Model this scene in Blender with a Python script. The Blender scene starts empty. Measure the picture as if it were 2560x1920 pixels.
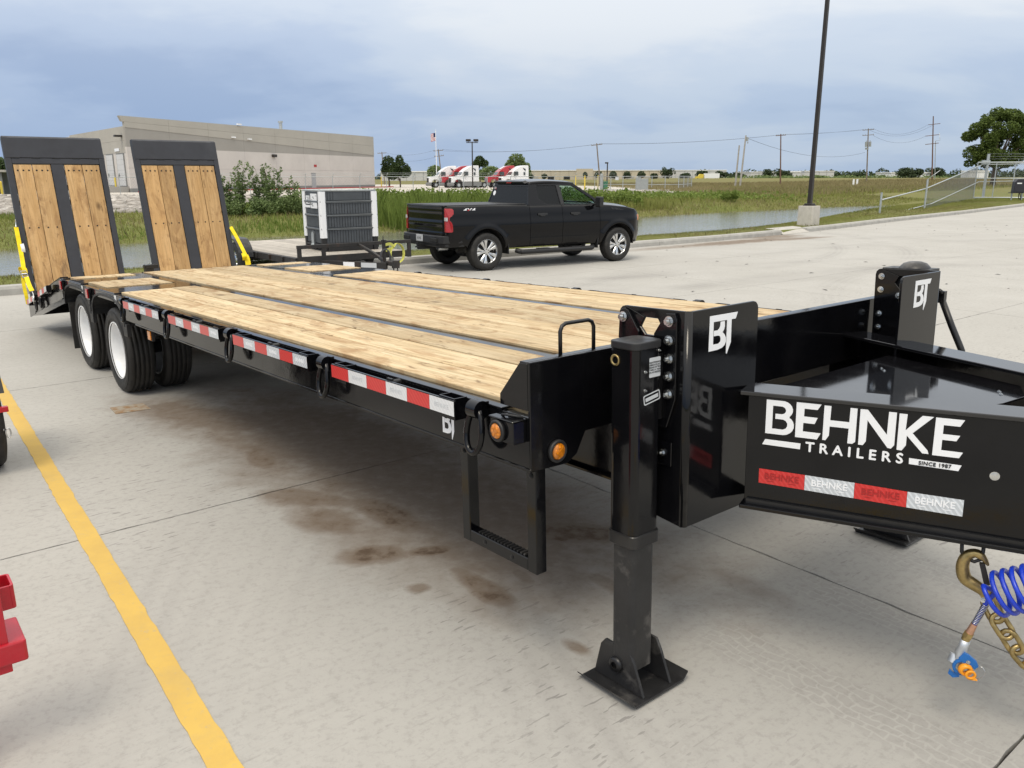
import bpy, bmesh, math, random
import numpy as np
from mathutils import Vector, Matrix
random.seed(7); rng = np.random.default_rng(7)
R = math.radians
scene = bpy.context.scene
COL = scene.collection
# ------------------------------------------------------------------ camera
cam_data = bpy.data.cameras.new("camera")
cam_data.sensor_width = 36.0
cam_data.lens = 28.378
cam_data.clip_start = 0.05
cam_data.clip_end = 9000.0
cam = bpy.data.objects.new("camera", cam_data)
COL.objects.link(cam)
cam.matrix_world = Matrix.Translation((0, 0, 1.9)) @ Matrix.Rotation(R(90 - 14.3214), 4, 'X') @ Matrix.Rotation(R(-0.1176), 4, 'Z')
scene.camera = cam
# ------------------------------------------------------------------ world: overcast sky over a Nishita base
SUN_EL, SUN_AZ = R(58), R(200)          # azimuth measured clockwise from +Y
world = bpy.data.worlds.new("World"); scene.world = world
world.use_nodes = True
wt = world.node_tree; wn = wt.nodes; wl = wt.links
for n in list(wn): wn.remove(n)
def W(t, **k):
    n = wn.new(t)
    for a, b in k.items(): setattr(n, a, b)
    return n
wo = W('ShaderNodeOutputWorld'); bg = W('ShaderNodeBackground'); bg.inputs['Strength'].default_value = 0.1
wl.new(bg.outputs[0], wo.inputs['Surface'])
sky = W('ShaderNodeTexSky', sky_type='NISHITA'); sky.sun_disc = False
sky.sun_elevation = SUN_EL; sky.sun_rotation = SUN_AZ; sky.air_density = 1.0; sky.dust_density = 1.2; sky.ozone_density = 2.0
tc = W('ShaderNodeTexCoord')
sep = W('ShaderNodeSeparateXYZ'); wl.new(tc.outputs['Generated'], sep.inputs[0])
def wmath(op, a, b=None, c=None, clamp=False):
    n = W('ShaderNodeMath', operation=op); n.use_clamp = clamp
    for i, v in enumerate((a, b, c)):
        if v is None: continue
        if isinstance(v, (int, float)): n.inputs[i].default_value = v
        else: wl.new(v, n.inputs[i])
    return n.outputs[0]
zc = wmath('MAXIMUM', sep.outputs['Z'], 0.0)
den = wmath('ADD', zc, 0.22)
cx = wmath('DIVIDE', sep.outputs['X'], den); cy = wmath('DIVIDE', sep.outputs['Y'], den)
cmb = W('ShaderNodeCombineXYZ'); wl.new(cx, cmb.inputs[0]); wl.new(cy, cmb.inputs[1])
def wnoise(scale, detail, rough, dist, off):
    m = W('ShaderNodeMapping'); m.inputs['Location'].default_value = off; m.inputs['Rotation'].default_value = (0, 0, 0.35)
    m.inputs['Scale'].default_value = (0.85, 1.0, 1.0)
    wl.new(cmb.outputs[0], m.inputs[0])
    n = W('ShaderNodeTexNoise'); n.inputs['Scale'].default_value = scale; n.inputs['Detail'].default_value = detail
    n.inputs['Roughness'].default_value = rough; n.inputs['Distortion'].default_value = dist
    wl.new(m.outputs[0], n.inputs['Vector']); return n.outputs[0]
def wramp(fac, stops):
    n = W('ShaderNodeValToRGB'); e = n.color_ramp.elements
    e[0].position, e[0].color = stops[0][0], (*stops[0][1], 1)
    e[1].position, e[1].color = stops[1][0], (*stops[1][1], 1)
    for p, c in stops[2:]:
        q = e.new(p); q.color = (*c, 1)
    n.color_ramp.interpolation = 'EASE'
    wl.new(fac, n.inputs[0]); return n.outputs[0]
big = wnoise(0.85, 6.0, 0.52, 0.35, (1.7, 4.2, 0))
fine = wnoise(3.2, 5.0, 0.55, 0.6, (6.1, -2.0, 3.0))
mixn = wmath('ADD', wmath('MULTIPLY', big, 0.84), wmath('MULTIPLY', fine, 0.16))
# brighter towards the east side of the view (thinner cloud), a deeper blue-grey bank low in the north-west
side = wmath('MULTIPLY', sep.outputs['X'], 0.13)
elev = wmath('MINIMUM', wmath('MAXIMUM', wmath('MULTIPLY', wmath('SUBTRACT', zc, 0.100), 1.3), -0.02), 0.12)
val = wmath('ADD', wmath('ADD', mixn, side), elev)
cloud = wramp(val, [(0.30, (3.2, 4.4, 6.7)), (0.43, (4.4, 5.6, 7.7)), (0.54, (5.8, 6.8, 8.3)), (0.68, (7.4, 8.0, 8.8))])
# overcast gradient: the deck of cloud is thinner and brighter overhead
grad = wmath('ADD', wmath('MULTIPLY', wmath('POWER', zc, 1.15), 1.9), 0.88)
wmixn = W('ShaderNodeMixRGB'); wl.new(wmath('MULTIPLY', wmath('POWER', zc, 0.9), 1.1, None, True), wmixn.inputs[0]); wl.new(cloud, wmixn.inputs[1]); wmixn.inputs[2].default_value = (7.9, 7.6, 7.0, 1)
vm = W('ShaderNodeVectorMath', operation='SCALE'); wl.new(wmixn.outputs[0], vm.inputs[0]); wl.new(grad, vm.inputs['Scale'])
# clear blue band right above the horizon
hz = wmath('SUBTRACT', 1.0, wmath('MULTIPLY', zc, 6.0), clamp=True)
hzf = wmath('MULTIPLY', hz, 0.50)
hmix = W('ShaderNodeMixRGB'); wl.new(hzf, hmix.inputs[0]); wl.new(vm.outputs[0], hmix.inputs[1])
hcol = wramp(wmath('ADD', wmath('MULTIPLY', sep.outputs['X'], 0.75), 0.45), [(0.0, (2.6, 4.1, 7.2)), (1.0, (5.2, 6.4, 7.9))])
wl.new(hcol, hmix.inputs[2])
smix = W('ShaderNodeMixRGB'); smix.inputs[0].default_value = 0.9
wl.new(sky.outputs[0], smix.inputs[1]); wl.new(hmix.outputs[0], smix.inputs[2])
wl.new(smix.outputs[0], bg.inputs['Color'])
world.cycles.sampling_method = 'MANUAL'; world.cycles.sample_map_resolution = 512
# ------------------------------------------------------------------ sun (veiled)
sd = bpy.data.lights.new("sun", 'SUN'); sd.energy = 1.5; sd.angle = R(20); sd.color = (1.0, 0.90, 0.74)
so = bpy.data.objects.new("sun", sd); COL.objects.link(so)
sdir = Vector((math.sin(SUN_AZ) * math.cos(SUN_EL), math.cos(SUN_AZ) * math.cos(SUN_EL), math.sin(SUN_EL)))
so.rotation_euler = sdir.to_track_quat('Z', 'Y').to_euler(); so.location = (0, 0, 40)
vs = scene.view_settings
vs.view_transform = 'Standard'; vs.look = 'None'; vs.exposure = 0.0; vs.gamma = 1.0; vs.use_curve_mapping = False
scene.cycles.max_bounces = 8; scene.cycles.transparent_max_bounces = 12
scene.cycles.use_denoising = True

# ------------------------------------------------------------------ materials
class NT:
    def __init__(s, m): s.m = m; s.t = m.node_tree; s.n = s.t.nodes; s.l = s.t.links
    def new(s, t, **k):
        n = s.n.new(t)
        for a, b in k.items(): setattr(n, a, b)
        return n
    def put(s, sock, v):
        if isinstance(v, (int, float)): sock.default_value = v
        elif isinstance(v, (tuple, list)):
            sock.default_value = (*v, 1.0) if (len(v) == 3 and sock.type == 'RGBA') else v
        else: s.l.new(v, sock)
    def math(s, op, a, b=0.0, c=None, clamp=False):
        n = s.new('ShaderNodeMath', operation=op); n.use_clamp = clamp
        s.put(n.inputs[0], a); s.put(n.inputs[1], b)
        if c is not None: s.put(n.inputs[2], c)
        return n.outputs[0]
    def mix(s, f, a, b, mode='MIX'):
        n = s.new('ShaderNodeMixRGB', blend_type=mode); s.put(n.inputs[0], f); s.put(n.inputs[1], a); s.put(n.inputs[2], b); return n.outputs[0]
    def noise(s, vec, scale, detail=4.0, rough=0.55, dist=0.0):
        n = s.new('ShaderNodeTexNoise'); n.inputs['Scale'].default_value = scale; n.inputs['Detail'].default_value = detail
        n.inputs['Roughness'].default_value = rough; n.inputs['Distortion'].default_value = dist
        if vec is not None: s.l.new(vec, n.inputs['Vector'])
        return n.outputs[0]
    def mapping(s, vec, loc=(0, 0, 0), rot=(0, 0, 0), scale=(1, 1, 1)):
        n = s.new('ShaderNodeMapping'); n.inputs['Location'].default_value = loc; n.inputs['Rotation'].default_value = rot; n.inputs['Scale'].default_value = scale
        s.l.new(vec, n.inputs[0]); return n.outputs[0]
    def ramp(s, f, stops, interp='LINEAR'):
        n = s.new('ShaderNodeValToRGB'); e = n.color_ramp.elements; n.color_ramp.interpolation = interp
        cc = lambda c: (c, c, c, 1) if isinstance(c, (int, float)) else (*c, 1)
        e[0].position, e[0].color = stops[0][0], cc(stops[0][1])
        e[1].position, e[1].color = stops[1][0], cc(stops[1][1])
        for p, c in stops[2:]:
            q = e.new(p); q.color = cc(c)
        s.l.new(f, n.inputs[0]); return n.outputs[0]
    def bump(s, h, strength=0.3, dist=0.01, normal=None):
        n = s.new('ShaderNodeBump'); n.inputs['Strength'].default_value = strength; n.inputs['Distance'].default_value = dist
        s.l.new(h, n.inputs['Height'])
        if normal is not None: s.l.new(normal, n.inputs['Normal'])
        return n.outputs[0]
    def pos(s): return s.new('ShaderNodeNewGeometry').outputs['Position']
    def obj(s): return s.new('ShaderNodeTexCoord').outputs['Object']
    def rand(s): return s.new('ShaderNodeObjectInfo').outputs['Random']
MATS = {}
def base(name, col=(0.5, 0.5, 0.5), rough=0.5, metal=0.0, spec=0.5, coat=0.0, coat_rough=0.05):
    m = bpy.data.materials.new(name); m.use_nodes = True
    t = NT(m); b = t.n['Principled BSDF']
    b.inputs['Base Color'].default_value = (*col, 1); b.inputs['Roughness'].default_value = rough
    b.inputs['Metallic'].default_value = metal; b.inputs['Specular IOR Level'].default_value = spec
    b.inputs['Coat Weight'].default_value = coat; b.inputs['Coat Roughness'].default_value = coat_rough
    MATS[name] = m
    return m, t, b
def worn(name, col, rough=0.5, metal=0.0, coat=0.0, var=0.12, scale=6.0, dirt=None, dirt_amt=0.0, bump=0.0, bscale=60.0, spec=0.5):
    """a base with mottled colour, roughness breakup, optional dirt patches and fine relief"""
    m, t, b = base(name, col, rough, metal, spec, coat)
    o = t.obj()
    n1 = t.noise(o, scale, 6, 0.6)
    c = t.mix(t.ramp(n1, [(0.3, 0.0), (0.7, 1.0)]), tuple(x * (1 - var) for x in col), tuple(min(1, x * (1 + var)) for x in col))
    if dirt is not None:
        n2 = t.noise(t.mapping(o, loc=(3.1, 7.7, 1.3)), scale * 0.7, 8, 0.68)
        c = t.mix(t.ramp(n2, [(0.55, 0.0), (0.75, dirt_amt)]), c, dirt)
    t.put(b.inputs['Base Color'], c)
    t.put(b.inputs['Roughness'], t.ramp(t.noise(o, scale * 2.3, 5, 0.6), [(0.25, max(0.03, rough * 0.75)), (0.8, min(1.0, rough * 1.3))]))
    if bump > 0: t.put(b.inputs['Normal'], t.bump(t.noise(o, bscale, 4, 0.6), bump, 0.004))
    return m
# glossy black trailer enamel with faint orange peel
def black_enamel():
    m, t, b = base("black_enamel", (0.004, 0.004, 0.005), 0.10, 0, 0.36, 0.0)
    o = t.obj()
    n = t.noise(o, 3.0, 6, 0.6)
    t.put(b.inputs['Base Color'], t.mix(t.ramp(n, [(0.45, 0.0), (0.8, 1.0)]), (0.0030, 0.0031, 0.0040), (0.007, 0.007, 0.008)))
    t.put(b.inputs['Roughness'], t.ramp(t.noise(o, 7.0, 6, 0.65), [(0.35, 0.05), (0.80, 0.22)]))
    t.put(b.inputs['Normal'], t.bump(t.noise(o, 55.0, 3, 0.5), 0.05, 0.003))
    return m
M_BLK = black_enamel()
M_GLOSS = worn("fresh_gloss_black", (0.005, 0.005, 0.006), 0.07, var=0.2, scale=3, dirt=(0.03, 0.03, 0.032), dirt_amt=0.5, spec=0.85)
M_BLK2 = worn("black_satin_paint", (0.009, 0.009, 0.010), 0.34, var=0.3, scale=5, dirt=(0.10, 0.095, 0.085), dirt_amt=0.16, bump=0.08, bscale=120)
M_RAMP = worn("ramp_primer_black", (0.026, 0.028, 0.036), 0.55, var=0.12, scale=3, dirt=(0.08, 0.08, 0.085), dirt_amt=0.25, bump=0.1, bscale=90)
M_DUSTBLK = worn("dusty_black_steel", (0.016, 0.016, 0.017), 0.42, var=0.3, scale=9, dirt=(0.22, 0.205, 0.19), dirt_amt=0.5, bump=0.15, bscale=140)
M_OLDBLK = worn("old_rusty_black_steel", (0.018, 0.016, 0.015), 0.6, var=0.3, scale=6, dirt=(0.10, 0.045, 0.022), dirt_amt=0.55, bump=0.25, bscale=70)
def wood(name, light, dark, stain, axis=0, contrast=1.0):
    m, t, b = base(name, light, 0.72, 0, 0.25)
    o = t.obj(); r = t.rand()
    off = t.new('ShaderNodeCombineXYZ'); t.l.new(t.math('MULTIPLY', r, 37.0), off.inputs[0]); t.l.new(t.math('MULTIPLY', r, 91.0), off.inputs[1]); t.l.new(t.math('MULTIPLY', r, 13.0), off.inputs[2])
    va = t.new('ShaderNodeVectorMath', operation='ADD'); t.l.new(o, va.inputs[0]); t.l.new(off.outputs[0], va.inputs[1])
    v = va.outputs[0]
    st = [1, 1, 1]
    sc = lambda k: tuple((k if i == axis else 1.0) for i in range(3))
    grain = t.noise(t.mapping(v, scale=sc(0.045)), 42.0, 7, 0.65, 0.6)
    broad = t.noise(t.mapping(v, scale=sc(0.16)), 6.5, 5, 0.6, 1.2)
    blot = t.noise(t.mapping(v, scale=sc(0.42)), 6.5, 7, 0.68, 0.9)
    knots = t.new('ShaderNodeTexVoronoi'); knots.inputs['Scale'].default_value = 2.3; knots.feature = 'F1'
    t.l.new(t.mapping(v, scale=sc(0.55)), knots.inputs['Vector'])
    saw = t.noise(t.mapping(v, scale=tuple((1.0 if i == axis else 0.05) for i in range(3))), 110.0, 3, 0.7)
    c = t.mix(t.ramp(broad, [(0.3, 0.0), (0.72, 1.0)]), light, dark)
    c = t.mix(t.ramp(grain, [(0.42, 0.0), (0.66, 0.62 * contrast)]), c, tuple(x * 0.62 for x in dark))
    c = t.mix(t.ramp(blot, [(0.50, 0.0), (0.62, 0.50 * contrast), (0.76, 0.85 * contrast)]), c, stain)
    c = t.mix(t.ramp(knots.outputs['Distance'], [(0.035, 0.85), (0.10, 0.0)]), c, tuple(x * 0.35 for x in stain))
    c = t.mix(t.ramp(saw, [(0.55, 0.0), (0.8, 0.22)]), c, tuple(x * 0.75 for x in dark))
    fk = t.noise(t.mapping(v, loc=(2, 8, 4), scale=sc(0.28)), 24.0, 3, 0.6, 0.4)
    c = t.mix(t.ramp(fk, [(0.62, 0.0), (0.70, 0.6 * contrast)]), c, tuple(x * 0.55 for x in stain))
    dk = t.noise(t.mapping(v, loc=(5, 2, 9), scale=sc(0.22)), 3.2, 6, 0.66, 0.5)
    c = t.mix(t.ramp(dk, [(0.66, 0.0), (0.74, 0.7)]), c, (0.05, 0.045, 0.045))
    tint = t.new('ShaderNodeHueSaturation'); t.l.new(c, tint.inputs['Color'])
    t.l.new(t.math('ADD', t.math('MULTIPLY', r, 0.30), 0.84), tint.inputs['Value'])
    t.put(b.inputs['Base Color'], tint.outputs[0])
    h = t.math('ADD', grain, t.math('MULTIPLY', saw, 0.6))
    t.put(b.inputs['Normal'], t.bump(h, 0.5, 0.003))
    return m
M_WOOD = wood("rough_sawn_deck_wood", (0.61, 0.50, 0.33), (0.52, 0.385, 0.215), (0.30, 0.175, 0.080), 0, 1.3)
M_OAK = wood("oak_ramp_wood", (0.60, 0.40, 0.20), (0.47, 0.285, 0.12), (0.22, 0.115, 0.050), 2, 0.9)
M_OLDWOOD = wood("weathered_grey_wood", (0.52, 0.48, 0.42), (0.38, 0.35, 0.31), (0.24, 0.21, 0.19), 1)
M_BARK = worn("bark", (0.10, 0.075, 0.055), 0.9, var=0.35, scale=4, bump=0.6, bscale=14)
M_RUBBER = worn("tyre_rubber", (0.022, 0.021, 0.020), 0.62, var=0.25, scale=8, dirt=(0.10, 0.09, 0.075), dirt_amt=0.30, bump=0.2, bscale=90, spec=0.35)
M_WHITE = worn("white_rim_paint", (0.78, 0.79, 0.80), 0.32, var=0.05, scale=9, dirt=(0.5, 0.48, 0.44), dirt_amt=0.3)
M_ZINC = worn("zinc_plated_steel", (0.62, 0.63, 0.63), 0.22, metal=1.0, var=0.2, scale=30)
M_GALV = worn("galvanised_steel", (0.46, 0.49, 0.50), 0.45, metal=0.65, var=0.15, scale=12)
M_MESHWIRE = worn("dull_mesh_wire", (0.20, 0.21, 0.215), 0.6, metal=0.4, var=0.15, scale=4)
M_BRASS = worn("yellow_zinc_steel", (0.40, 0.30, 0.13), 0.36, metal=0.9, var=0.35, scale=30, dirt=(0.16, 0.09, 0.045), dirt_amt=0.4)
M_COPPER = worn("copper_fitting", (0.62, 0.36, 0.24), 0.4, metal=0.8, var=0.2, scale=40)
M_CHROME = worn("polished_alloy", (0.72, 0.73, 0.74), 0.16, metal=1.0, var=0.08, scale=20)
M_ALU = worn("cast_aluminium", (0.60, 0.63, 0.66), 0.45, metal=0.8, var=0.15, scale=40)
def lens(name, col, rough=0.18):
    m, t, b = base(name, col, rough, 0, 0.5, 0.5)
    o = t.obj()
    vz = t.new('ShaderNodeTexVoronoi'); vz.inputs['Scale'].default_value = 90.0; t.l.new(o, vz.inputs['Vector'])
    t.put(b.inputs['Base Color'], t.mix(t.ramp(vz.outputs['Distance'], [(0.1, 0.0), (0.6, 1.0)]), col, tuple(x * 0.55 for x in col)))
    t.put(b.inputs['Normal'], t.bump(vz.outputs['Distance'], 0.25, 0.002))
    return m
M_AMBER = lens("amber_lens", (0.85, 0.27, 0.012))
M_REDLENS = lens("red_lens", (0.50, 0.012, 0.016))
M_CLEARLENS = lens("clear_lens", (0.75, 0.72, 0.72))
def tape(name, col, pat):
    m, t, b = base(name, col, 0.28, 0, 0.5, 0.4)
    o = t.obj()
    # tread-plate print: two crossed families of short dashes
    a = t.new('ShaderNodeTexWave'); a.bands_direction = 'DIAGONAL'; a.inputs['Scale'].default_value = 26; a.inputs['Distortion'].default_value = 2.0; t.l.new(o, a.inputs['Vector'])
    n = t.noise(o, 160, 2, 0.5)
    c = t.mix(t.math('MULTIPLY', t.ramp(a.outputs['Fac'], [(0.5, 0.0), (0.8, 1.0)]), pat), col, tuple(min(1, x * 1.25 + 0.04) for x in col))
    c = t.mix(t.ramp(n, [(0.55, 0.0), (0.8, 0.25)]), c, tuple(x * 0.75 for x in col))
    t.put(b.inputs['Base Color'], c)
    return m
M_RED = tape("red_reflective_tape", (0.55, 0.018, 0.016), 0.35)
M_SIL = tape("silver_reflective_tape", (0.50, 0.53, 0.56), 0.9)
M_WTAPE = tape("white_reflective_tape", (0.66, 0.67, 0.68), 0.25)
M_DECAL = worn("white_vinyl", (0.82, 0.83, 0.85), 0.35, var=0.02, scale=3)
M_DECALGREY = worn("grey_vinyl", (0.52, 0.54, 0.56), 0.4, var=0.04, scale=8)
M_DECALRED = worn("dark_red_vinyl", (0.36, 0.014, 0.014), 0.35, var=0.05, scale=8)
M_DECALBLK = worn("black_vinyl", (0.02, 0.02, 0.02), 0.4, var=0.1, scale=8)
M_REDPAINT = worn("red_enamel", (0.42, 0.010, 0.022), 0.22, var=0.1, scale=5, dirt=(0.30, 0.10, 0.10), dirt_amt=0.25, bump=0.06, bscale=80)
def webbing(name, col):
    m, t, b = base(name, col, 0.65, 0, 0.3)
    o = t.obj()
    w = t.new('ShaderNodeTexWave'); w.inputs['Scale'].default_value = 55; w.inputs['Distortion'].default_value = 0.6; t.l.new(o, w.inputs['Vector'])
    n = t.noise(o, 14, 5, 0.6)
    t.put(b.inputs['Base Color'], t.mix(t.ramp(n, [(0.4, 0.0), (0.75, 1.0)]), col, tuple(x * 0.72 for x in col)))
    t.put(b.inputs['Normal'], t.bump(w.outputs['Fac'], 0.35, 0.002))
    return m
M_YELLOW = webbing("yellow_webbing", (0.86, 0.66, 0.01))
M_OLDYELLOW = webbing("faded_yellow_webbing", (0.66, 0.66, 0.16))
M_BLUEHOSE = worn("blue_nylon_hose", (0.012, 0.045, 0.50), 0.26, var=0.1, scale=14)
M_BLUEPLAS = worn("blue_plastic", (0.012, 0.13, 0.42), 0.3, var=0.1, scale=30)
M_ORANGE = worn("orange_plastic", (0.88, 0.34, 0.015), 0.4, var=0.08, scale=30)
M_CONC2 = worn("lamp_base_concrete", (0.50, 0.47, 0.42), 0.85, var=0.10, scale=5, dirt=(0.25, 0.22, 0.18), dirt_amt=0.5, bump=0.3, bscale=40)
M_KERB = worn("kerb_concrete", (0.36, 0.35, 0.325), 0.88, var=0.14, scale=3.5, dirt=(0.20, 0.18, 0.155), dirt_amt=0.6, bump=0.35, bscale=45)
M_BRONZE = worn("bronze_pole_paint", (0.022, 0.017, 0.014), 0.45, var=0.15, scale=4)
M_UPOLE = worn("weathered_pole_wood", (0.20, 0.165, 0.135), 0.9, var=0.25, scale=1.5)
M_UPOLE2 = worn("brown_pole_wood", (0.15, 0.085, 0.060), 0.9, var=0.25, scale=1.5)
M_UPOLE3 = worn("pale_pole_wood", (0.34, 0.325, 0.30), 0.9, var=0.2, scale=1.5)
M_WIRE = worn("dark_cable", (0.06, 0.062, 0.07), 0.7, var=0.1, scale=2)
M_GREYBOX = worn("grey_cabinet_paint", (0.30, 0.32, 0.32), 0.55, var=0.1, scale=3)
M_GREEN = worn("green_plastic", (0.03, 0.16, 0.09), 0.5, var=0.1, scale=3)
M_YPAINT = worn("bollard_yellow_paint", (0.66, 0.50, 0.06), 0.55, var=0.12, scale=3)
M_TAN = worn("tan_wall_paint", (0.50, 0.44, 0.34), 0.85, var=0.06, scale=0.05)
M_PALEWALL = worn("pale_metal_wall", (0.55, 0.55, 0.54), 0.7, var=0.08, scale=0.06)
M_ROOFWHITE = worn("white_roof_membrane", (0.80, 0.80, 0.80), 0.6, var=0.04, scale=0.1)
M_WALLLOW = worn("pale_grey_panel_paint", (0.55, 0.515, 0.485), 0.9, var=0.07, scale=0.25, dirt=(0.36, 0.34, 0.325), dirt_amt=0.3)
M_WALLMID = worn("mid_grey_panel_paint", (0.315, 0.30, 0.275), 0.9, var=0.06, scale=0.25)
M_WALLTOP = worn("warm_grey_panel_paint", (0.39, 0.37, 0.33), 0.9, var=0.06, scale=0.25)
M_WALLBASE = worn("dark_grey_plinth_paint", (0.20, 0.205, 0.205), 0.9, var=0.08, scale=0.3)
M_REDKERB = worn("red_kerb_paint", (0.36, 0.03, 0.035), 0.75, var=0.15, scale=1)
M_DOORGREY = worn("grey_door_paint", (0.34, 0.345, 0.36), 0.6, var=0.06, scale=0.6)
M_DOCK = worn("dock_door_white", (0.56, 0.56, 0.56), 0.55, var=0.05, scale=0.6)
M_DARK = worn("dark_void", (0.012, 0.012, 0.012), 0.9, var=0.2, scale=4)
M_PLASTIC = worn("black_textured_plastic", (0.013, 0.013, 0.014), 0.5, var=0.15, scale=12, bump=0.2, bscale=200)
M_BOXPLASTIC = worn("dark_operator_plastic", (0.022, 0.021, 0.027), 0.4, var=0.15, scale=6)
def car_paint(name, col, dust):
    m, t, b = base(name, col, 0.10, 0, 0.30, 0.0)
    p = t.obj()
    n = t.noise(p, 3.0, 6, 0.6)
    sp = t.new('ShaderNodeSeparateXYZ'); t.l.new(p, sp.inputs[0])
    low = t.ramp(t.math('ADD', sp.outputs['Z'], t.math('MULTIPLY', n, 0.25)), [(0.55, 1.0), (0.85, 0.0)])
    t.put(b.inputs['Base Color'], t.mix(t.math('MULTIPLY', low, dust), col, (0.10, 0.09, 0.075)))
    t.put(b.inputs['Roughness'], t.ramp(n, [(0.3, 0.06), (0.75, 0.14)]))
    return m
M_CAR = car_paint("black_car_paint", (0.003, 0.003, 0.004), 0.10)
M_TRUCKWHITE = worn("white_truck_paint", (0.78, 0.78, 0.78), 0.3, coat=0.6, var=0.03, scale=0.5)
M_TRUCKRED = worn("red_truck_paint", (0.42, 0.018, 0.028), 0.3, coat=0.6, var=0.06, scale=0.5)
def glass(name, tint, alpha):
    m = bpy.data.materials.new(name); m.use_nodes = True; t = NT(m)
    for n in list(t.n): t.n.remove(n)
    out = t.new('ShaderNodeOutputMaterial'); mx = t.new('ShaderNodeMixShader'); tr = t.new('ShaderNodeBsdfTransparent'); gl = t.new('ShaderNodeBsdfPrincipled')
    tr.inputs[0].default_value = (*tint, 1)
    gl.inputs['Base Color'].default_value = (0.004, 0.005, 0.006, 1); gl.inputs['Roughness'].default_value = 0.03
    nz = t.noise(t.obj(), 1.5, 3, 0.5)
    t.l.new(t.bump(nz, 0.05, 0.01), gl.inputs['Normal'])
    fr = t.new('ShaderNodeLayerWeight'); fr.inputs[0].default_value = 0.5
    f = t.math('ADD', t.math('MULTIPLY', t.math('POWER', fr.outputs['Facing'], 3.5), 0.55), 1 - alpha, clamp=True)
    t.l.new(f, mx.inputs[0]); t.l.new(tr.outputs[0], mx.inputs[1]); t.l.new(gl.outputs[0], mx.inputs[2])
    t.l.new(mx.outputs[0], out.inputs[0]); MATS[name] = m
    return m
M_GLASS = glass("tinted_side_glass", (0.84, 0.93, 0.90), 0.95)
M_PRIVACY = glass("privacy_glass", (0.10, 0.11, 0.12), 0.45)
M_DARKGLASS = worn("dark_truck_glass", (0.03, 0.04, 0.045), 0.08, var=0.2, scale=1)
M_INTERIOR = worn("cab_interior", (0.05, 0.05, 0.052), 0.8, var=0.2, scale=6)

# concrete of the lot -------------------------------------------------------------------
DJ = (math.cos(R(39.3)), math.sin(R(39.3))); DN = (-DJ[1], DJ[0])
STAINS = [  # x, y, along, across, angle, strength
    (-2.45, 6.35, 0.85, 0.30, -28, 0.75), (-2.0, 5.75, 0.55, 0.20, -45, 0.6), (-1.75, 5.35, 0.24, 0.10, -60, 0.85), (-1.25, 4.62, 0.30, 0.13, -20, 0.8),
    (-1.05, 4.30, 0.26, 0.14, -35, 0.85), (-0.72, 4.38, 0.33, 0.12, -50, 0.95), (-0.70, 3.86, 0.17, 0.11, 10, 1.0), (-0.44, 3.90, 0.12, 0.06, 15, 1.0),
    (-0.15, 3.52, 0.22, 0.07, -50, 0.95), (-0.45, 3.50, 0.05, 0.04, 0, 0.8), (0.05, 3.62, 0.12, 0.05, -60, 0.7), (0.34, 4.12, 0.26, 0.14, -10, 0.95),
    (-0.35, 4.70, 1.35, 0.50, -46, 0.66), (-1.3, 5.65, 1.7, 0.62, -50, 0.70), (-0.15, 4.05, 0.75, 0.42, -50, 0.62), (0.26, 3.0, 0.06, 0.03, -50, 0.7), (0.45, 3.55, 0.15, 0.06, -55, 0.55),
    (1.1, 3.55, 0.20, 0.08, -50, 0.35), (-0.55, 4.1, 0.5, 0.35, -45, 0.5), (-3.4, 9.1, 0.6, 0.2, 30, 0.30), (-3.05, 9.9, 0.4, 0.14, 30, 0.30),
    (7.0, 24.95, 2.6, 0.38, 39, 0.85), (4.6, 23.05, 1.6, 0.28, 39, 0.5), (8.9, 26.0, 1.5, 0.25, 33, 0.75), (8.6, 27.0, 1.2, 0.5, 40, 0.7), (-0.3, 19.4, 2.2, 0.25, 38, 0.25)]
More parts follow.
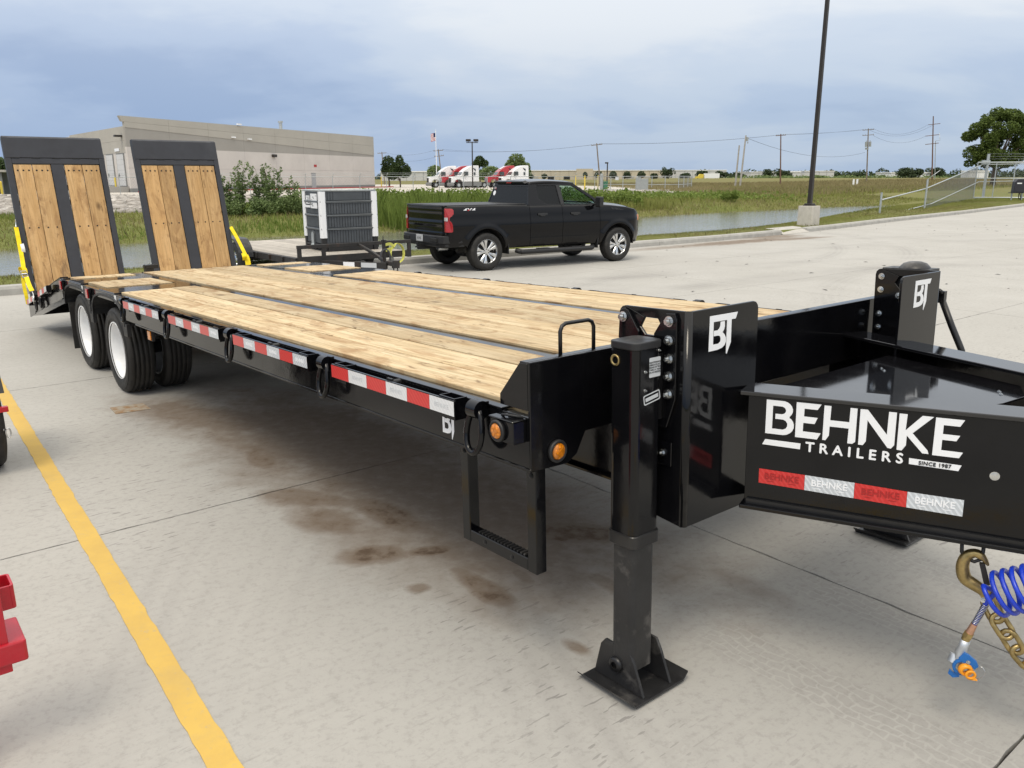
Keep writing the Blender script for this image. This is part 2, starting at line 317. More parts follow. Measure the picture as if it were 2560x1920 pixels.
def concrete():
    m, t, b = base("broom_finished_concrete", (0.42, 0.40, 0.37), 0.9, 0, 0.08)
    p = t.pos()
    along = t.mapping(p, rot=(0, 0, -R(39.3)))
    big = t.noise(p, 0.16, 5, 0.6); mid = t.noise(p, 0.9, 6, 0.62, 0.4); grit = t.noise(p, 70, 4, 0.7)
    broom = t.noise(t.mapping(along, scale=(0.25, 3.2, 1)), 9.0, 5, 0.7)
    c = t.mix(t.ramp(big, [(0.3, 0.0), (0.7, 1.0)]), (0.388, 0.377, 0.352), (0.442, 0.431, 0.405))
    c = t.mix(t.ramp(mid, [(0.35, 0.0), (0.75, 0.55)]), c, (0.352, 0.341, 0.318))
    c = t.mix(t.ramp(broom, [(0.5, 0.0), (0.8, 0.34)]), c, (0.275, 0.262, 0.243))
    # mottled cement fines and dark grit
    mott = t.noise(p, 26, 3, 0.75)
    c = t.mix(t.ramp(mott, [(0.50, 0.0), (0.66, 0.34)]), c, (0.25, 0.24, 0.225))
    c = t.mix(t.ramp(grit, [(0.60, 0.0), (0.76, 0.42)]), c, (0.22, 0.21, 0.20))
    # short dark flecks dragged along the broom direction, in patches
    fl = t.noise(t.mapping(along, scale=(1.0, 5.0, 1)), 8.5, 2, 0.5)
    patch = t.ramp(t.noise(p, 0.55, 3, 0.5), [(0.47, 0.0), (0.60, 1.0)])
    c = t.mix(t.math('MULTIPLY', t.ramp(fl, [(0.635, 0.0), (0.66, 0.62)]), patch), c, (0.165, 0.155, 0.15))
    # curved scuffs left by turning tyres, further out
    sx = t.new('ShaderNodeSeparateXYZ'); t.l.new(p, sx.inputs[0])
    for (qx, qy, rad, wd, amt) in ((12.0, 6.0, 12.2, 0.5, 0.28), (12.0, 6.0, 13.9, 0.4, 0.22), (-1.0, 26.0, 10.6, 0.35, 0.25), (-1.0, 26.0, 12.3, 0.45, 0.22), (14, 10, 9.4, 0.4, 0.22), (20.0, 5.0, 21.0, 0.7, 0.2), (20.0, 5.0, 23.0, 0.5, 0.16)):
        dx = t.math('SUBTRACT', sx.outputs[0], qx); dy = t.math('SUBTRACT', sx.outputs[1], qy)
        d = t.math('SQRT', t.math('ADD', t.math('MULTIPLY', dx, dx), t.math('MULTIPLY', dy, dy)))
        e = t.math('ABSOLUTE', t.math('SUBTRACT', d, rad))
        band = t.math('SUBTRACT', 1.0, t.math('DIVIDE', e, wd), clamp=True)
        ridges = t.math('ADD', t.math('MULTIPLY', t.math('SINE', t.math('MULTIPLY', d, 46.0)), 0.28), 0.72)
        k = t.math('MULTIPLY', t.math('MULTIPLY', band, ridges), t.ramp(t.noise(p, 0.35, 4, 0.6), [(0.38, 0.0), (0.60, amt * 1.7)]))
        c = t.mix(k, c, (0.235, 0.225, 0.215))
    # tread print of a lug tyre in pale dust, lower right
    tv = t.mapping(p, loc=(-0.83, -3.25, 0)); tv = t.mapping(tv, rot=(0, 0, R(50.6)))
    ts = t.new('ShaderNodeSeparateXYZ'); t.l.new(tv, ts.inputs[0])
    br = t.new('ShaderNodeTexBrick'); br.inputs['Scale'].default_value = 1.0; br.inputs['Mortar Size'].default_value = 0.006; br.inputs['Mortar Smooth'].default_value = 0.6
    br.inputs['Brick Width'].default_value = 0.075; br.inputs['Row Height'].default_value = 0.042
    wob = t.new('ShaderNodeVectorMath', operation='ADD'); t.l.new(tv, wob.inputs[0])
    nz = t.new('ShaderNodeTexNoise'); nz.inputs['Scale'].default_value = 9.0; t.l.new(p, nz.inputs['Vector'])
    ns = t.new('ShaderNodeVectorMath', operation='SCALE'); ns.inputs['Scale'].default_value = 0.085; t.l.new(nz.outputs['Color'], ns.inputs[0]); t.l.new(ns.outputs[0], wob.inputs[1])
    t.l.new(wob.outputs[0], br.inputs['Vector'])
    dust = t.noise(p, 3.0, 4, 0.6)
    for (c0, hw, amt) in ((-0.06, 0.15, 0.34), (0.66, 0.16, 0.30), (1.25, 0.14, 0.2)):
        e = t.math('ABSOLUTE', t.math('SUBTRACT', ts.outputs[1], c0))
        band = t.ramp(t.math('SUBTRACT', hw, e), [(0.0, 0.0), (0.04, 1.0)])
        ln = t.ramp(ts.outputs[0], [(0.0, 0.0), (0.25, 1.0)])
        k = t.math('MULTIPLY', t.math('MULTIPLY', band, ln), t.math('MULTIPLY', t.math('SUBTRACT', 1.0, br.outputs['Fac']), t.ramp(dust, [(0.35, 0.2), (0.65, amt)])))
        c = t.mix(k, c, (0.285, 0.272, 0.258))
        k2 = t.math('MULTIPLY', t.math('MULTIPLY', band, ln), t.math('MULTIPLY', br.outputs['Fac'], t.ramp(dust, [(0.35, 0.1), (0.65, amt * 0.5)])))
        c = t.mix(k2, c, (0.50, 0.485, 0.455))
    # rusty mud stains
    nzd = t.noise(p, 2.6, 5, 0.65); nz2 = t.noise(p, 11.0, 4, 0.6)
    tot = None
    for (x, y, a, w_, ang, s_) in STAINS:
        mp = t.new('ShaderNodeMapping', vector_type='TEXTURE'); mp.inputs['Location'].default_value = (x, y, 0); mp.inputs['Rotation'].default_value = (0, 0, R(ang)); mp.inputs['Scale'].default_value = (a, w_, 1000)
        t.l.new(p, mp.inputs[0])
        ln = t.new('ShaderNodeVectorMath', operation='LENGTH'); t.l.new(mp.outputs[0], ln.inputs[0])
        dd = t.math('ADD', ln.outputs['Value'], t.math('MULTIPLY', t.math('SUBTRACT', nzd, 0.5), 1.5))
        k = t.math('MULTIPLY', t.math('SUBTRACT', 1.62, dd, clamp=True), s_)
        tot = k if tot is None else t.math('MAXIMUM', tot, k)
    tot = t.math('MULTIPLY', tot, t.ramp(nz2, [(0.25, 0.55), (0.7, 1.0)]), clamp=True)
    c = t.mix(t.ramp(tot, [(0.0, 0.0), (0.5, 0.62), (0.9, 0.85)]), c, (0.135, 0.088, 0.052))
    c = t.mix(t.ramp(tot, [(0.72, 0.0), (0.95, 0.6)]), c, (0.065, 0.043, 0.030))
    t.put(b.inputs['Base Color'], c)
    t.put(b.inputs['Roughness'], t.ramp(mid, [(0.3, 0.72), (0.7, 0.92)]))
    h = t.math('ADD', t.math('MULTIPLY', grit, 0.5), t.math('ADD', broom, t.math('MULTIPLY', mott, 0.5)))
    t.put(b.inputs['Normal'], t.bump(h, 0.32, 0.004))
    return m
M_CONC = concrete()
M_JOINT = worn("joint_sealant", (0.035, 0.033, 0.032), 0.8, var=0.2, scale=20)
def yellow_line():
    m, t, b = base("yellow_road_paint", (0.72, 0.47, 0.09), 0.7, 0, 0.3)
    p = t.pos()
    n = t.noise(p, 38, 4, 0.65); n2 = t.noise(p, 4.0, 6, 0.65); n3 = t.noise(p, 13.0, 6, 0.75)
    c = t.mix(t.ramp(n2, [(0.35, 0.0), (0.7, 1.0)]), (0.60, 0.40, 0.095), (0.52, 0.345, 0.095))
    c = t.mix(t.ramp(n, [(0.58, 0.0), (0.75, 0.5)]), c, (0.46, 0.34, 0.15))
    c = t.mix(t.ramp(n3, [(0.60, 0.0), (0.72, 0.8)]), c, (0.36, 0.32, 0.25))
    c = t.mix(t.ramp(t.noise(p, 1.3, 5, 0.7), [(0.55, 0.0), (0.75, 0.45)]), c, (0.40, 0.31, 0.15))
    t.put(b.inputs['Base Color'], c); t.put(b.inputs['Normal'], t.bump(n, 0.3, 0.003))
    return m
M_YLINE = yellow_line()
def ground_grass():
    m, t, b = base("mown_field_grass", (0.08, 0.10, 0.03), 0.95, 0, 0.1)
    p = t.pos(); sx = t.new('ShaderNodeSeparateXYZ'); t.l.new(p, sx.inputs[0])
    n = t.noise(p, 0.05, 6, 0.65); n2 = t.noise(p, 0.9, 6, 0.7); n3 = t.noise(p, 7.0, 5, 0.7)
    c = t.mix(t.ramp(n2, [(0.35, 0.0), (0.7, 1.0)]), (0.110, 0.140, 0.034), (0.180, 0.185, 0.062))
    c = t.mix(t.ramp(n, [(0.42, 0.0), (0.62, 0.75)]), c, (0.195, 0.170, 0.075))
    c = t.mix(t.ramp(n3, [(0.5, 0.0), (0.75, 0.5)]), c, (0.050, 0.058, 0.018))
    far = t.ramp(t.math('MULTIPLY', sx.outputs[1], 0.004), [(0.34, 0.0), (0.62, 0.8)])
    c = t.mix(far, c, t.mix(t.ramp(n, [(0.35, 0.0), (0.65, 1.0)]), (0.205, 0.172, 0.078), (0.150, 0.150, 0.060)))
    # bare muddy shore next to the pond
    sh = t.math('ADD', sx.outputs[2], t.math('MULTIPLY', n3, 0.12))
    c = t.mix(t.math('SUBTRACT', 1.0, t.math('MULTIPLY', t.math('ADD', sh, 0.50), 9.0, clamp=True), clamp=True), c, (0.155, 0.135, 0.095))
    t.put(b.inputs['Base Color'], c)
    t.put(b.inputs['Normal'], t.bump(t.noise(p, 3.0, 6, 0.75), 0.8, 0.08))
    return m
M_GROUND = ground_grass()
def leaf(name, c1, c2, trans=0.25):
    m, t, b = base(name, c1, 0.65, 0, 0.25)
    g = t.new('ShaderNodeNewGeometry')
    r = g.outputs['Random Per Island']
    n = t.noise(g.outputs['Position'], 0.8, 3, 0.6)
    k = t.math('ADD', t.math('MULTIPLY', r, 0.6), t.math('MULTIPLY', n, 0.5), clamp=True)
    t.put(b.inputs['Base Color'], t.mix(k, c1, c2))
    tr = t.new('ShaderNodeBsdfTranslucent'); t.l.new(t.mix(k, c1, c2), tr.inputs[0])
    mx = t.new('ShaderNodeMixShader'); mx.inputs[0].default_value = trans
    t.l.new(b.outputs[0], mx.inputs[1]); t.l.new(tr.outputs[0], mx.inputs[2])
    t.l.new(mx.outputs[0], t.n['Material Output'].inputs[0])
    return m
M_LEAF = leaf("tree_leaves", (0.040, 0.070, 0.014), (0.135, 0.180, 0.040))
M_LEAFDK = leaf("dark_tree_leaves", (0.024, 0.044, 0.016), (0.060, 0.092, 0.028))
M_LEAFMID = leaf("sapling_leaves", (0.095, 0.145, 0.050), (0.200, 0.260, 0.100))
M_BLADE = leaf("grass_blades", (0.150, 0.180, 0.036), (0.310, 0.310, 0.100), 0.3)
M_WEED = leaf("weed_leaves", (0.095, 0.150, 0.026), (0.210, 0.270, 0.060), 0.3)
M_DRY = leaf("dry_grass", (0.185, 0.155, 0.070), (0.310, 0.265, 0.135), 0.25)
M_FARWOOD = leaf("far_leaves", (0.030, 0.050, 0.022), (0.060, 0.085, 0.038), 0.1)
def rock_mat():
    m, t, b = base("limestone_riprap", (0.42, 0.39, 0.35), 0.9, 0, 0.2)
    g = t.new('ShaderNodeNewGeometry')
    c = t.mix(g.outputs['Random Per Island'], (0.27, 0.245, 0.22), (0.52, 0.49, 0.45))
    c = t.mix(t.ramp(t.noise(g.outputs['Position'], 5.0, 5, 0.6), [(0.45, 0.0), (0.75, 0.5)]), c, (0.22, 0.20, 0.18))
    t.put(b.inputs['Base Color'], c)
    return m
M_ROCK = rock_mat()
def water_mat():
    m, t, b = base("pond_water", (0.090, 0.095, 0.070), 0.06, 0, 0.5)
    p = t.pos()
    n = t.noise(t.mapping(p, rot=(0, 0, R(-40)), scale=(1, 2.6, 1)), 2.2, 5, 0.6, 0.4)
    n2 = t.noise(p, 0.25, 4, 0.6)
    t.put(b.inputs['Base Color'], t.mix(t.ramp(n2, [(0.4, 0.0), (0.6, 1.0)]), (0.170, 0.172, 0.145), (0.205, 0.200, 0.170)))
    t.put(b.inputs['Normal'], t.bump(n, 0.22, 0.05))
    return m
M_WATER = water_mat()
M_YARD = worn("far_yard_concrete", (0.46, 0.425, 0.375), 0.9, var=0.08, scale=0.08)
M_ROAD = worn("far_road_concrete", (0.44, 0.41, 0.37), 0.9, var=0.08, scale=0.1)
# ------------------------------------------------------------------ mesh building helpers
class MB:
    def __init__(s, M=None): s.v = []; s.f = []; s.mi = []; s.sm = []; s.M = M; s.cm = 0
    def add(s, vs, fs, smooth=False):
        k = len(s.v)
        if s.M is not None: vs = [tuple(s.M @ Vector(p)) for p in vs]
        s.v.extend([tuple(p) for p in vs]); s.f.extend([tuple(i + k for i in f) for f in fs])
        s.mi.extend([s.cm] * len(fs)); s.sm.extend([smooth] * len(fs)); return s
    def box(s, a, b):
        x0, x1 = sorted((a[0], b[0])); y0, y1 = sorted((a[1], b[1])); z0, z1 = sorted((a[2], b[2]))
        return s.add([(x0, y0, z0), (x1, y0, z0), (x1, y1, z0), (x0, y1, z0), (x0, y0, z1), (x1, y0, z1), (x1, y1, z1), (x0, y1, z1)],
                     [(0, 3, 2, 1), (4, 5, 6, 7), (0, 1, 5, 4), (1, 2, 6, 5), (2, 3, 7, 6), (3, 0, 4, 7)])
    def cbox(s, c, d): return s.box([c[i] - d[i] / 2 for i in range(3)], [c[i] + d[i] / 2 for i in range(3)])
    def mprism(s, pts, fa, fb, smooth=False):
        """closed prism between two mapped copies of a 2D polygon"""
        n = len(pts); va = [fa(*p) for p in pts]; vb = [fb(*p) for p in pts]
        fs = [tuple(range(n - 1, -1, -1)), tuple(range(n, 2 * n))] + [(i, (i + 1) % n, n + (i + 1) % n, n + i) for i in range(n)]
        return s.add(va + vb, fs, smooth)
    def prism(s, pts, axis, d0, d1):
        f = {'x': lambda d: (lambda a, b: (d, a, b)), 'y': lambda d: (lambda a, b: (a, d, b)), 'z': lambda d: (lambda a, b: (a, b, d))}[axis]
        return s.mprism(pts, f(d0), f(d1))
    def cyl(s, p0, p1, r0, r1=None, n=12, caps=True, smooth=True):
        p0 = Vector(p0); p1 = Vector(p1); r1 = r0 if r1 is None else r1
        d = (p1 - p0).normalized(); a = d.orthogonal().normalized(); b = d.cross(a)
        ring = lambda p, r: [tuple(p + (a * math.cos(t) + b * math.sin(t)) * r) for t in [2 * math.pi * i / n for i in range(n)]]
        k = len(s.v)
        s.add(ring(p0, r0) + ring(p1, r1), [(i, (i + 1) % n, n + (i + 1) % n, n + i) for i in range(n)], smooth)
        if caps:
            s.add(ring(p0, r0), [tuple(range(n - 1, -1, -1))]); s.add(ring(p1, r1), [tuple(range(n))])
        return s
    def tube(s, pts, r, n=8, closed=False, smooth=True, rf=None):
        P = [Vector(p) for p in pts]; m = len(P)
        T = []
        for i in range(m):
            if closed: t = P[(i + 1) % m] - P[i - 1]
            else: t = P[min(i + 1, m - 1)] - P[max(i - 1, 0)]
            T.append(t.normalized())
        N = T[0].orthogonal().normalized(); vs = []
        for i in range(m):
            N = (N - T[i] * N.dot(T[i])).normalized(); B = T[i].cross(N)
            rr = r if rf is None else r * rf(i / (m - 1))
            vs += [tuple(P[i] + (N * math.cos(2 * math.pi * k / n) + B * math.sin(2 * math.pi * k / n)) * rr) for k in range(n)]
        fs = []
        for i in range(m if closed else m - 1):
            j = (i + 1) % m
            fs += [(i * n + k, i * n + (k + 1) % n, j * n + (k + 1) % n, j * n + k) for k in range(n)]
        if not closed: fs += [tuple(range(n - 1, -1, -1)), tuple(range((m - 1) * n, m * n))]
        return s.add(vs, fs, smooth)
    def ribbon(s, pts, wdir, w, th):
        P = [Vector(p) for p in pts]; wd = Vector(wdir).normalized(); vs = []
        for i in range(len(P)):
            t = (P[min(i + 1, len(P) - 1)] - P[max(i - 1, 0)]).normalized(); nn = t.cross(wd).normalized(); q = nn.cross(t).normalized()
            vs += [tuple(P[i] + q * w / 2 + nn * th / 2), tuple(P[i] - q * w / 2 + nn * th / 2), tuple(P[i] - q * w / 2 - nn * th / 2), tuple(P[i] + q * w / 2 - nn * th / 2)]
        m = len(P); fs = []
        for i in range(m - 1): fs += [(4 * i + k, 4 * i + (k + 1) % 4, 4 * i + 4 + (k + 1) % 4, 4 * i + 4 + k) for k in range(4)]
        fs += [(3, 2, 1, 0), tuple(4 * (m - 1) + k for k in range(4))]
        return s.add(vs, fs, False)
    def lathe(s, prof, c, axis, n=24, smooth=True, closed=False):
        """prof: (radius, offset along axis)"""
        c = Vector(c); d = Vector(axis).normalized(); a = d.orthogonal().normalized(); b = d.cross(a); m = len(prof); vs = []
        for i in range(n):
            t = 2 * math.pi * i / n; e = a * math.cos(t) + b * math.sin(t)
            vs += [tuple(c + e * r + d * h) for r, h in prof]
        fs = []
        for i in range(n):
            j = (i + 1) % n
            fs += [(i * m + k, i * m + (k + 1) % m, j * m + (k + 1) % m, j * m + k) for k in range(m if closed else m - 1)]
        return s.add(vs, fs, smooth)
    def bolt(s, p, d, r=0.012, h=0.01):
        p = Vector(p); d = Vector(d).normalized()
        s.cyl(p, p + d * h * 0.35, r * 1.35, n=12)
        s.cyl(p + d * h * 0.35, p + d * h * 1.25, r, n=6, smooth=False)
        return s.cyl(p + d * h * 1.25, p + d * h * 1.9, r * 0.5, n=8)
    def build(s, name, mat, parent=None, loc=None, bevel=0.0, recalc=True, label=None, segs=1):
        me = bpy.data.meshes.new(name)
        me.from_pydata(s.v, [], s.f)
        mats = mat if isinstance(mat, (list, tuple)) else [mat]
        for m in mats: me.materials.append(m)
        if len(mats) > 1: me.polygons.foreach_set('material_index', s.mi)
        me.polygons.foreach_set('use_smooth', s.sm)
        if recalc:
            bm = bmesh.new(); bm.from_mesh(me); bmesh.ops.recalc_face_normals(bm, faces=bm.faces); bm.to_mesh(me); bm.free()
        me.update()
        o = bpy.data.objects.new(name, me); COL.objects.link(o)
        if parent is not None: o.parent = parent
        if loc is not None: o.location = loc
        if bevel > 0:
            bv = o.modifiers.new('bevel', 'BEVEL'); bv.width = bevel; bv.segments = segs; bv.limit_method = 'ANGLE'; bv.angle_limit = R(40); bv.harden_normals = False
        if label: o['label'] = label
        return o
def fast_mesh(name, co, faces_flat, nper, mat, parent=None, smooth=False):
    me = bpy.data.meshes.new(name); nv = len(co); nf = len(faces_flat) // nper
    me.vertices.add(nv); me.vertices.foreach_set('co', np.asarray(co, np.float32).ravel())
    me.loops.add(nf * nper); me.loops.foreach_set('vertex_index', np.asarray(faces_flat, np.int32))
    me.polygons.add(nf); me.polygons.foreach_set('loop_start', np.arange(0, nf * nper, nper, dtype=np.int32))
    me.polygons.foreach_set('loop_total', np.full(nf, nper, np.int32))
    if smooth: me.polygons.foreach_set('use_smooth', np.ones(nf, bool))
    me.materials.append(mat); me.update(calc_edges=True); me.validate()
    o = bpy.data.objects.new(name, me); COL.objects.link(o)
    if parent is not None: o.parent = parent
    return o
def tag(o, label, cat, group=None, kind=None):
    o['label'] = label; o['category'] = cat
    if group: o['group'] = group
    if kind: o['kind'] = kind
    return o
def thing(name, label, cat, loc=(0, 0, 0), rz=0.0, group=None):
    o = bpy.data.objects.new(name, None); COL.objects.link(o); o.empty_display_size = 0.2
    o.location = loc; o.rotation_euler = (0, 0, rz); return tag(o, label, cat, group)
def struct(o, kind='structure'): o['kind'] = kind; return o
def copy_tree(o, parent=None, label=None):
    c = o.copy(); COL.objects.link(c); c.parent = parent
    if label: c['label'] = label
    for ch in o.children: copy_tree(ch, c)
    return c
def rrect(x0, x1, y0, y1, r, n=4):
    pts = []
    for cx, cy, a in ((x1 - r, y1 - r, 0), (x0 + r, y1 - r, 90), (x0 + r, y0 + r, 180), (x1 - r, y0 + r, 270)):
        pts += [(cx + r * math.cos(R(a + 90 * i / n)), cy + r * math.sin(R(a + 90 * i / n))) for i in range(n + 1)]
    return pts
def area2(p): return sum(p[i][0] * p[(i + 1) % len(p)][1] - p[(i + 1) % len(p)][0] * p[i][1] for i in range(len(p)))
def keyhole(outer, *holes):
    out = list(outer)
    if area2(out) < 0: out.reverse()
    for h in holes:
        h = list(h)
        if area2(h) > 0: h.reverse()
        bi, bj, bd = 0, 0, 1e9
        for i, p in enumerate(out):
            for j, q in enumerate(h):
                d = (p[0] - q[0]) ** 2 + (p[1] - q[1]) ** 2
                if d < bd: bi, bj, bd = i, j, d
        hh = h[bj:] + h[:bj] + [h[bj]]
        out = out[:bi + 1] + hh + out[bi:]
    return out
def circle(cx, cy, r, n=16): return [(cx + r * math.cos(2 * math.pi * i / n), cy + r * math.sin(2 * math.pi * i / n)) for i in range(n)]
def text_polys(body, size, align='CENTER', space=1.0, shear=0.0):
    cu = bpy.data.curves.new('lettering', 'FONT'); cu.body = body; cu.size = size; cu.align_x = align; cu.align_y = 'CENTER'; cu.space_character = space; cu.shear = shear
    cu.extrude = 0.0008; cu.resolution_u = 3
    o = bpy.data.objects.new('lettering', cu); COL.objects.link(o)
    dg = bpy.context.evaluated_depsgraph_get(); e = o.evaluated_get(dg); me = e.to_mesh()
    vs = [tuple(v.co) for v in me.vertices]; fs = [tuple(p.vertices) for p in me.polygons]
    e.to_mesh_clear(); bpy.data.objects.remove(o); bpy.data.curves.remove(cu)
    return vs, fs
def text(body, size, mat, M, parent, name='lettering', align='CENTER', space=1.0, shear=0.0, wide=1.0, bold=0.0, label=None):
    vs, fs = text_polys(body, size, align, space, shear)
    b = MB(M)
    offs = [(0, 0)] if not bold else [(-bold, 0), (bold, 0), (0, -bold), (0, bold)]
    for k, (dx, dy) in enumerate(offs): b.add([((x + dx) * wide, y + dy, z + k * 0.00006) for x, y, z in vs], fs)
    return b.build(name, mat, parent, recalc=False, label=label)
def frame_matrix(o, ex, ey): # maps local x,y (drawing plane) to ex, ey and z to the outward normal
    ex = Vector(ex).normalized(); ey = Vector(ey).normalized(); ez = ex.cross(ey)
    return Matrix(((ex.x, ey.x, ez.x, o[0]), (ex.y, ey.y, ez.y, o[1]), (ex.z, ey.z, ez.z, o[2]), (0, 0, 0, 1)))
def smoothstep(a, b, x):
    t = np.clip((x - a) / (b - a), 0, 1); return t * t * (3 - 2 * t)

# ================================================================== SETTING
KERB = [(-30, -4.0), (-20, 4.25), (-9, 13.1), (-2.7, 18.25), (3.5, 22.95), (6.5, 25.4), (9.5, 28.25), (12.4, 31.25), (16.9, 36.3), (24.4, 44.2), (33.7, 54.6), (60, 84)]
KA = np.array(KERB, float)
KS = np.concatenate([[0], np.cumsum(np.linalg.norm(np.diff(KA, axis=0), axis=1))])
def kpoint(s, q=0.0):
    """point at arc length s along the kerb, q metres beyond it (towards the pond)"""
    s = np.asarray(s, float)
    i = np.clip(np.searchsorted(KS, s, side='right') - 1, 0, len(KS) - 2)
    d = KA[i + 1] - KA[i]; L = np.linalg.norm(d, axis=-1, keepdims=True); t = ((s - KS[i])[..., None]) / L
    # smoothed normal
    def tan(ss):
        j = np.clip(np.searchsorted(KS, ss, side='right') - 1, 0, len(KS) - 2); e = KA[j + 1] - KA[j]; return e / np.linalg.norm(e, axis=-1, keepdims=True)
    tt = tan(s - 2.5) + tan(s) + tan(s + 2.5); tt /= np.linalg.norm(tt, axis=-1, keepdims=True)
    nrm = np.stack([-tt[..., 1], tt[..., 0]], -1)
    return KA[i] + t * d * 1.0 + nrm * np.asarray(q, float)[..., None]
def kdist(x, y):
    """signed distance beyond the kerb line (positive on the pond side) and arc length"""
    P = np.stack([x, y], -1); best = np.full(x.shape, 1e9); sg = np.zeros(x.shape); ss = np.zeros(x.shape)
    for i in range(len(KA) - 1):
        a = KA[i]; d = KA[i + 1] - a; L2 = d @ d
        t = ((P - a) @ d) / L2
        tc_ = np.clip(t, 0 if i > 0 else -9, 1 if i < len(KA) - 2 else 9)
        q = a + tc_[..., None] * d; e = P - q; dist = np.hypot(e[..., 0], e[..., 1])
        cr = d[0] * (P[..., 1] - a[1]) - d[1] * (P[..., 0] - a[0])
        m = dist < best
        best = np.where(m, dist, best); sg = np.where(m, np.sign(cr), sg); ss = np.where(m, KS[i] + tc_ * math.sqrt(L2), ss)
    return best * sg, ss
def hnoise(x, y, f):
    return (np.sin(x * f + 1.3) * np.cos(y * f * 1.13 - 0.7) + 0.5 * np.sin(x * f * 2.3 - y * f * 1.7 + 2.1) + 0.35 * np.cos(x * f * 4.1 + y * f * 3.3))
def terrain(x, y):
    x = np.asarray(x, float); y = np.asarray(y, float)
    q, s = kdist(x, y)
    crest = 1.6 + 3.2 * smoothstep(52, 78, s)
    z = np.full(x.shape, -0.14)
    strip = 0.12 + 0.015 * hnoise(x, y, 1.7)
    z = np.where(q > 0.12, strip, z)
    fill = smoothstep(88, 108, s)                    # the pond ends before the gate
    bed = -0.95 + 0.62 * fill
    down = smoothstep(crest, crest + 3.2, q)
    z = np.where(q > crest, strip * (1 - down) + bed * down, z)
    far0 = 13.6 - 2.2 * smoothstep(70, 95, s)
    up = smoothstep(far0 - 1.5, far0 + 9.0, q)
    land = 0.05 * hnoise(x, y, 0.21) + 0.02
    land = land + 0.30 * smoothstep(44, 62, y) * smoothstep(-12, -18, x) * (1 - smoothstep(72, 82, y))
    land = land + 0.9 * smoothstep(60, 120, x) * smoothstep(90, 200, y) + 0.6 * smoothstep(220, 420, y)
    bankz = -0.95 + 0.62 * fill
    z = np.where(q > far0 - 1.5, bankz * (1 - up) + land * up, z)
    return z
# ground sheet to the horizon (polar grid, fine near the view)
def build_ground():
    rr = [1.0]
    while rr[-1] < 5200: rr.append(rr[-1] + max(0.22, rr[-1] * (0.018 if rr[-1] < 130 else 0.06)))
    ang = np.concatenate([np.linspace(-50, 50, 241), np.linspace(54, 306, 64)]) + 0.0
    ang = np.radians(ang); rr = np.array(rr)
    A, Rr = np.meshgrid(ang, rr); X = Rr * np.sin(A); Y = Rr * np.cos(A)
    Z = terrain(X, Y)
    nr, na = X.shape
    co = np.stack([X, Y, Z], -1).reshape(-1, 3)
    i, j = np.meshgrid(np.arange(nr - 1), np.arange(na), indexing='ij'); j2 = (j + 1) % na
    f = np.stack([i * na + j, (i + 1) * na + j, (i + 1) * na + j2, i * na + j2], -1).reshape(-1)
    co = np.concatenate([co, [[0, 0, -0.14]]]); 
    o = fast_mesh('ground', co, f, 4, M_GROUND, smooth=True)
    return struct(o)
build_ground()
# concrete slabs ---------------------------------------------------------------------------
lot_poly = [(p[0], p[1]) for p in KERB] + [(84, 60), (84, -26), (-30, -26)]
def clip(poly, n, c): # keep n.p <= c
    out = []
    for i in range(len(poly)):
        p, q = poly[i], poly[(i + 1) % len(poly)]
        dp = n[0] * p[0] + n[1] * p[1] - c; dq = n[0] * q[0] + n[1] * q[1] - c
        if dp <= 0: out.append(p)
        if dp * dq < 0:
            t = dp / (dp - dq); out.append((p[0] + t * (q[0] - p[0]), p[1] + t * (q[1] - p[1])))
    return out
lot = bpy.data.objects.new('concrete_lot', None); COL.objects.link(lot); struct(lot)
NL = [-38, -33.5, -29, -24.5, -20, -15.6, -11.2, -6.9, -3.1, 0.75, 4.61, 8.53, 12.06, 15.9, 19.7, 23.6, 27.6, 31.5, 36]
KL = [-44, -39, -33.2, -28.6, -24, -19.5, -14.8, -10.2, -5.7, -1.12, 3.45, 8.02, 12.6, 17.2, 21.8, 26.4, 31, 35.6, 40.2, 44.8, 49.4, 54, 58.6, 63.2, 67.8, 72.4, 77, 82, 90, 100]
GAP = 0.0045
nslab = 0
for a in range(len(NL) - 1):
    for b_ in range(len(KL) - 1):
        p = lot_poly
        p = clip(p, DN, NL[a + 1] - GAP); p = clip(p, (-DN[0], -DN[1]), -(NL[a] + GAP))
        p = clip(p, DJ, KL[b_ + 1] - GAP); p = clip(p, (-DJ[0], -DJ[1]), -(KL[b_] + GAP))
        if len(p) < 3 or abs(area2(p)) < 0.3: continue
        # split the near slabs so that their edges can chip slightly
        m = MB(); c = (sum(q[0] for q in p) / len(p), sum(q[1] for q in p) / len(p))
        pts = []
        near = math.hypot(*c) < 14
        for i in range(len(p)):
            u, w_ = Vector((*p[i], 0)), Vector((*p[(i + 1) % len(p)], 0)); k = max(1, int((w_ - u).length / 0.09)) if near else 1
            for t_ in range(k):
                q = u.lerp(w_, t_ / k)
                if near and t_ > 0:
                    inn = (Vector((*c, 0)) - q).normalized(); q = q + inn * (random.random() ** 6) * 0.012
                pts.append((q.x, q.y))
        m.prism(pts, 'z', -0.09, 0.0)
        o = m.build('slab', M_CONC, lot); nslab += 1
m = MB(); m.prism(lot_poly, 'z', -0.10, -0.022); struct(m.build('joint_bed', M_JOINT))
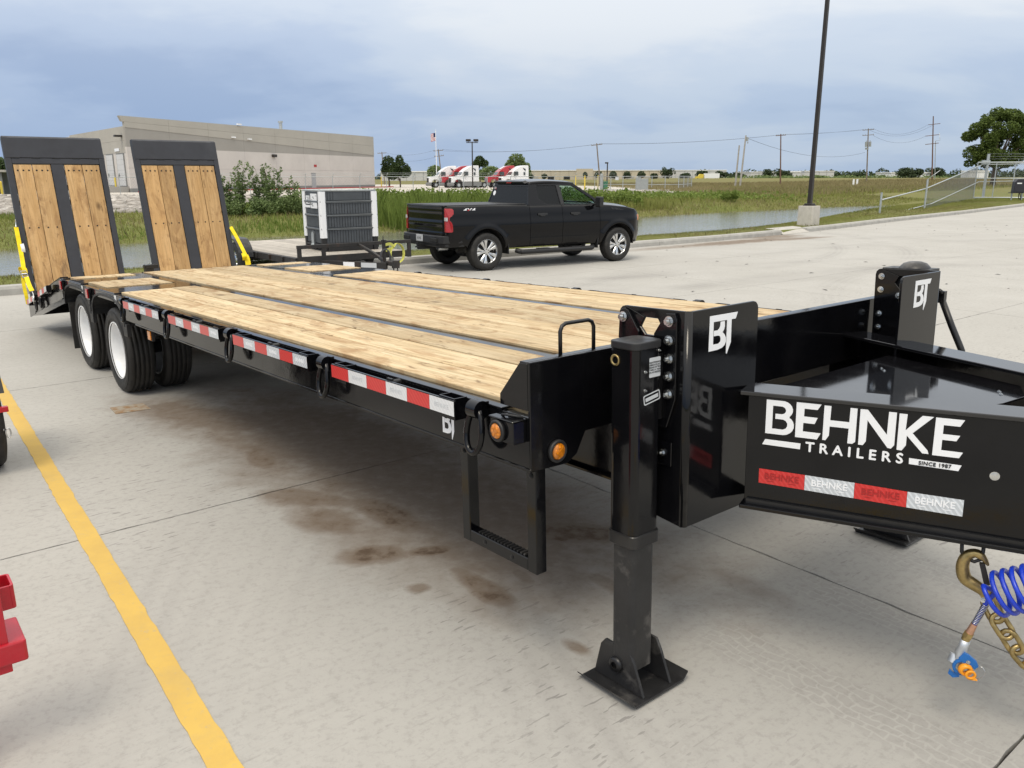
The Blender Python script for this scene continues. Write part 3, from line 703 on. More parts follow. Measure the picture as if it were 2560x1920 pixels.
# kerb in cast lengths, leaving the drainage opening --------------------------------------
kerb = bpy.data.objects.new('kerb', None); COL.objects.link(kerb); struct(kerb)
S0, S1 = 0.0, float(KS[-1]); sO0 = float(KS[6]) - 0.35; sO1 = sO0 + 1.95
def kerb_piece(a, b_, h0=0.15, h1=0.15):
    n = max(2, int((b_ - a) / 0.8)); prof = [(-0.02, -0.08), (0.0, 0.0), (0.012, 0.10), (0.045, 0.15), (0.30, 0.15), (0.30, -0.08)]
    vs = []; ss = np.linspace(a, b_, n + 1)
    for i, s_ in enumerate(ss):
        hh = h0 + (h1 - h0) * i / n
        for q, z in prof:
            P = kpoint(np.array([s_]), np.array([q]))[0]; vs.append((P[0], P[1], z * (hh / 0.15) if z > 0 else z))
    k = len(prof); fs = []
    for i in range(n): fs += [(i * k + j, i * k + (j + 1) % k, (i + 1) * k + (j + 1) % k, (i + 1) * k + j) for j in range(k)]
    fs += [tuple(range(k)), tuple(n * k + j for j in reversed(range(k)))]
    MB().add(vs, fs).build('kerb_stone', M_KERB, kerb)
s_ = 14.0
while s_ < S1 - 3:
    e = min(s_ + 3.0, S1)
    if s_ < sO0 < e: e = sO0
    if sO0 - 0.01 <= s_ < sO1: s_ = sO1; e = sO1 + 2.4
    kerb_piece(s_ + 0.006, e - 0.006)
    s_ = e
def apron():
    vs = []
    for s_, inset in ((sO0 - 0.05, 0), (sO0 + 0.3, 0), (sO1 - 0.3, 0), (sO1 + 0.05, 0)):
        for q, z in ((-0.06, 0.006), (0.02, 0.05), (0.30, 0.165), (0.62, 0.185)):
            P = kpoint(np.array([s_]), np.array([q]))[0]
            vs.append((P[0], P[1], z))
    fs = [(i * 4 + j, i * 4 + j + 1, (i + 1) * 4 + j + 1, (i + 1) * 4 + j) for i in range(3) for j in range(3)]
    struct(MB().add(vs, fs).build('drain_apron', worn("apron_concrete", (0.42, 0.40, 0.365), 0.85, var=0.1, scale=4, bump=0.3), recalc=False))
apron()
# pond
def pond():
    ss = np.linspace(2, 104, 103); qs = np.array([1.2, 4, 8, 12, 15, 19])
    S, Q = np.meshgrid(ss, qs, indexing='ij'); P = kpoint(S, Q)
    co = np.concatenate([P, np.full(P.shape[:-1] + (1,), -0.5)], -1).reshape(-1, 3); n = len(qs)
    i, j = np.meshgrid(np.arange(len(ss) - 1), np.arange(n - 1), indexing='ij')
    f = np.stack([i * n + j, (i + 1) * n + j, (i + 1) * n + j + 1, i * n + j + 1], -1).reshape(-1)
    struct(fast_mesh('water', co, f, 4, M_WATER))
pond()
# painted bay line and its scuffs
def line_at(p0, p1, w, z, name, mat, n=60, jag=0.004):
    a = Vector((*p0, 0)); b_ = Vector((*p1, 0)); d = (b_ - a).normalized(); nn = Vector((-d.y, d.x, 0)); L = (b_ - a).length
    pts = [];
    for i in range(n + 1): pts.append(a + d * L * i / n + nn * (w / 2 + random.uniform(-jag, jag)))
    for i in range(n, -1, -1): pts.append(a + d * L * i / n - nn * (w / 2 + random.uniform(-jag, jag)))
    m = MB(); m.mprism([(p.x, p.y) for p in pts], lambda x, y: (x, y, z - 0.003), lambda x, y: (x, y, z)); return m.build(name, mat)
yl_a, yl_b = (-0.83, 2.12), (-4.46, 6.88)
dv = Vector((yl_b[0] - yl_a[0], yl_b[1] - yl_a[1])).normalized()
struct(line_at((yl_a[0] - dv.x * 5, yl_a[1] - dv.y * 5), (yl_a[0] + dv.x * 11, yl_a[1] + dv.y * 11), 0.10, 0.004, 'painted_line', M_YLINE, 240))
# faded stencil patch beside the wheels
m = MB(); pc = [(-3.44, 6.64), (-3.22, 6.78), (-3.07, 6.60), (-3.30, 6.45)]
m.mprism(pc, lambda x, y: (x, y, 0.001), lambda x, y: (x, y, 0.004))
def patch_mat():
    mm, t, b = base("rust_stained_patch", (0.30, 0.24, 0.17), 0.85, 0, 0.2)
    p = t.pos(); n = t.noise(p, 16, 6, 0.7)
    t.put(b.inputs['Base Color'], t.mix(t.ramp(n, [(0.42, 0.0), (0.62, 1.0)]), (0.34, 0.30, 0.24), (0.27, 0.165, 0.085))); return mm
struct(m.build('floor_patch', patch_mat()))
# ================================================================== FLATBED TRAILER
TX, TY, TZ, TYAW, TP = 0.1094, 2.7449, 1.1106, -0.8841, 0.0308
TU = Vector((math.cos(TYAW) * math.cos(TP), math.sin(TYAW) * math.cos(TP), math.sin(TP)))
TV = Vector((-math.sin(TYAW), math.cos(TYAW), 0)); TW_ = TU.cross(TV)
TM = Matrix(((TU.x, TV.x, TW_.x, TX), (TU.y, TV.y, TW_.y, TY), (TU.z, TV.z, TW_.z, TZ), (0, 0, 0, 1)))
def tpt(u, v, w): return TM @ Vector((u, v, w))
W = 2.6894; MID = W / 2
def mir(v): return W - v
TB = 1.1106                      # the empty sits on the ground below the deck front
trailer = thing('flatbed_trailer', 'long black flatbed equipment trailer with wooden deck and raised rear ramps', 'trailer')
trailer.matrix_world = TM @ Matrix.Translation((0, 0, -TB))
OFF = (0, 0, TB)
def tpart(m, name, mat, parent=None, bevel=0.0, label=None, recalc=True, segs=1):
    return m.build(name, mat, parent or trailer, OFF if parent is None else None, bevel, recalc, label, segs)
# deck planks: three boards in each outer bay, six in the centre bay
def plank(u0, u1, v0, v1, th=0.04):
    m = MB(); n = 10
    # slightly wavy sawn edges, a hair of cupping between boards
    a = [(u0 + (u1 - u0) * i / n, v0 + 0.0025 + random.uniform(0, 0.003)) for i in range(n + 1)]
    b_ = [(u1 - (u1 - u0) * i / n, v1 - 0.0025 - random.uniform(0, 0.003)) for i in range(n + 1)]
    dz = random.uniform(-0.004, 0.003)
    m.prism(a + b_, 'z', -th + dz, dz)
    return tpart(m, 'plank', M_WOOD, None, 0.003)
UF, UR = -0.05, -5.58
for k in range(3):
    plank(UR, UF, 0.215 * k, 0.215 * (k + 1)); plank(UR, UF, mir(0.215 * (k + 1)), mir(0.215 * k))
cw = (mir(0.765) - 0.765) / 6
for k in range(6): plank(-7.70, UF, 0.765 + cw * k, 0.765 + cw * (k + 1))
for (a, b_) in ((-6.86, -6.13), (-7.68, -7.40)):      # short boards between the wheel bridges
    for k in range(3):
        plank(a, b_, 0.01 + 0.20 * k, 0.01 + 0.20 * (k + 1)); plank(a, b_, mir(0.01 + 0.20 * (k + 1)), mir(0.01 + 0.20 * k))
# main beams: their top flanges show as the black strips between the bays
for v0 in (0.71, mir(0.71)):
    m = MB(); m.box((-9.9, v0 - 0.062, -0.022), (0.0, v0 + 0.062, -0.010)) if False else None
    m = MB(); m.box((-7.68, v0 - 0.060, -0.034), (-0.03, v0 + 0.060, -0.010)); m.box((-7.66, v0 - 0.006, -0.40), (-0.03, v0 + 0.006, -0.0345)); m.box((-7.7, v0 - 0.062, -0.414), (-0.03, v0 + 0.062, -0.401))
    tpart(m, 'main_beam', M_BLK, None, 0.002)
# black steel bridges over the axles and the rear cross bar
for (a, b_) in ((-6.125, -5.585), (-7.395, -6.865), (-7.80, -7.685)):
    for (p, q) in ((-0.055, 0.645), (mir(0.645), W + 0.055)):
        m = MB(); m.box((a, p, -0.03), (b_, q, -0.006)); tpart(m, 'wheel_bridge', M_BLK, None, 0.003)
m = MB(); m.box((-7.80, 0.775, -0.12), (-7.712, mir(0.775), -0.006)); tpart(m, 'rear_cross_bar', M_BLK, None, 0.003)
for i in range(12):
    u = -0.45 - i * 0.46
    m = MB(); m.box((u - 0.03, 0.0, -0.12), (u + 0.03, W, -0.047)); tpart(m, 'crossmember', M_BLK2)
# side channels
for s_, vo in ((1, 0.0), (-1, W)):
    f = lambda v: vo + s_ * v
    m = MB(); m.box((-5.28, f(-0.060), -0.215), (-0.002, f(-0.050), -0.0265)); tpart(m, 'side_channel', M_BLK, None, 0.002)
    m = MB(); m.box((-7.80, f(-0.060), -0.085), (-5.281, f(-0.048), -0.0265)); tpart(m, 'edge_rail', M_BLK, None, 0.002)
    m = MB(); m.box((-7.80, f(-0.062), -0.0262), (-0.16, f(-0.003), -0.016)); tpart(m, 'side_flange', M_BLK, None, 0.0015)
    m = MB(); m.box((-5.0, f(-0.062), -0.228), (-0.002, f(0.03), -0.2152)); tpart(m, 'bottom_flange', M_BLK, None, 0.002)
# rub rails with stake pockets and reflective tape
def hollow(m, u0, u1, v0, v1, w0, w1, t=0.006):
    m.mprism(keyhole([(u0, v0), (u1, v0), (u1, v1), (u0, v1)], [(u0 + t, v0 + t), (u1 - t, v0 + t), (u1 - t, v1 - t), (u0 + t, v1 - t)]),
             lambda a, b: (a, b, w0), lambda a, b: (a, b, w1))
RAILS = [(-1.358, -0.36), (-2.608, -1.62), (-3.832, -2.85), (-5.012, -4.063)]
TXTV, TXTF = text_polys('BEHNKE', 0.026)
for s_, vo in ((1, 0.0), (-1, W)):
    f = lambda v: vo + s_ * v
    for ri, (a, b_) in enumerate(RAILS):
        m = MB(); m.box((a, f(-0.132), -0.082), (b_, f(-0.122), -0.016)); rail = tpart(m, 'rub_rail', M_BLK, None, 0.0015)
        for (p, q) in ((a + 0.012, a + 0.115), (b_ - 0.115, b_ - 0.012)):
            m = MB(); hollow(m, p, q, min(f(-0.1215), f(-0.0605)), max(f(-0.1215), f(-0.0605)), -0.098, -0.012); tpart(m, 'stake_pocket', M_BLK, rail, 0.001)
        m = MB(); um = (a + b_) / 2; m.cyl((um, f(-0.06), -0.03), (um, f(-0.11), -0.03), 0.012, n=8); m.box((um - 0.02, f(-0.115), -0.045), (um + 0.02, f(-0.105), -0.01)); tpart(m, 'rail_clip', M_DUSTBLK, rail)
        L = (b_ - a) / 6
        for k in range(6):
            m = MB(); m.box((a + L * k + 0.0008, f(-0.1328), -0.078), (a + L * (k + 1) - 0.0008, f(-0.1322), -0.020))
            red = (k % 2 == 0)
            lab = None
            tpart(m, 'reflective_tape', M_RED if red else (M_WTAPE if ri == 0 else M_SIL), rail, label='red reflective tape block' if red else 'white reflective tape block')
            if not red and s_ == 1:
                Mx = frame_matrix((a + L * (k + 0.5), -0.1329, -0.049), (1, 0, 0), (0, 0, 1))
                MB(Mx).add(TXTV, TXTF).build('tape_lettering', M_DECALGREY if ri == 0 else M_DECAL, rail, recalc=False)
# D-rings hanging from rolled sleeves
for s_, vo in ((1, 0.0), (-1, W)):
    f = lambda v: vo + s_ * v
    for u in (-0.26, -1.49, -2.735, -3.95, -5.12):
        m = MB(); m.cyl((u - 0.028, f(-0.097), -0.035), (u + 0.028, f(-0.097), -0.035), 0.036, n=18); m.box((u - 0.028, f(-0.094), -0.062), (u + 0.028, f(-0.0605), -0.004))
        br = tpart(m, 'ring_sleeve', M_BLK, None, 0.002)
        pts = []
        for i in range(24):
            t = 2 * math.pi * i / 24; pts.append((u + 0.046 * math.cos(t) * (1.0 - 0.12 * math.sin(t)), f(-0.102) - s_ * 0.012 * (1 - math.sin(t)), -0.115 + 0.083 * math.sin(t)))
        m = MB(); m.tube(pts, 0.0125, 10, closed=True); tpart(m, 'd_ring', M_BLK, br)
# headboard
hb = [(-0.06, -0.226), (0.115, -0.232), (0.165, -0.205), (0.21, -0.125), (mir(0.21), -0.125), (mir(0.165), -0.205), (mir(0.115), -0.232), (W + 0.06, -0.226), (W + 0.06, 0.172), (-0.06, 0.172)]
m = MB(); m.prism(hb, 'x', -0.012, 0.0); hbo = tpart(m, 'headboard', M_BLK, None, 0.003, segs=2)
m = MB(); m.box((-0.055, -0.06, 0.164), (-0.0125, W + 0.06, 0.172)); tpart(m, 'headboard_cap', M_BLK, None, 0.004, segs=2)
for s_, vo in ((1, 0.0), (-1, W)):
    m = MB(); v0, v1 = sorted((vo - s_ * 0.0605, vo - s_ * 0.0525))
    m.prism([(-0.168, -0.0035), (-0.168, 0.036), (-0.055, 0.165), (-0.0125, 0.168), (-0.0125, -0.0035)], 'y', v0, v1); tpart(m, 'corner_gusset', M_BLK, None, 0.002)
m = MB(); m.box((-0.62, 0.40, -0.30), (-0.50, W - 0.40, -0.13)); tpart(m, 'front_crossmember', M_BLK2, None, 0.004)
for s_, vo in ((1, 0.0), (-1, W)):
    m = MB(); m.box((-1.3, vo + s_ * 0.378, -0.345), (0.008, vo + s_ * 0.390, -0.126)); m.box((-1.3, vo + s_ * 0.352, -0.357), (0.008, vo + s_ * 0.41, -0.3455)); tpart(m, 'frame_stub', M_BLK, None, 0.002)
m = MB(); m.tube([(-0.03, 0.113, 0.170), (-0.03, 0.113, 0.258), (-0.03, 0.122, 0.276), (-0.03, 0.140, 0.284), (-0.03, 0.253, 0.284), (-0.03, 0.272, 0.276), (-0.03, 0.281, 0.258), (-0.03, 0.281, 0.170)], 0.0075, 10)
tpart(m, 'grab_handle', M_BLK2)
# amber marker lights at the corner
def round_light(c, d, r, parent_mat=M_PLASTIC, lensm=M_AMBER):
    c = Vector(c); d = Vector(d)
    m = MB(); m.lathe([(0.0, 0.0), (r * 1.38, 0.0), (r * 1.38, 0.012), (r * 1.12, 0.018), (r * 1.02, 0.010), (0, 0.010)], c, d, 28); g = tpart(m, 'light_grommet', parent_mat)
    m = MB(); m.lathe([(r, 0.004), (r, 0.0135), (r * 0.85, 0.0185), (r * 0.4, 0.021), (0.0005, 0.0215)], c, d, 28)
    for i in range(3):
        a = d.orthogonal().normalized(); b_ = d.cross(a); t = i * 2.1 + 0.5
        m.cyl(c + (a * math.cos(t) + b_ * math.sin(t)) * r * 0.4 + d * 0.018, c + (a * math.cos(t) + b_ * math.sin(t)) * r * 0.4 + d * 0.0225, r * 0.22, n=10)
    tpart(m, 'marker_lens', lensm, g)
m = MB(); m.box((-0.150, -0.122, -0.118), (-0.020, -0.061, -0.036)); m.box((-0.154, -0.128, -0.036), (-0.016, -0.061, -0.030)); lb = tpart(m, 'light_housing', M_BLK, None, 0.003)
m = MB(); m.tube([(-0.12, -0.09, -0.029), (-0.09, -0.10, -0.022), (-0.05, -0.085, -0.023), (-0.03, -0.07, -0.027), (-0.06, -0.07, -0.022), (-0.1, -0.075, -0.024)], 0.005, 6); tpart(m, 'light_cable', M_PLASTIC, lb)
round_light((-0.100, -0.1225, -0.078), (0, -1, 0), 0.029)
round_light((0.001, 0.061, -0.170), (1, 0, 0), 0.031)
round_light((0.001, mir(0.061), -0.170), (1, 0, 0), 0.031)
# fold-down step frame
m = MB(); hw = 0.026
for u in (-0.452, -0.040): m.box((u - hw, -0.028, -0.640), (u + hw, 0.022, -0.2285))
m.box((-0.4258, -0.0281, -0.638), (-0.0662, 0.0219, -0.588)); st = tpart(m, 'step_frame', M_BLK, None, 0.003)
m = MB()
for i in range(15): m.box((-0.38 + i * 0.02, -0.02, -0.588), (-0.372 + i * 0.02, 0.015, -0.582))
tpart(m, 'step_grip', M_DUSTBLK, st)
m = MB()
for u in (-0.452, -0.040): m.bolt((u, -0.0285, -0.255), (0, -1, 0), 0.009, 0.004)
m.bolt((-0.33, -0.0285, -0.61), (0, -1, 0), 0.007, 0.003); m.bolt((-0.16, -0.0285, -0.615), (0, -1, 0), 0.007, 0.003)
tpart(m, 'step_bolts', M_DUSTBLK, st)
# gussets with the maker's emblem, landing legs
BT = [(0.489, 0.3072), (0.6512, 0.3072), (0.6401, 0.2838), (0.6158, 0.2838), (0.6158, 0.2004), (0.5927, 0.1585), (0.5888, 0.1634), (0.5888, 0.2838), (0.5112, 0.2845), (0.5112, 0.2035), (0.5426, 0.2035), (0.5535, 0.2102), (0.5550, 0.2200), (0.5500, 0.2290), (0.5408, 0.2330), (0.5141, 0.2335), (0.5141, 0.2525), (0.5363, 0.2525), (0.5450, 0.2580), (0.5500, 0.2660), (0.5513, 0.2815), (0.5749, 0.2813), (0.5770, 0.2640), (0.5720, 0.2500), (0.5640, 0.2424), (0.5770, 0.2330), (0.5850, 0.2200), (0.5864, 0.2063), (0.5790, 0.1940), (0.5650, 0.1860), (0.5370, 0.1815), (0.4872, 0.1810)]
def emblem(M, parent, name='emblem_decal'):
    cx_, cy_ = 0.5695, 0.2330
    m = MB(M); m.mprism([(a - cx_, b - cy_) for a, b in BT], lambda a, b: (a, b, 0.0004), lambda a, b: (a, b, 0.0012)); return m.build(name, M_DECAL, parent)
def gusset(far):
    v = (lambda x: mir(x)) if far else (lambda x: x)
    sg = -1 if far else 1
    out = [(0.010, 0.300)] + [(0.040 - 0.03 * math.cos(R(a)), 0.302 + 0.03 * math.sin(R(a))) for a in (0, 30, 60, 90)] + [(0.316, 0.334), (0.316, -0.458), (0.02, -0.425)]
    hole = [(0.115, 0.262), (0.135, 0.298), (0.195, 0.298), (0.218, 0.262), (0.19, 0.235), (0.14, 0.235)]
    m = MB(); m.mprism(keyhole(out, hole), lambda a, b: (a, v(0.376), b), lambda a, b: (a, v(0.388), b)); g = tpart(m, 'bracket_plate', M_BLK, None, 0.002)
    m = MB(); ring = []
    for a in (0, 15, 30, 45, 60, 75, 90): ring.append((0.316 + 0.020 * math.sin(R(a)), 0.396 - 0.020 * math.cos(R(a)), 0.316 + 0.008 * math.sin(R(a)), 0.396 - 0.008 * math.cos(R(a))))
    vs = []
    for a, b_, c, d in ring:
        for w in (-0.458, 0.334): vs += [(a, v(b_), w), (c, v(d), w)]
    fs = []
    for i in range(len(ring) - 1):
        k = 4 * i; fs += [(k, k + 4, k + 6, k + 2), (k + 1, k + 3, k + 7, k + 5), (k, k + 1, k + 5, k + 4), (k + 2, k + 6, k + 7, k + 3)]
    m.add(vs, fs, True); tpart(m, 'bracket_bend', M_BLK)
    out = [(0.396, 0.334)] + [(0.752 + 0.03 * math.sin(R(a)), 0.306 + 0.03 * math.cos(R(a))) for a in (0, 30, 60, 90)] + [(0.782, -0.385)] + [(0.722 + 0.06 * math.cos(R(a)), -0.395 - 0.063 * math.sin(R(a))) for a in (15, 45, 75, 90)] + [(0.396, -0.458)]
    m = MB(); m.mprism(out, lambda a, b: (0.324, v(a), b), lambda a, b: (0.336, v(a), b)); fp = tpart(m, 'emblem_plate', M_BLK, None, 0.002)
    emblem(frame_matrix((0.3362, v(0.5695), 0.233), (0, 1, 0), (0, 0, 1)), fp)
    # bolts
    sgn = (0, -1 if not far else 1, 0)
    def hb_(p, d, r_, h_): m = MB(); m.bolt(p, d, r_, h_); tpart(m, 'hex_bolt', M_ZINC, g)
    for (a, b_) in ((0.045, 0.293), (0.262, 0.296), (0.262, 0.228), (0.263, 0.164), (0.263, 0.101), (0.263, 0.036)): hb_((a, v(0.3612), b_), sgn, 0.0145, 0.012)
    if far:
        for (a, b_) in ((0.045, 0.293), (0.045, 0.225), (0.045, 0.10), (0.045, 0.03), (0.14, 0.20)): hb_((a, v(0.3885), b_), (0, -1, 0), 0.012, 0.012)
    hb_((0.237, v(0.3665), -0.188), sgn, 0.012, 0.010)
    # jack bracket
    m = MB(); ear = [(0.190, 0.245), (0.243, 0.322), (0.283, 0.325), (0.293, 0.30), (0.293, 0.02), (0.256, -0.09), (0.190, -0.09)]
    m.mprism(ear, lambda a, b: (a, v(0.3625), b), lambda a, b: (a, v(0.3750), b))
    m.mprism([(0.018, 0.21), (0.024, 0.315), (0.045, 0.325), (0.066, 0.318), (0.118, 0.245), (0.118, 0.21)], lambda a, b: (a, v(0.3625), b), lambda a, b: (a, v(0.3750), b))
    m.box((0.2, v(0.3675), -0.235), (0.278, v(0.3755), -0.145)); tpart(m, 'jack_bracket', M_BLK, g, 0.002)
    # leg
    c = (0.190, 0.270); fc = (0.166, 0.294)
    def sec(a, b_, r_): return rrect(c[0] - a, c[0] + a, c[1] - b_, c[1] + b_, r_, 6)
    m = MB(); m.mprism(sec(0.0635, 0.070, 0.026), lambda a, b: (a, v(b), -0.47), lambda a, b: (a, v(b), 0.2085)); leg = tpart(m, 'landing_leg', M_BLK, None)
    m = MB(); m.mprism(sec(0.0665, 0.073, 0.028), lambda a, b: (a, v(b), 0.209), lambda a, b: (a, v(b), 0.236)); tpart(m, 'leg_cap', M_DUSTBLK, leg, 0.004, segs=3)
    m = MB(); m.mprism(sec(0.068, 0.0745, 0.024), lambda a, b: (a, v(b), -0.520), lambda a, b: (a, v(b), -0.4705)); tpart(m, 'leg_collar', M_BLK2, leg, 0.003)
    m = MB(); m.mprism(sec(0.055, 0.060, 0.024), lambda a, b: (a, v(b), -1.02), lambda a, b: (a, v(b), -0.5205)); tpart(m, 'inner_leg', M_DUSTBLK, leg)
    m = MB(); m.box((0.15, v(0.3405), -0.06), (0.235, v(0.362), 0.18)); tpart(m, 'bracket_spacer', M_BLK2, leg)
    c_leg = c; c = fc
    # foot: pressed pad with turned-up ends, two cheek plates and a pin
    gz = -1.1106 - 0.0308 * c[0]
    m = MB(); pr = [(-0.175, 0.030), (-0.145, 0.004), (0.145, 0.004), (0.175, 0.030), (0.178, 0.038), (0.148, 0.013), (-0.148, 0.013), (-0.178, 0.038)]
    m.mprism(pr, lambda a, b: (c[0] - 0.135, v(c[1] + a * 0.92), gz + b), lambda a, b: (c[0] + 0.150, v(c[1] + a * 0.92), gz + b)); foot = tpart(m, 'foot_pad', M_DUSTBLK, leg, 0.002)
    for dv_ in (-0.082, 0.070):
        m = MB(); m.mprism([(-0.120, 0.014), (0.135, 0.014), (0.085, 0.135), (0.062, 0.175), (-0.062, 0.178), (-0.085, 0.150)], lambda a, b: (c[0] + a, v(c[1] + dv_), gz + b), lambda a, b: (c[0] + a, v(c[1] + dv_ + 0.012), gz + b)); tpart(m, 'foot_cheek', M_DUSTBLK, leg, 0.0015)
    m = MB(); m.lathe([(0.014, -0.004), (0.032, -0.004), (0.032, 0.006), (0.026, 0.016), (0.014, 0.016)], (c[0], v(c[1] - 0.0825), gz + 0.098), (0, -sg, 0), 22); m.cyl((c[0], v(c[1] - 0.07), gz + 0.098), (c[0], v(c[1] + 0.07), gz + 0.098), 0.013, n=12); tpart(m, 'foot_pin', M_BLK2, leg)
    if not far:
        m = MB(); m.lathe([(0.012, 0.0), (0.021, 0.0), (0.021, 0.005), (0.016, 0.006), (0.013, 0.003)], (0.160, 0.1995, 0.168), (0, -1, 0), 26); tpart(m, 'crank_socket', M_BRASS, leg)
        m = MB(); m.lathe([(0.0125, 0.002), (0.0125, -0.02), (0.0, -0.02)], (0.160, 0.1995, 0.168), (0, -1, 0), 20); tpart(m, 'socket_bore', M_DARK, leg, recalc=False)
        Mx = frame_matrix((0.2539, 0.298, 0.142), (0, 1, 0), (0, 0, 1))
        m = MB(Mx); m.mprism(rrect(-0.029, 0.029, -0.035, 0.035, 0.004), lambda a, b: (a, b, 0), lambda a, b: (a, b, 0.0008)); pl = tpart(m, 'maintenance_label', M_DECALGREY, leg)
        vs, fs = text_polys('MAINTENANCE:\nLUBRICATE JACK\nGREASE FITTING\nTWICE A YEAR\nOR AS NEEDED', 0.0088)
        MB(Mx @ Matrix.Translation((0, 0.0, 0.0009))).add(vs, fs).build('label_lettering', M_DECALBLK, leg, recalc=False)
        Mx = frame_matrix((0.2539, 0.285, 0.035), (0, 1, 0.16), (0, -0.16, 1))
        m = MB(Mx); m.mprism(keyhole(rrect(-0.043, 0.043, -0.018, 0.018, 0.007), rrect(-0.039, 0.039, -0.014, 0.014, 0.005)), lambda a, b: (a, b, 0), lambda a, b: (a, b, 0.0008)); m.box((-0.033, -0.007, 0), (0.033, 0.006, 0.0008)); tpart(m, 'maker_plate', M_DECALGREY, leg)
        m = MB()
        for (a, b_, w) in ((0.2536, 0.246, 0.132), (0.2536, 0.246, 0.066), (0.2536, 0.318, 0.199)): m.bolt((a, b_, w), (1, 0, 0), 0.004, 0.006)
        tpart(m, 'grease_fittings', M_ZINC, leg)
    else:
        m = MB(); m.lathe([(0.075, -0.01), (0.075, 0.0), (0.055, 0.022), (0.03, 0.03), (0.0005, 0.032)], (0.17, 2.385, 0.338), (0, 0, 1), 24); m.box((0.03, 2.33, 0.20), (0.27, 2.44, 0.336)); tpart(m, 'gear_cover', M_DUSTBLK, leg, 0.002)
        m = MB(); m.tube([(0.268, 2.46, 0.22), (0.27, 2.50, 0.205), (0.27, 2.50, 0.16)], 0.012, 10); m.tube([(0.27, 2.5, 0.17), (0.33, 2.5, 0.04), (0.378, 2.5, -0.055), (0.39, 2.5, -0.08), (0.392, 2.5, -0.15), (0.392, 2.5, -0.34)], 0.0165, 12); m.cbox((0.268, 2.5, 0.185), (0.035, 0.03, 0.06)); tpart(m, 'crank_handle', M_BLK2, leg)
gusset(False); gusset(True)
# emblem on the side channel below the first rail
sc_parent = trailer
Mx = frame_matrix((-0.495, -0.0604, -0.146 + TB), (1, 0, 0), (0, 0, 1))
emblem(Mx @ Matrix.Diagonal((0.62, 0.86, 1, 1)), trailer)
# drawbar: two converging deep beams, deck plate between them
TA = R(21.2); td = Vector((math.cos(TA), math.sin(TA), 0)); tn = Vector((-td.y, td.x, 0))   # td along the near beam, tn pointing inboard
A0 = Vector((0.425, 0.662, 0.02))
def beam(far):
    fl = (lambda p: (p[0], mir(p[1]), p[2])) if far else (lambda p: tuple(p))
    def bx(m, s0, s1, n0, n1, w0, w1):
        pts = []
        for s_, n_ in ((s0, n0), (s1, n0), (s1, n1), (s0, n1)):
            q = A0 + td * s_ + tn * n_; pts.append((q.x, q.y))
        m.mprism(pts, lambda a, b: fl((a, b, w0)), lambda a, b: fl((a, b, w1)))
    s_in = -0.42 if far else -0.06
    m = MB(); bx(m, -0.03 if not far else s_in, 1.85, 0.006, 0.018, -0.408, 0.004); b_ = tpart(m, 'drawbar_beam', M_BLK, None, 0.0015)
    m = MB(); bx(m, s_in, 1.85, -0.002, 0.152, 0.0045, 0.020); tpart(m, 'top_flange', M_GLOSS, b_, 0.003, segs=2)
    m = MB(); bx(m, s_in + 0.02, 1.85, -0.030, 0.150, -0.424, -0.4085); tpart(m, 'lower_flange', M_BLK, b_, 0.003, segs=2)
    m = MB(); bx(m, -0.02, 1.85, -0.008, 0.0055, -0.4083, -0.390); tpart(m, 'weld_fillet', M_BLK2, b_)
    return b_
nb = beam(False); fb = beam(True)
m = MB(); m.prism([(0.34, 1.12), (0.395, 1.08), (1.02, 1.16), (1.02, 1.62), (0.34, 1.80)], 'z', -0.052, -0.046) if False else None
def beam_inner(s_, far=False):
    q = A0 + td * s_ + tn * 0.153; return (q.x, mir(q.y) if far else q.y)
m = MB(); m.prism([(0.30, beam_inner(-0.08)[1]), beam_inner(0.60), (1.005, 1.33), (1.02, mir(1.20)), beam_inner(0.62, True), (0.30, beam_inner(-0.08, True)[1])], 'z', -0.042, -0.034)
dp = tpart(m, 'drawbar_deck_plate', M_GLOSS, None, 0.001)
for (u, v) in ((0.42, 1.60), (0.45, 1.565), (0.93, 1.50), (0.95, 1.46)):
    m = MB(); m.bolt((u, v, -0.0338), (0, 0, 1), 0.006, 0.003); tpart(m, 'rivet', M_ZINC, dp)
m = MB(); m.bolt(tuple(A0 + td * 0.766 + tn * 0.0055 + Vector((0, 0, -0.205))), tuple(-tn), 0.011, 0.004); tpart(m, 'web_bolt', M_ZINC, nb)
# lettering on the near drawbar beam (the drawing plane is the beam's outer face)
BF = frame_matrix(A0 + tn * 0.0052, td, (0, 0, 1))
BFD = frame_matrix(A0 + tn * 0.0052 - Vector((0, 0, 0.02)), td, (0, 0, 1))      # drawing plane with heights measured from the deck top
def decal(polys, name, mat=M_DECAL, z=0.001, lab=None):
    m = MB(BFD)
    for p in polys: m.mprism(p, lambda a, b: (a, b, 0.0002), lambda a, b: (a, b, z))
    return tpart(m, name, mat, nb, label=lab)
def bowl(cx_, cy_, rx, ry, a0, a1, n=7): return [(cx_ + rx * math.cos(R(a0 + (a1 - a0) * i / n)), cy_ + ry * math.sin(R(a0 + (a1 - a0) * i / n))) for i in range(n + 1)]
Bout = [(0.0359, -0.0048), (0.0900, -0.0048)] + bowl(0.0930, -0.0375, 0.0360, 0.0327, 80, -45) + [(0.1180, -0.0662)] + bowl(0.0960, -0.0945, 0.0392, 0.0370, 45, -85) + [(0.0358, -0.1315)]
Bin = [(0.0592, -0.0255), (0.0890, -0.0255)] + bowl(0.0890, -0.0400, 0.0165, 0.0145, 70, -80, 5) + [(0.0690, -0.0545), (0.0690, -0.0735), (0.0930, -0.0735)] + bowl(0.0940, -0.0925, 0.0185, 0.0190, 80, -80, 5) + [(0.0592, -0.1110)]
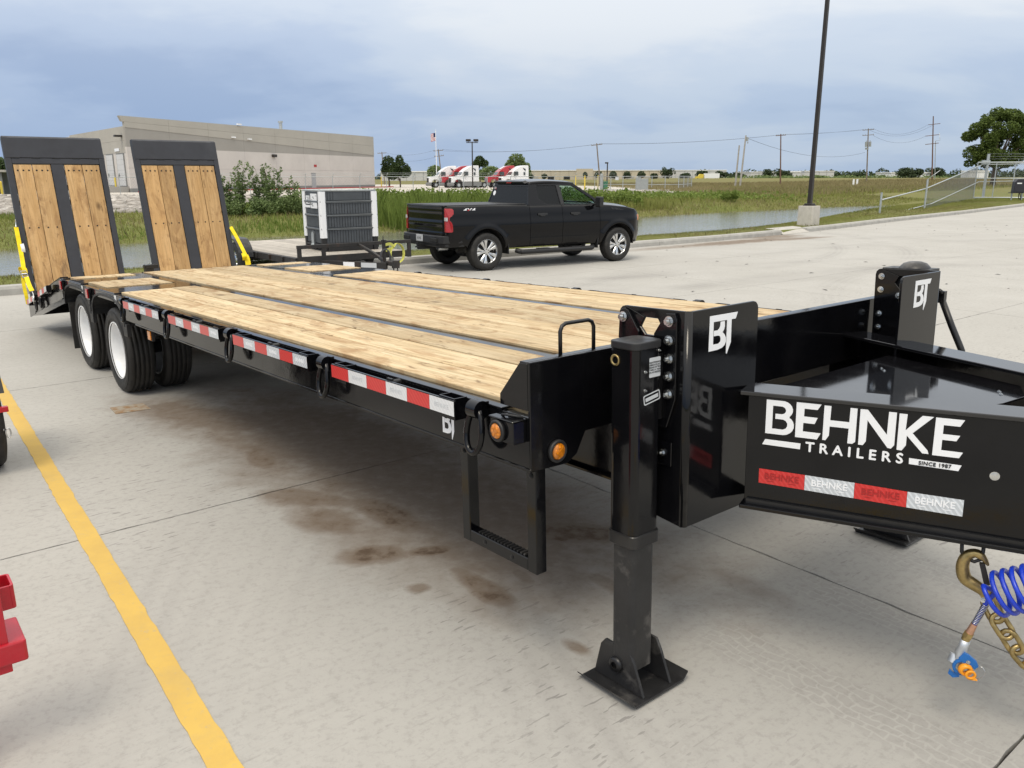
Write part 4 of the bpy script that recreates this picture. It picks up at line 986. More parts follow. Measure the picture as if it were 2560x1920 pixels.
E1 = [(0.1402, -0.0038), (0.2241, -0.0038), (0.2120, -0.0250), (0.1678, -0.0250), (0.1678, -0.0535), (0.2138, -0.0540), (0.2048, -0.0774), (0.1664, -0.0774), (0.1664, -0.1088), (0.2269, -0.1090), (0.2158, -0.1330), (0.1410, -0.1330)]
Hl = [(0.2340, -0.0058), (0.2569, -0.0058), (0.2557, -0.0572), (0.3184, -0.0572), (0.3191, -0.0055), (0.3415, -0.0055), (0.3415, -0.1253), (0.3321, -0.1335), (0.3165, -0.1335), (0.3177, -0.0800), (0.2549, -0.0800), (0.2548, -0.1131), (0.2440, -0.1318), (0.2336, -0.1318)]
Nl = [(0.3513, -0.0060), (0.3746, -0.0060), (0.4395, -0.0870), (0.4406, -0.0060), (0.4648, -0.0060), (0.4646, -0.1208), (0.4553, -0.1340), (0.4447, -0.1330), (0.3757, -0.0430), (0.3754, -0.1184), (0.3666, -0.1335), (0.3515, -0.1335)]
Kl = [(0.4731, -0.0079), (0.4975, -0.0079), (0.4955, -0.0641), (0.5428, -0.0082), (0.5765, -0.0085), (0.5172, -0.0716), (0.5666, -0.1258), (0.5704, -0.1375), (0.5515, -0.1375), (0.5004, -0.0815), (0.5004, -0.1160), (0.4885, -0.1360), (0.4731, -0.1355)]
E2 = [(0.5824, -0.0091), (0.6662, -0.0091), (0.6543, -0.0325), (0.6067, -0.0325), (0.6066, -0.0630), (0.6571, -0.0632), (0.6473, -0.0830), (0.6064, -0.0830), (0.6063, -0.1184), (0.6698, -0.1190), (0.6601, -0.1392), (0.5812, -0.1392)]
decal([keyhole(Bout, Bin), E1, Hl, Nl, Kl, E2], 'name_lettering')
decal([[(0.0369, -0.1543), (0.1614, -0.1551), (0.1604, -0.1769), (0.0273, -0.1750)]], 'underline_bar'); decal([[(0.5136, -0.1595), (0.6699, -0.1631), (0.6621, -0.1837), (0.5145, -0.1804)]], 'underline_bar')
text('TRAILERS', 0.0500, M_DECAL, BFD @ Matrix.Translation((0.3375, -0.1660, 0.0012)), nb, 'subtitle_lettering', space=1.62, bold=0.0014)
text('SINCE 1987', 0.0180, M_DECALBLK, BFD @ Matrix.Translation((0.592, -0.1720, 0.0022)), nb, 'date_lettering', bold=0.0006, space=1.1)
TP_ = [(0.0205, -0.2697, -0.3252), (0.1832, -0.2712, -0.3281), (0.3504, -0.2745, -0.3315), (0.5183, -0.2795, -0.3361), (0.6884, -0.2813, -0.3391)]
for k in range(4):
    a, b_ = TP_[k], TP_[k + 1]
    q = [(a[0] + 0.0004, a[1]), (b_[0] - 0.0004, b_[1]), (b_[0] - 0.0004, b_[2]), (a[0] + 0.0004, a[2])]
    decal([q], 'reflective_tape', M_RED if k % 2 == 0 else M_SIL, 0.0008, 'red reflective tape block' if k % 2 == 0 else 'silver reflective tape block')
    text('BEHNKE', 0.033, M_DECALRED if k % 2 == 0 else M_DECAL, BFD @ Matrix.Translation(((a[0] + b_[0]) / 2, (a[1] + b_[2]) / 2 + 0.003, 0.0017)), nb, 'tape_lettering', bold=0.0007)
    m = MB(BFD); cxm = (a[0] + b_[0]) / 2; yy = (a[1] + b_[2]) / 2 - 0.0155
    m.box((cxm - 0.052, yy - 0.0012, 0.001), (cxm - 0.026, yy + 0.0012, 0.0016)); m.box((cxm + 0.026, yy - 0.0012, 0.001), (cxm + 0.052, yy + 0.0012, 0.0016)); tpart(m, 'tape_rule', M_DECALRED if k % 2 == 0 else M_DECAL, nb)
# chain loops below the lower flange
m = MB(); loop = [(0.695, -0.4245), (0.698, -0.472), (0.710, -0.492), (0.738, -0.499), (0.755, -0.488), (0.759, -0.470), (0.760, -0.4245)]
m.M = BF; m.tube([(a, b - 0.02, -0.02) for a, b in loop], 0.0062, 10); tpart(m, 'chain_loop', M_BLK2, nb)
# wheels --------------------------------------------------------------------------------------
TYRE = [(0.250, -0.098), (0.262, -0.108), (0.300, -0.117), (0.345, -0.118), (0.372, -0.108), (0.384, -0.094), (0.3885, -0.080)]
for c_ in (-0.060, -0.020, 0.020, 0.060): TYRE += [(0.3905, c_ - 0.0065), (0.3800, c_ - 0.0040), (0.3800, c_ + 0.0040), (0.3905, c_ + 0.0065)]
TYRE += [(0.3885, 0.080), (0.384, 0.094), (0.372, 0.108), (0.345, 0.118), (0.300, 0.117), (0.262, 0.108), (0.250, 0.098)]
m = MB(); m.lathe(TYRE, (0, 0, 0), (0, 1, 0), 56)
for rr_ in (0.285, 0.325, 0.352):
    for sg in (-1, 1): m.lathe([(rr_, sg * 0.1165), (rr_ + 0.003, sg * 0.1195), (rr_ + 0.006, sg * 0.1175)], (0, 0, 0), (0, 1, 0), 56)
proto_tyre = m.build('tyre', M_RUBBER, recalc=False)
def rim_mesh(out):
    m = MB(); s_ = -1 if out else 1
    # deep white dish (the disc sits far inside on the outer wheels)
    m.lathe([(0.252, s_ * 0.108), (0.262, s_ * 0.112), (0.262, s_ * 0.104), (0.247, s_ * 0.098), (0.238, s_ * 0.085), (0.228, s_ * 0.02), (0.222, -s_ * 0.06), (0.210, -s_ * 0.075), (0.120, -s_ * 0.080), (0.112, -s_ * 0.072), (0.1, -s_ * 0.07), (0.0005, -s_ * 0.07)], (0, 0, 0), (0, 1, 0), 48)
    m.lathe([(0.25, -s_ * 0.10), (0.225, -s_ * 0.08)], (0, 0, 0), (0, 1, 0), 48)
    for i in range(8):
        t = 2 * math.pi * i / 8; m.cyl((0.16 * math.cos(t), -s_ * 0.079, 0.16 * math.sin(t)), (0.16 * math.cos(t), -s_ * 0.055, 0.16 * math.sin(t)), 0.016, n=6)
    m.cyl((0, -s_ * 0.07, 0), (0, -s_ * 0.0, 0), 0.075, 0.065, n=20)
    return m.build('rim', M_WHITE, recalc=True)
proto_rim = rim_mesh(True)
first = True
for far in (False, True):
    for uc in (-5.80, -7.03):
        for k, vc in enumerate((0.068, 0.385)):
            wz = 0.388 - TZ - TP * uc - 0.001
            e = bpy.data.objects.new('wheel', None); COL.objects.link(e); e.parent = trailer
            e.location = (uc, vc if not far else mir(vc), wz + TB)
            if far: e.rotation_euler = (0, 0, math.pi)
            e['label'] = 'outer dual wheel with white dished rim' if k == 0 else 'inner dual wheel'
            ty = proto_tyre if first else proto_tyre.copy(); ri = proto_rim if first else proto_rim.copy()
            if not first: COL.objects.link(ty); COL.objects.link(ri)
            ty.parent = e; ri.parent = e; ty.rotation_euler = (0, random.uniform(0, 6), 0); first = False
# mud splashes dried on the front outer tyre
m = MB()
rs = random.Random(3)
for i in range(140):
    a = R(rs.gauss(262, 9)); vv = rs.gauss(0.075, 0.03); r_ = 0.3907
    u, w = -5.80 + r_ * math.cos(a) * -1, 0.388 - TZ - TP * -5.80 + r_ * math.sin(a)
    t_ = Vector((math.sin(a), 0, math.cos(a))); nn = Vector((-math.cos(a), 0, math.sin(a))); q = Vector((u, vv, w)); s_ = rs.uniform(0.002, 0.007)
    up = Vector((0, 1, 0))
    m.add([tuple(q + t_ * s_ + nn * .001), tuple(q + up * s_ + nn * .003), tuple(q - t_ * s_ * 1.6 + nn * .001), tuple(q - up * s_ + nn * .002), tuple(q - nn * .002)], [(0, 1, 2, 3), (0, 4, 1), (1, 4, 2), (2, 4, 3), (3, 4, 0)])
mu = tpart(m, 'dried_mud', worn("dried_mud", (0.33, 0.27, 0.20), 0.95, var=0.2, scale=30)); mu['kind'] = 'stuff'
# axles and undercarriage
for uc in (-5.80, -7.03):
    wz = 0.388 - TZ - TP * uc
    m = MB(); m.cyl((uc, 0.1, wz), (uc, W - 0.1, wz), 0.065, n=16); tpart(m, 'axle', M_DUSTBLK)
    for v in (0.62, mir(0.62)):
        m = MB(); m.tube([(uc - 0.45, v, wz + 0.16), (uc - 0.2, v, wz + 0.10), (uc, v, wz + 0.075), (uc + 0.2, v, wz + 0.10), (uc + 0.45, v, wz + 0.16)], 0.032, 6); tpart(m, 'leaf_spring', M_DUSTBLK)
m = MB(); m.cyl((-4.6, 1.2, -0.28), (-4.6, 2.0, -0.28), 0.12, n=20); m.cyl((-5.2, 0.9, -0.3), (-5.2, 1.6, -0.3), 0.1, n=18); tpart(m, 'air_tanks', M_BLK2)
# fenders, mud flap, lamps on the rear quarter
for far in (False, True):
    v = (lambda x: mir(x)) if far else (lambda x: x)
    for uc, hl in ((-5.885, 0.565), (-7.105, 0.585)):
        m = MB(); n = 22; vs = []; pts = []
        for i in range(n + 1):
            t = math.pi * i / n; ct, st_ = math.cos(t), math.sin(t)
            e = abs(ct) ** 0.75 * (1 if ct > 0 else -1); pts.append((uc + hl * e, -0.275 + 0.238 * (st_ ** 0.72)))
        for (u, w) in pts:
            nrm = Vector((u - uc, 0, (w + 0.3) * 1.6)).normalized(); d = 0.006
            for (vv, dd) in ((-0.072, -0.022), (-0.072, 0.0), (-0.060, 0.004), (0.30, 0.004), (0.30, -0.003), (-0.056, -0.003), (-0.064, -0.022)): vs.append((u + nrm.x * dd, v(vv), w + nrm.z * dd))
        k = 7; fs = [(i * k + j, i * k + (j + 1) % k, (i + 1) * k + (j + 1) % k, (i + 1) * k + j) for i in range(n) for j in range(k)]
        m.add(vs, fs, False); fe = tpart(m, 'fender', M_PLASTIC)
        m = MB(); m.box((uc + hl - 0.06, v(-0.066), -0.36), (uc + hl + 0.05, v(-0.03), -0.25)); m.box((uc + hl - 0.012, v(-0.068), -0.27), (uc + hl + 0.012, v(-0.03), -0.12)); tpart(m, 'fender_bracket', M_PLASTIC, fe, 0.003)
    m = MB(); m.box((-7.62, v(-0.05), -0.76), (-7.608, v(0.55), -0.26)); tpart(m, 'mud_flap', M_RUBBER)
    for u in (-6.471, -7.664):
        m = MB(); m.box((u - 0.06, v(-0.085), -0.135), (u + 0.06, v(-0.0605), -0.02)); hs = tpart(m, 'lamp_box', M_BLK, None, 0.003)
        m = MB(); m.box((u - 0.040, v(-0.098), -0.120), (u + 0.040, v(-0.0855), -0.028)); tpart(m, 'red_marker_lens', M_REDLENS, hs, 0.006, segs=3)
    for u in (-5.538, -6.782, -8.0 + 0.22):
        m = MB(); m.box((u - 0.035, v(-0.0632), -0.095), (u + 0.035, v(-0.0622), -0.022)); tpart(m, 'reflective_tape', M_WTAPE, label='short white reflective tape block')
    m = MB(); m.box((-4.71, v(-0.045), -0.320), (-4.62, v(-0.02), -0.2286)); lb2 = tpart(m, 'lamp_box', M_PLASTIC, None, 0.004)
    m = MB(); m.box((-4.703, v(-0.056), -0.312), (-4.627, v(-0.0455), -0.238)); tpart(m, 'amber_marker_lens', M_AMBER, lb2, 0.006, segs=3)
# beavertail -----------------------------------------------------------------------------------
BU0, BU1, BS = -7.80, -10.0, 0.193
bw = lambda u, d=0.0: -0.006 + (u - BU0) * BS + d
for far in (False, True):
    v = (lambda x: mir(x)) if far else (lambda x: x)
    m = MB(); m.prism([(BU0 + 0.0, bw(BU0)), (BU1, bw(BU1)), (BU1, bw(BU1) - 0.195), (-7.78, -0.225)], 'y', min(v(-0.060), v(-0.050)), max(v(-0.060), v(-0.050))); tpart(m, 'tail_channel', M_BLK, None, 0.002)
    m = MB(); m.prism([(BU0, bw(BU0) - 0.001), (BU1, bw(BU1) - 0.001), (BU1, bw(BU1) + 0.008), (BU0, bw(BU0) + 0.008)], 'y', min(v(-0.064), v(0.02)), max(v(-0.064), v(0.02))); tpart(m, 'tail_flange', M_BLK, None, 0.002)
    m = MB(); m.prism([(-7.8, -0.235), (BU1, bw(BU1) - 0.205), (BU1, bw(BU1) - 0.195), (-7.8, -0.225)], 'y', min(v(-0.07), v(0.06)), max(v(-0.07), v(0.06))); tpart(m, 'tail_bottom_flange', M_BLK, None, 0.002)
    m = MB(); m.prism([(-9.45, bw(-9.45) - 0.10), (BU1, bw(BU1) - 0.06), (BU1 - 0.02, bw(BU1) - 0.22), (-9.62, bw(-9.62) - 0.215)], 'y', min(v(-0.072), v(-0.0605)), max(v(-0.072), v(-0.0605))); tpart(m, 'tail_end_plate', M_BLK, None, 0.003)
    for (a, b_, n0) in ((-8.28, -8.86, 4), (-9.15, -9.72, 4)):
        def rl(u0, u1, v0, v1, d0, d1):
            q = MB(); q.prism([(u0, bw(u0) + d0), (u1, bw(u1) + d0), (u1, bw(u1) + d1), (u0, bw(u0) + d1)], 'y', min(v(v0), v(v1)), max(v(v0), v(v1))); return q
        ra = tpart(rl(a, b_, -0.130, -0.120, -0.085, -0.018), 'rub_rail', M_BLK, None, 0.002)
        for p in (a - 0.01, b_ + 0.09): tpart(rl(p, p - 0.08, -0.1195, -0.0725, -0.10, -0.014), 'stake_pocket', M_BLK, ra, 0.003)
        L = (b_ - a) / n0
        for k in range(n0): tpart(rl(a + L * k - 0.002, a + L * (k + 1) + 0.002, -0.1312, -0.1303, -0.080, -0.022), 'reflective_tape', M_RED if k % 2 else M_WTAPE, ra, label='red reflective tape block' if k % 2 else 'white reflective tape block')
    for u in (-8.95, -9.28):
        m = MB(); pts = [(u + 0.045 * math.cos(t), v(-0.1), bw(u) - 0.12 + 0.08 * math.sin(t)) for t in [2 * math.pi * i / 16 for i in range(16)]]; m.tube(pts, 0.012, 8, closed=True); tpart(m, 'd_ring', M_BLK)
for k in range(10):
    v0 = 0.02 + k * (W - 0.04) / 10; v1 = 0.02 + (k + 1) * (W - 0.04) / 10 - 0.006
    m = MB(); m.prism([(BU0 - 0.05, bw(BU0 - 0.05, -0.03)), (BU1 + 0.05, bw(BU1 + 0.05, -0.03)), (BU1 + 0.05, bw(BU1 + 0.05, 0.004)), (BU0 - 0.05, bw(BU0 - 0.05, 0.004))], 'y', v0, v1); tpart(m, 'plank', M_WOOD)
m = MB(); m.box((BU1 - 0.05, -0.02, bw(BU1) - 0.2), (BU1 + 0.02, W + 0.02, bw(BU1) - 0.02)); tpart(m, 'tail_crossmember', M_BLK, None, 0.003)
m = MB(); m.box((-9.66, MID - 0.05, -0.42), (-9.54, MID + 0.05, -0.05)); m.cbox((-9.6, MID + 0.03, -0.07), (0.14, 0.16, 0.05)); tpart(m, 'ramp_stop', M_BLK2, None, 0.004)
# standing ramps ----------------------------------------------------------------------------------
RLEN = 2.14
def ramp(v0, v1):
    lean = math.atan2(0.44, 2.08); up = Vector((-math.sin(lean), 0, math.cos(lean))); fwd = Vector((math.cos(lean), 0, math.sin(lean)))
    Mr = Matrix(((fwd.x, 0, up.x, -9.985), (0, 1, 0, 0), (fwd.z, 0, up.z, -0.435 + TB), (0, 0, 0, 1)))
    e = bpy.data.objects.new('ramp', None); COL.objects.link(e); e.parent = trailer; e.matrix_local = Mr
    w = v1 - v0; rail = 0.068; top = RLEN - 0.365
    def rp(m, name, mat, bev=0.003): return m.build(name, mat, e, None, bev)
    m = MB()
    for a in (v0, v1 - rail): m.box((-0.10, a, 0), (0.0, a + rail, RLEN - 0.02))
    m.box((-0.06, v0 + rail, 0), (-0.004, v1 - rail, 0.05)); m.box((-0.09, v0 + rail + 0.001, top), (-0.002, v1 - rail - 0.001, top + 0.075)); rp(m, 'ramp_frame', M_RAMP)
    m = MB(); m.prism([(-0.105, top + 0.078), (0.004, top + 0.078), (0.004, RLEN - 0.03), (-0.03, RLEN), (-0.105, RLEN)], 'y', v0 + 0.004, v1 - 0.004); rp(m, 'ramp_lip_plate', M_RAMP)
    m = MB()
    for k in range(5): m.box((-0.002, v0 + 0.06 + (w - 0.22) * k / 4, top + 0.071), (0.005, v0 + 0.16 + (w - 0.22) * k / 4, top + 0.079))
    rp(m, 'stitch_welds', M_DARK, 0)
    m = MB(); strip = 0.15; c = (v0 + v1) / 2
    m.box((-0.075, c - strip / 2, 0.05), (-0.006, c + strip / 2, top)); rp(m, 'centre_rail', M_RAMP)
    for k in range(9):
        m = MB(); z = 0.1 + k * (top - 0.2) / 8; m.box((-0.099, v0 + rail, z - 0.03), (-0.046, v1 - rail, z + 0.03)); rp(m, 'ramp_rung', M_RAMP)
    bh = MB()
    for (a, b_) in ((v0 + rail + 0.006, c - strip / 2 - 0.006), (c + strip / 2 + 0.006, v1 - rail - 0.006)):
        for j in range(2):
            p = a + (b_ - a) / 2 * j + 0.002; q = a + (b_ - a) / 2 * (j + 1) - 0.002
            m = MB(); n = 8
            m.mprism([(p + random.uniform(0, .003), 0.055 + (top - 0.065) * i / n) for i in range(n + 1)] + [(q - random.uniform(0, .003), 0.055 + (top - 0.065) * (n - i) / n) for i in range(n + 1)], lambda y, z: (-0.045, y, z), lambda y, z: (-0.008, y, z)); rp(m, 'plank', M_OAK)
            for t in (0.2, 0.5, 0.8): y = p + (q - p) * t; bh.cyl((-0.0085, y, top - 0.085), (-0.006, y, top - 0.085), 0.0115, n=8)
            for t in (0.25, 0.75):
                y = p + (q - p) * t
                for z in (0.10, top * 0.53): bh.cyl((-0.0085, y, z), (-0.006, y, z), 0.0105, n=8)
    rp(bh, 'plank_bolts', M_DARK, 0)
    m = MB(); m.cyl((-0.05, v0 - 0.02, 0.0), (-0.05, v1 + 0.02, 0.0), 0.03, n=14); rp(m, 'ramp_hinge', M_RAMP, 0)
    m = MB(); m.box((-0.2, v0 + 0.03, RLEN * 0.45), (-0.1, v0 + 0.07, RLEN * 0.85)); m.box((-0.2, v1 - 0.07, RLEN * 0.45), (-0.1, v1 - 0.03, RLEN * 0.85)); rp(m, 'ramp_stand', M_RAMP)
    e['label'] = 'standing loading ramp with oak boards in a dark steel frame'
ramp(-0.03, 1.145); ramp(mir(1.145), mir(-0.03))
# ratchet straps ----------------------------------------------------------------------------------
def curve_pts(pts, n=6):
    P = [Vector(p) for p in pts]; out = []
    for i in range(len(P) - 1):
        a, b_, c, d = P[max(i - 1, 0)], P[i], P[i + 1], P[min(i + 2, len(P) - 1)]
        for k in range(n):
            t = k / n; out.append(0.5 * ((2 * b_) + (c - a) * t + (2 * a - 5 * b_ + 4 * c - d) * t * t + (3 * b_ - a - 3 * c + d) * t ** 3))
    return out + [P[-1]]
stl = thing('ratchet_strap', 'bright yellow ratchet strap with knotted loose tail at the left ramp', 'strap'); stl.matrix_world = TM @ Matrix.Translation((-9.5, -0.08, -0.6))
SO = (9.5, 0.08, 0.6)
m = MB(); m.ribbon(curve_pts([(-10.17, -0.055, 0.50), (-9.95, -0.075, 0.12), (-9.83, -0.095, -0.02)]), (0, 1, 0.0), 0.05, 0.004); m.build('strap_upper', M_YELLOW, stl, SO)
m = MB(); m.ribbon(curve_pts([(-9.60, -0.11, -0.10), (-9.40, -0.125, -0.18), (-9.22, -0.13, -0.245)]), (0, 1, 0.2), 0.05, 0.004); m.build('strap_lower', M_YELLOW, stl, SO)
m = MB()
for k in range(3):
    c = Vector((-9.86 + 0.02 * k, -0.10, -0.055 - 0.012 * k)); r_ = 0.075 - 0.014 * k
    m.ribbon([c + Vector((r_ * math.cos(t) * 1.15, 0.012 * math.sin(2 * t), r_ * 0.8 * math.sin(t))) for t in np.linspace(0.4 + k, 6.3 + k, 22)], (0, 1, 0.25 * (k - 1)), 0.055, 0.004)
m.build('knot', M_YELLOW, stl, SO)
m = MB(); m.ribbon(curve_pts([(-9.86, -0.11, -0.10), (-9.85, -0.115, -0.24), (-9.83, -0.11, -0.36), (-9.86, -0.10, -0.47)]), (0.8, 0.6, 0), 0.055, 0.004); m.build('loose_tail', M_YELLOW, stl, SO)
m = MB(); Mx = frame_matrix((-9.70, -0.115, -0.07), (0.9, 0, -0.42), (0, 1, 0)); m.M = Mx
for y in (-0.03, 0.03): m.prism([(-0.09, -0.014), (0.05, -0.02), (0.09, 0.0), (0.06, 0.025), (-0.07, 0.02)], 'y', y - 0.002, y + 0.002)
m.cyl((0.0, -0.034, 0), (0.0, 0.034, 0), 0.014, n=10); m.cyl((-0.07, -0.034, 0.004), (-0.07, 0.034, 0.004), 0.006, n=8); m.box((0.04, -0.03, -0.008), (0.085, 0.03, -0.003)); m.build('ratchet', M_ZINC, stl, SO, 0.001)
m = MB(); m.tube(curve_pts([(-9.22, -0.13, -0.25), (-9.17, -0.13, -0.28), (-9.13, -0.135, -0.33), (-9.15, -0.14, -0.37), (-9.20, -0.14, -0.35)]), 0.006, 8); m.tube(curve_pts([(-10.17, -0.055, 0.50), (-10.19, -0.05, 0.54), (-10.19, -0.045, 0.58), (-10.17, -0.05, 0.59)]), 0.006, 8); m.build('wire_hook', M_ZINC, stl, SO)
m = MB(); m.ribbon(curve_pts([(-9.80, -0.075, 0.30), (-9.78, -0.07, 0.24), (-9.80, -0.07, 0.20)]), (0.6, 0.8, 0), 0.045, 0.001); m.build('care_tag', M_DECAL, stl, SO)
strr = thing('ratchet_strap', 'yellow ratchet strap beside the right ramp, folded end on the deck edge', 'strap'); strr.matrix_world = TM @ Matrix.Translation((-9.8, 2.75, -0.6))
SO = (9.8, -2.75, 0.6)
m = MB(); m.ribbon(curve_pts([(-10.17, 2.735, 0.40), (-10.0, 2.76, 0.22), (-9.80, 2.78, -0.01)]), (0.35, 1, 0), 0.05, 0.004); m.build('strap_upper', M_YELLOW, strr, SO)
m = MB(); m.ribbon(curve_pts([(-9.80, 2.78, -0.01), (-9.74, 2.78, -0.09), (-9.70, 2.77, -0.22)]), (0.35, 1, 0), 0.075, 0.005); m.ribbon(curve_pts([(-9.80, 2.75, 0.02), (-9.72, 2.73, -0.02), (-9.75, 2.74, -0.08)]), (0.4, 1, 0.2), 0.06, 0.005); m.build('folded_end', M_YELLOW, strr, SO)
m = MB(); m.cyl((-9.72, 2.75, -0.20), (-9.72, 2.81, -0.20), 0.02, n=10); m.box((-9.76, 2.755, -0.26), (-9.68, 2.76, -0.18)); m.build('ratchet', M_ZINC, strr, SO)
# ================================================================== hanging chain, air hose
BFW = TM @ BF
ch = thing('safety_chain', 'brass coloured safety chain with large hook hanging from the loop under the drawbar', 'chain'); ch.matrix_world = BFW @ Matrix.Translation((0.78, -0.95, 0))
CO = (-0.78, 0.95, 0)
hp = curve_pts([(0.786, -0.640, -0.02), (0.772, -0.618, -0.02), (0.745, -0.602, -0.02), (0.716, -0.583, -0.02), (0.705, -0.543, -0.02), (0.713, -0.505, -0.02), (0.738, -0.488, -0.02), (0.761, -0.500, -0.02), (0.779, -0.524, -0.02)], 6)
def hk(t): return 0.75 + 0.35 * math.sin(min(1, t * 1.35) * math.pi) - (0.55 * max(0, (t - 0.82) / 0.18))
m = MB(); m.tube(hp, 0.0198, 14, rf=hk); m.cyl((0.788, -0.628, -0.036), (0.788, -0.628, -0.004), 0.022, n=14); m.build('chain_hook', M_BRASS, ch, CO)
m = MB(); m.prism([(0.752, -0.520), (0.768, -0.518), (0.790, -0.590), (0.774, -0.598)], 'z', -0.028, -0.012); m.build('hook_latch', M_OLDBLK, ch, CO, 0.001)
m = MB(); m.bolt((0.777, -0.645, -0.006), (0, 0, 1), 0.008, 0.006); m.build('hook_pin', M_ZINC, ch, CO)
def link(m, c, d, nrm, L=0.042, wd=0.0215, r=0.0085):
    d = Vector(d).normalized(); nrm = Vector(nrm).normalized(); s_ = nrm.cross(d).normalized(); c = Vector(c); pts = []
    for i in range(9): t = -math.pi / 2 + math.pi * i / 8; pts.append(c + d * (L - wd) + d * wd * math.cos(t) + s_ * wd * math.sin(t))
    for i in range(9): t = math.pi / 2 + math.pi * i / 8; pts.append(c - d * (L - wd) + d * wd * math.cos(t) + s_ * wd * math.sin(t))
    m.tube(pts, r, 8, closed=True)
cp = curve_pts([(0.792, -0.650, -0.02), (0.812, -0.690, -0.01), (0.840, -0.722, 0.0), (0.862, -0.760, 0.0), (0.890, -0.800, 0.0), (0.93, -0.845, -0.01), (0.99, -0.88, -0.03), (1.06, -0.86, -0.06), (1.12, -0.74, -0.08), (1.16, -0.58, -0.1), (1.18, -0.44, -0.1)], 12)
acc = 0; last = cp[0]; k = 0
step = 0.057
for i in range(1, len(cp)):
    acc += (cp[i] - cp[i - 1]).length
    if acc >= step:
        acc = 0; d = cp[i] - last; c = (cp[i] + last) / 2
        m = MB(); link(m, c, d, (0.35, 0.25, 1) if k % 2 else (d.y, -d.x, 0.45)); m.build('chain_link', M_BRASS, ch, CO); last = cp[i].copy(); k += 1
hose = thing('coiled_air_hose', 'blue coiled air hose with glad hand coupling hanging beside the chain hook', 'hose'); hose.matrix_world = BFW @ Matrix.Translation((0.75, -0.95, 0))
CO = (-0.75, 0.95, 0)
ax = Vector((0.80, 0.50, 0.18)).normalized(); e1 = Vector((-0.38, 0.60, 0.35)); e1 = (e1 - ax * e1.dot(ax)).normalized(); e2 = ax.cross(e1)
c0 = Vector((0.803, -0.607, 0.02)); pts = []
for i in range(0, 24 * 9):
    t = 2 * math.pi * i / 24; pts.append(c0 + ax * (0.031 * t / (2 * math.pi)) + (e1 * math.cos(t + 0.2) + e2 * math.sin(t + 0.2)) * 0.069)
m = MB(); m.tube(pts, 0.0078, 10); m.build('coil', M_BLUEHOSE, hose, CO)
m = MB(); m.tube(curve_pts([tuple(pts[0]), (0.805, -0.60, 0.01), (0.792, -0.635, 0.0), (0.783, -0.655, 0.0), (0.770, -0.70, 0.0), (0.757, -0.738, 0.0)]), 0.0078, 10); m.build('hose_end', M_BLUEHOSE, hose, CO)
m = MB(); a = Vector((0.784, -0.655, 0)); b_ = Vector((0.759, -0.732, 0)); d = (b_ - a); dn = d.normalized(); p = dn.orthogonal().normalized(); q = dn.cross(p)
m.tube([a + d * i / 160 + (p * math.cos(i * 0.55) + q * math.sin(i * 0.55)) * 0.0098 for i in range(161)], 0.0016, 5); m.build('spring_guard', M_ZINC, hose, CO)
m = MB(); m.cyl((0.758, -0.735, 0), (0.746, -0.772, 0), 0.0105, 0.013, 14); m.build('hose_ferrule', M_COPPER, hose, CO)
m = MB(); m.cyl((0.7462, -0.7705, 0), (0.741, -0.787, 0), 0.0165, n=6, smooth=False); m.cyl((0.741, -0.787, 0), (0.737, -0.800, 0), 0.014, n=14); m.build('hex_nut', M_BRASS, hose, CO)
m = MB(); m.tube([(0.737, -0.800, 0), (0.733, -0.825, 0), (0.728, -0.850, 0.0), (0.722, -0.875, 0.002), (0.722, -0.90, 0.005)], 0.0165, 14, rf=lambda t: 1.0 + 0.22 * math.sin(t * 14)); m.cyl((0.715, -0.868, -0.012), (0.708, -0.895, 0.0), 0.02, n=14); m.build('coupling_body', M_ALU, hose, CO)
m = MB(); m.prism([(0.722, -0.862), (0.738, -0.838), (0.752, -0.842), (0.776, -0.860), (0.784, -0.878), (0.772, -0.892), (0.760, -0.878), (0.738, -0.876)], 'z', 0.014, 0.024)
m.prism([(0.700, -0.915), (0.712, -0.925), (0.726, -0.918), (0.732, -0.936), (0.712, -0.944), (0.696, -0.932)], 'z', 0.006, 0.016); m.lathe([(0.02, 0.0), (0.03, 0.0), (0.03, 0.01), (0.02, 0.01)], (0.735, -0.895, 0.012), (0.15, 0.0, 1), 20, closed=True); m.build('coupling_arms', M_BLUEPLAS, hose, CO, 0.001)
m = MB(); m.lathe([(0.0105, 0.0), (0.023, 0.0), (0.024, 0.006), (0.020, 0.016), (0.0125, 0.018)], (0.745, -0.897, 0.018), (0.35, -0.15, 1), 22, closed=True); m.lathe([(0.010, 0.0), (0.0175, 0.0), (0.0175, 0.007), (0.010, 0.007)], (0.762, -0.908, 0.03), (0.3, -0.1, 1), 20, closed=True); m.prism([(0.775, -0.915), (0.785, -0.925), (0.760, -0.928)], 'z', 0.026, 0.033); m.build('dust_plug', M_ORANGE, hose, CO)
m = MB(); m.tube([(0.783, -0.918, 0.03), (0.800, -0.908, 0.03), (0.806, -0.89, 0.03), (0.796, -0.873, 0.03), (0.782, -0.87, 0.028)], 0.0011, 6); m.bolt((0.752, -0.868, 0.024), (0, 0, 1), 0.005, 0.004); m.build('tether_wire', M_ZINC, hose, CO)

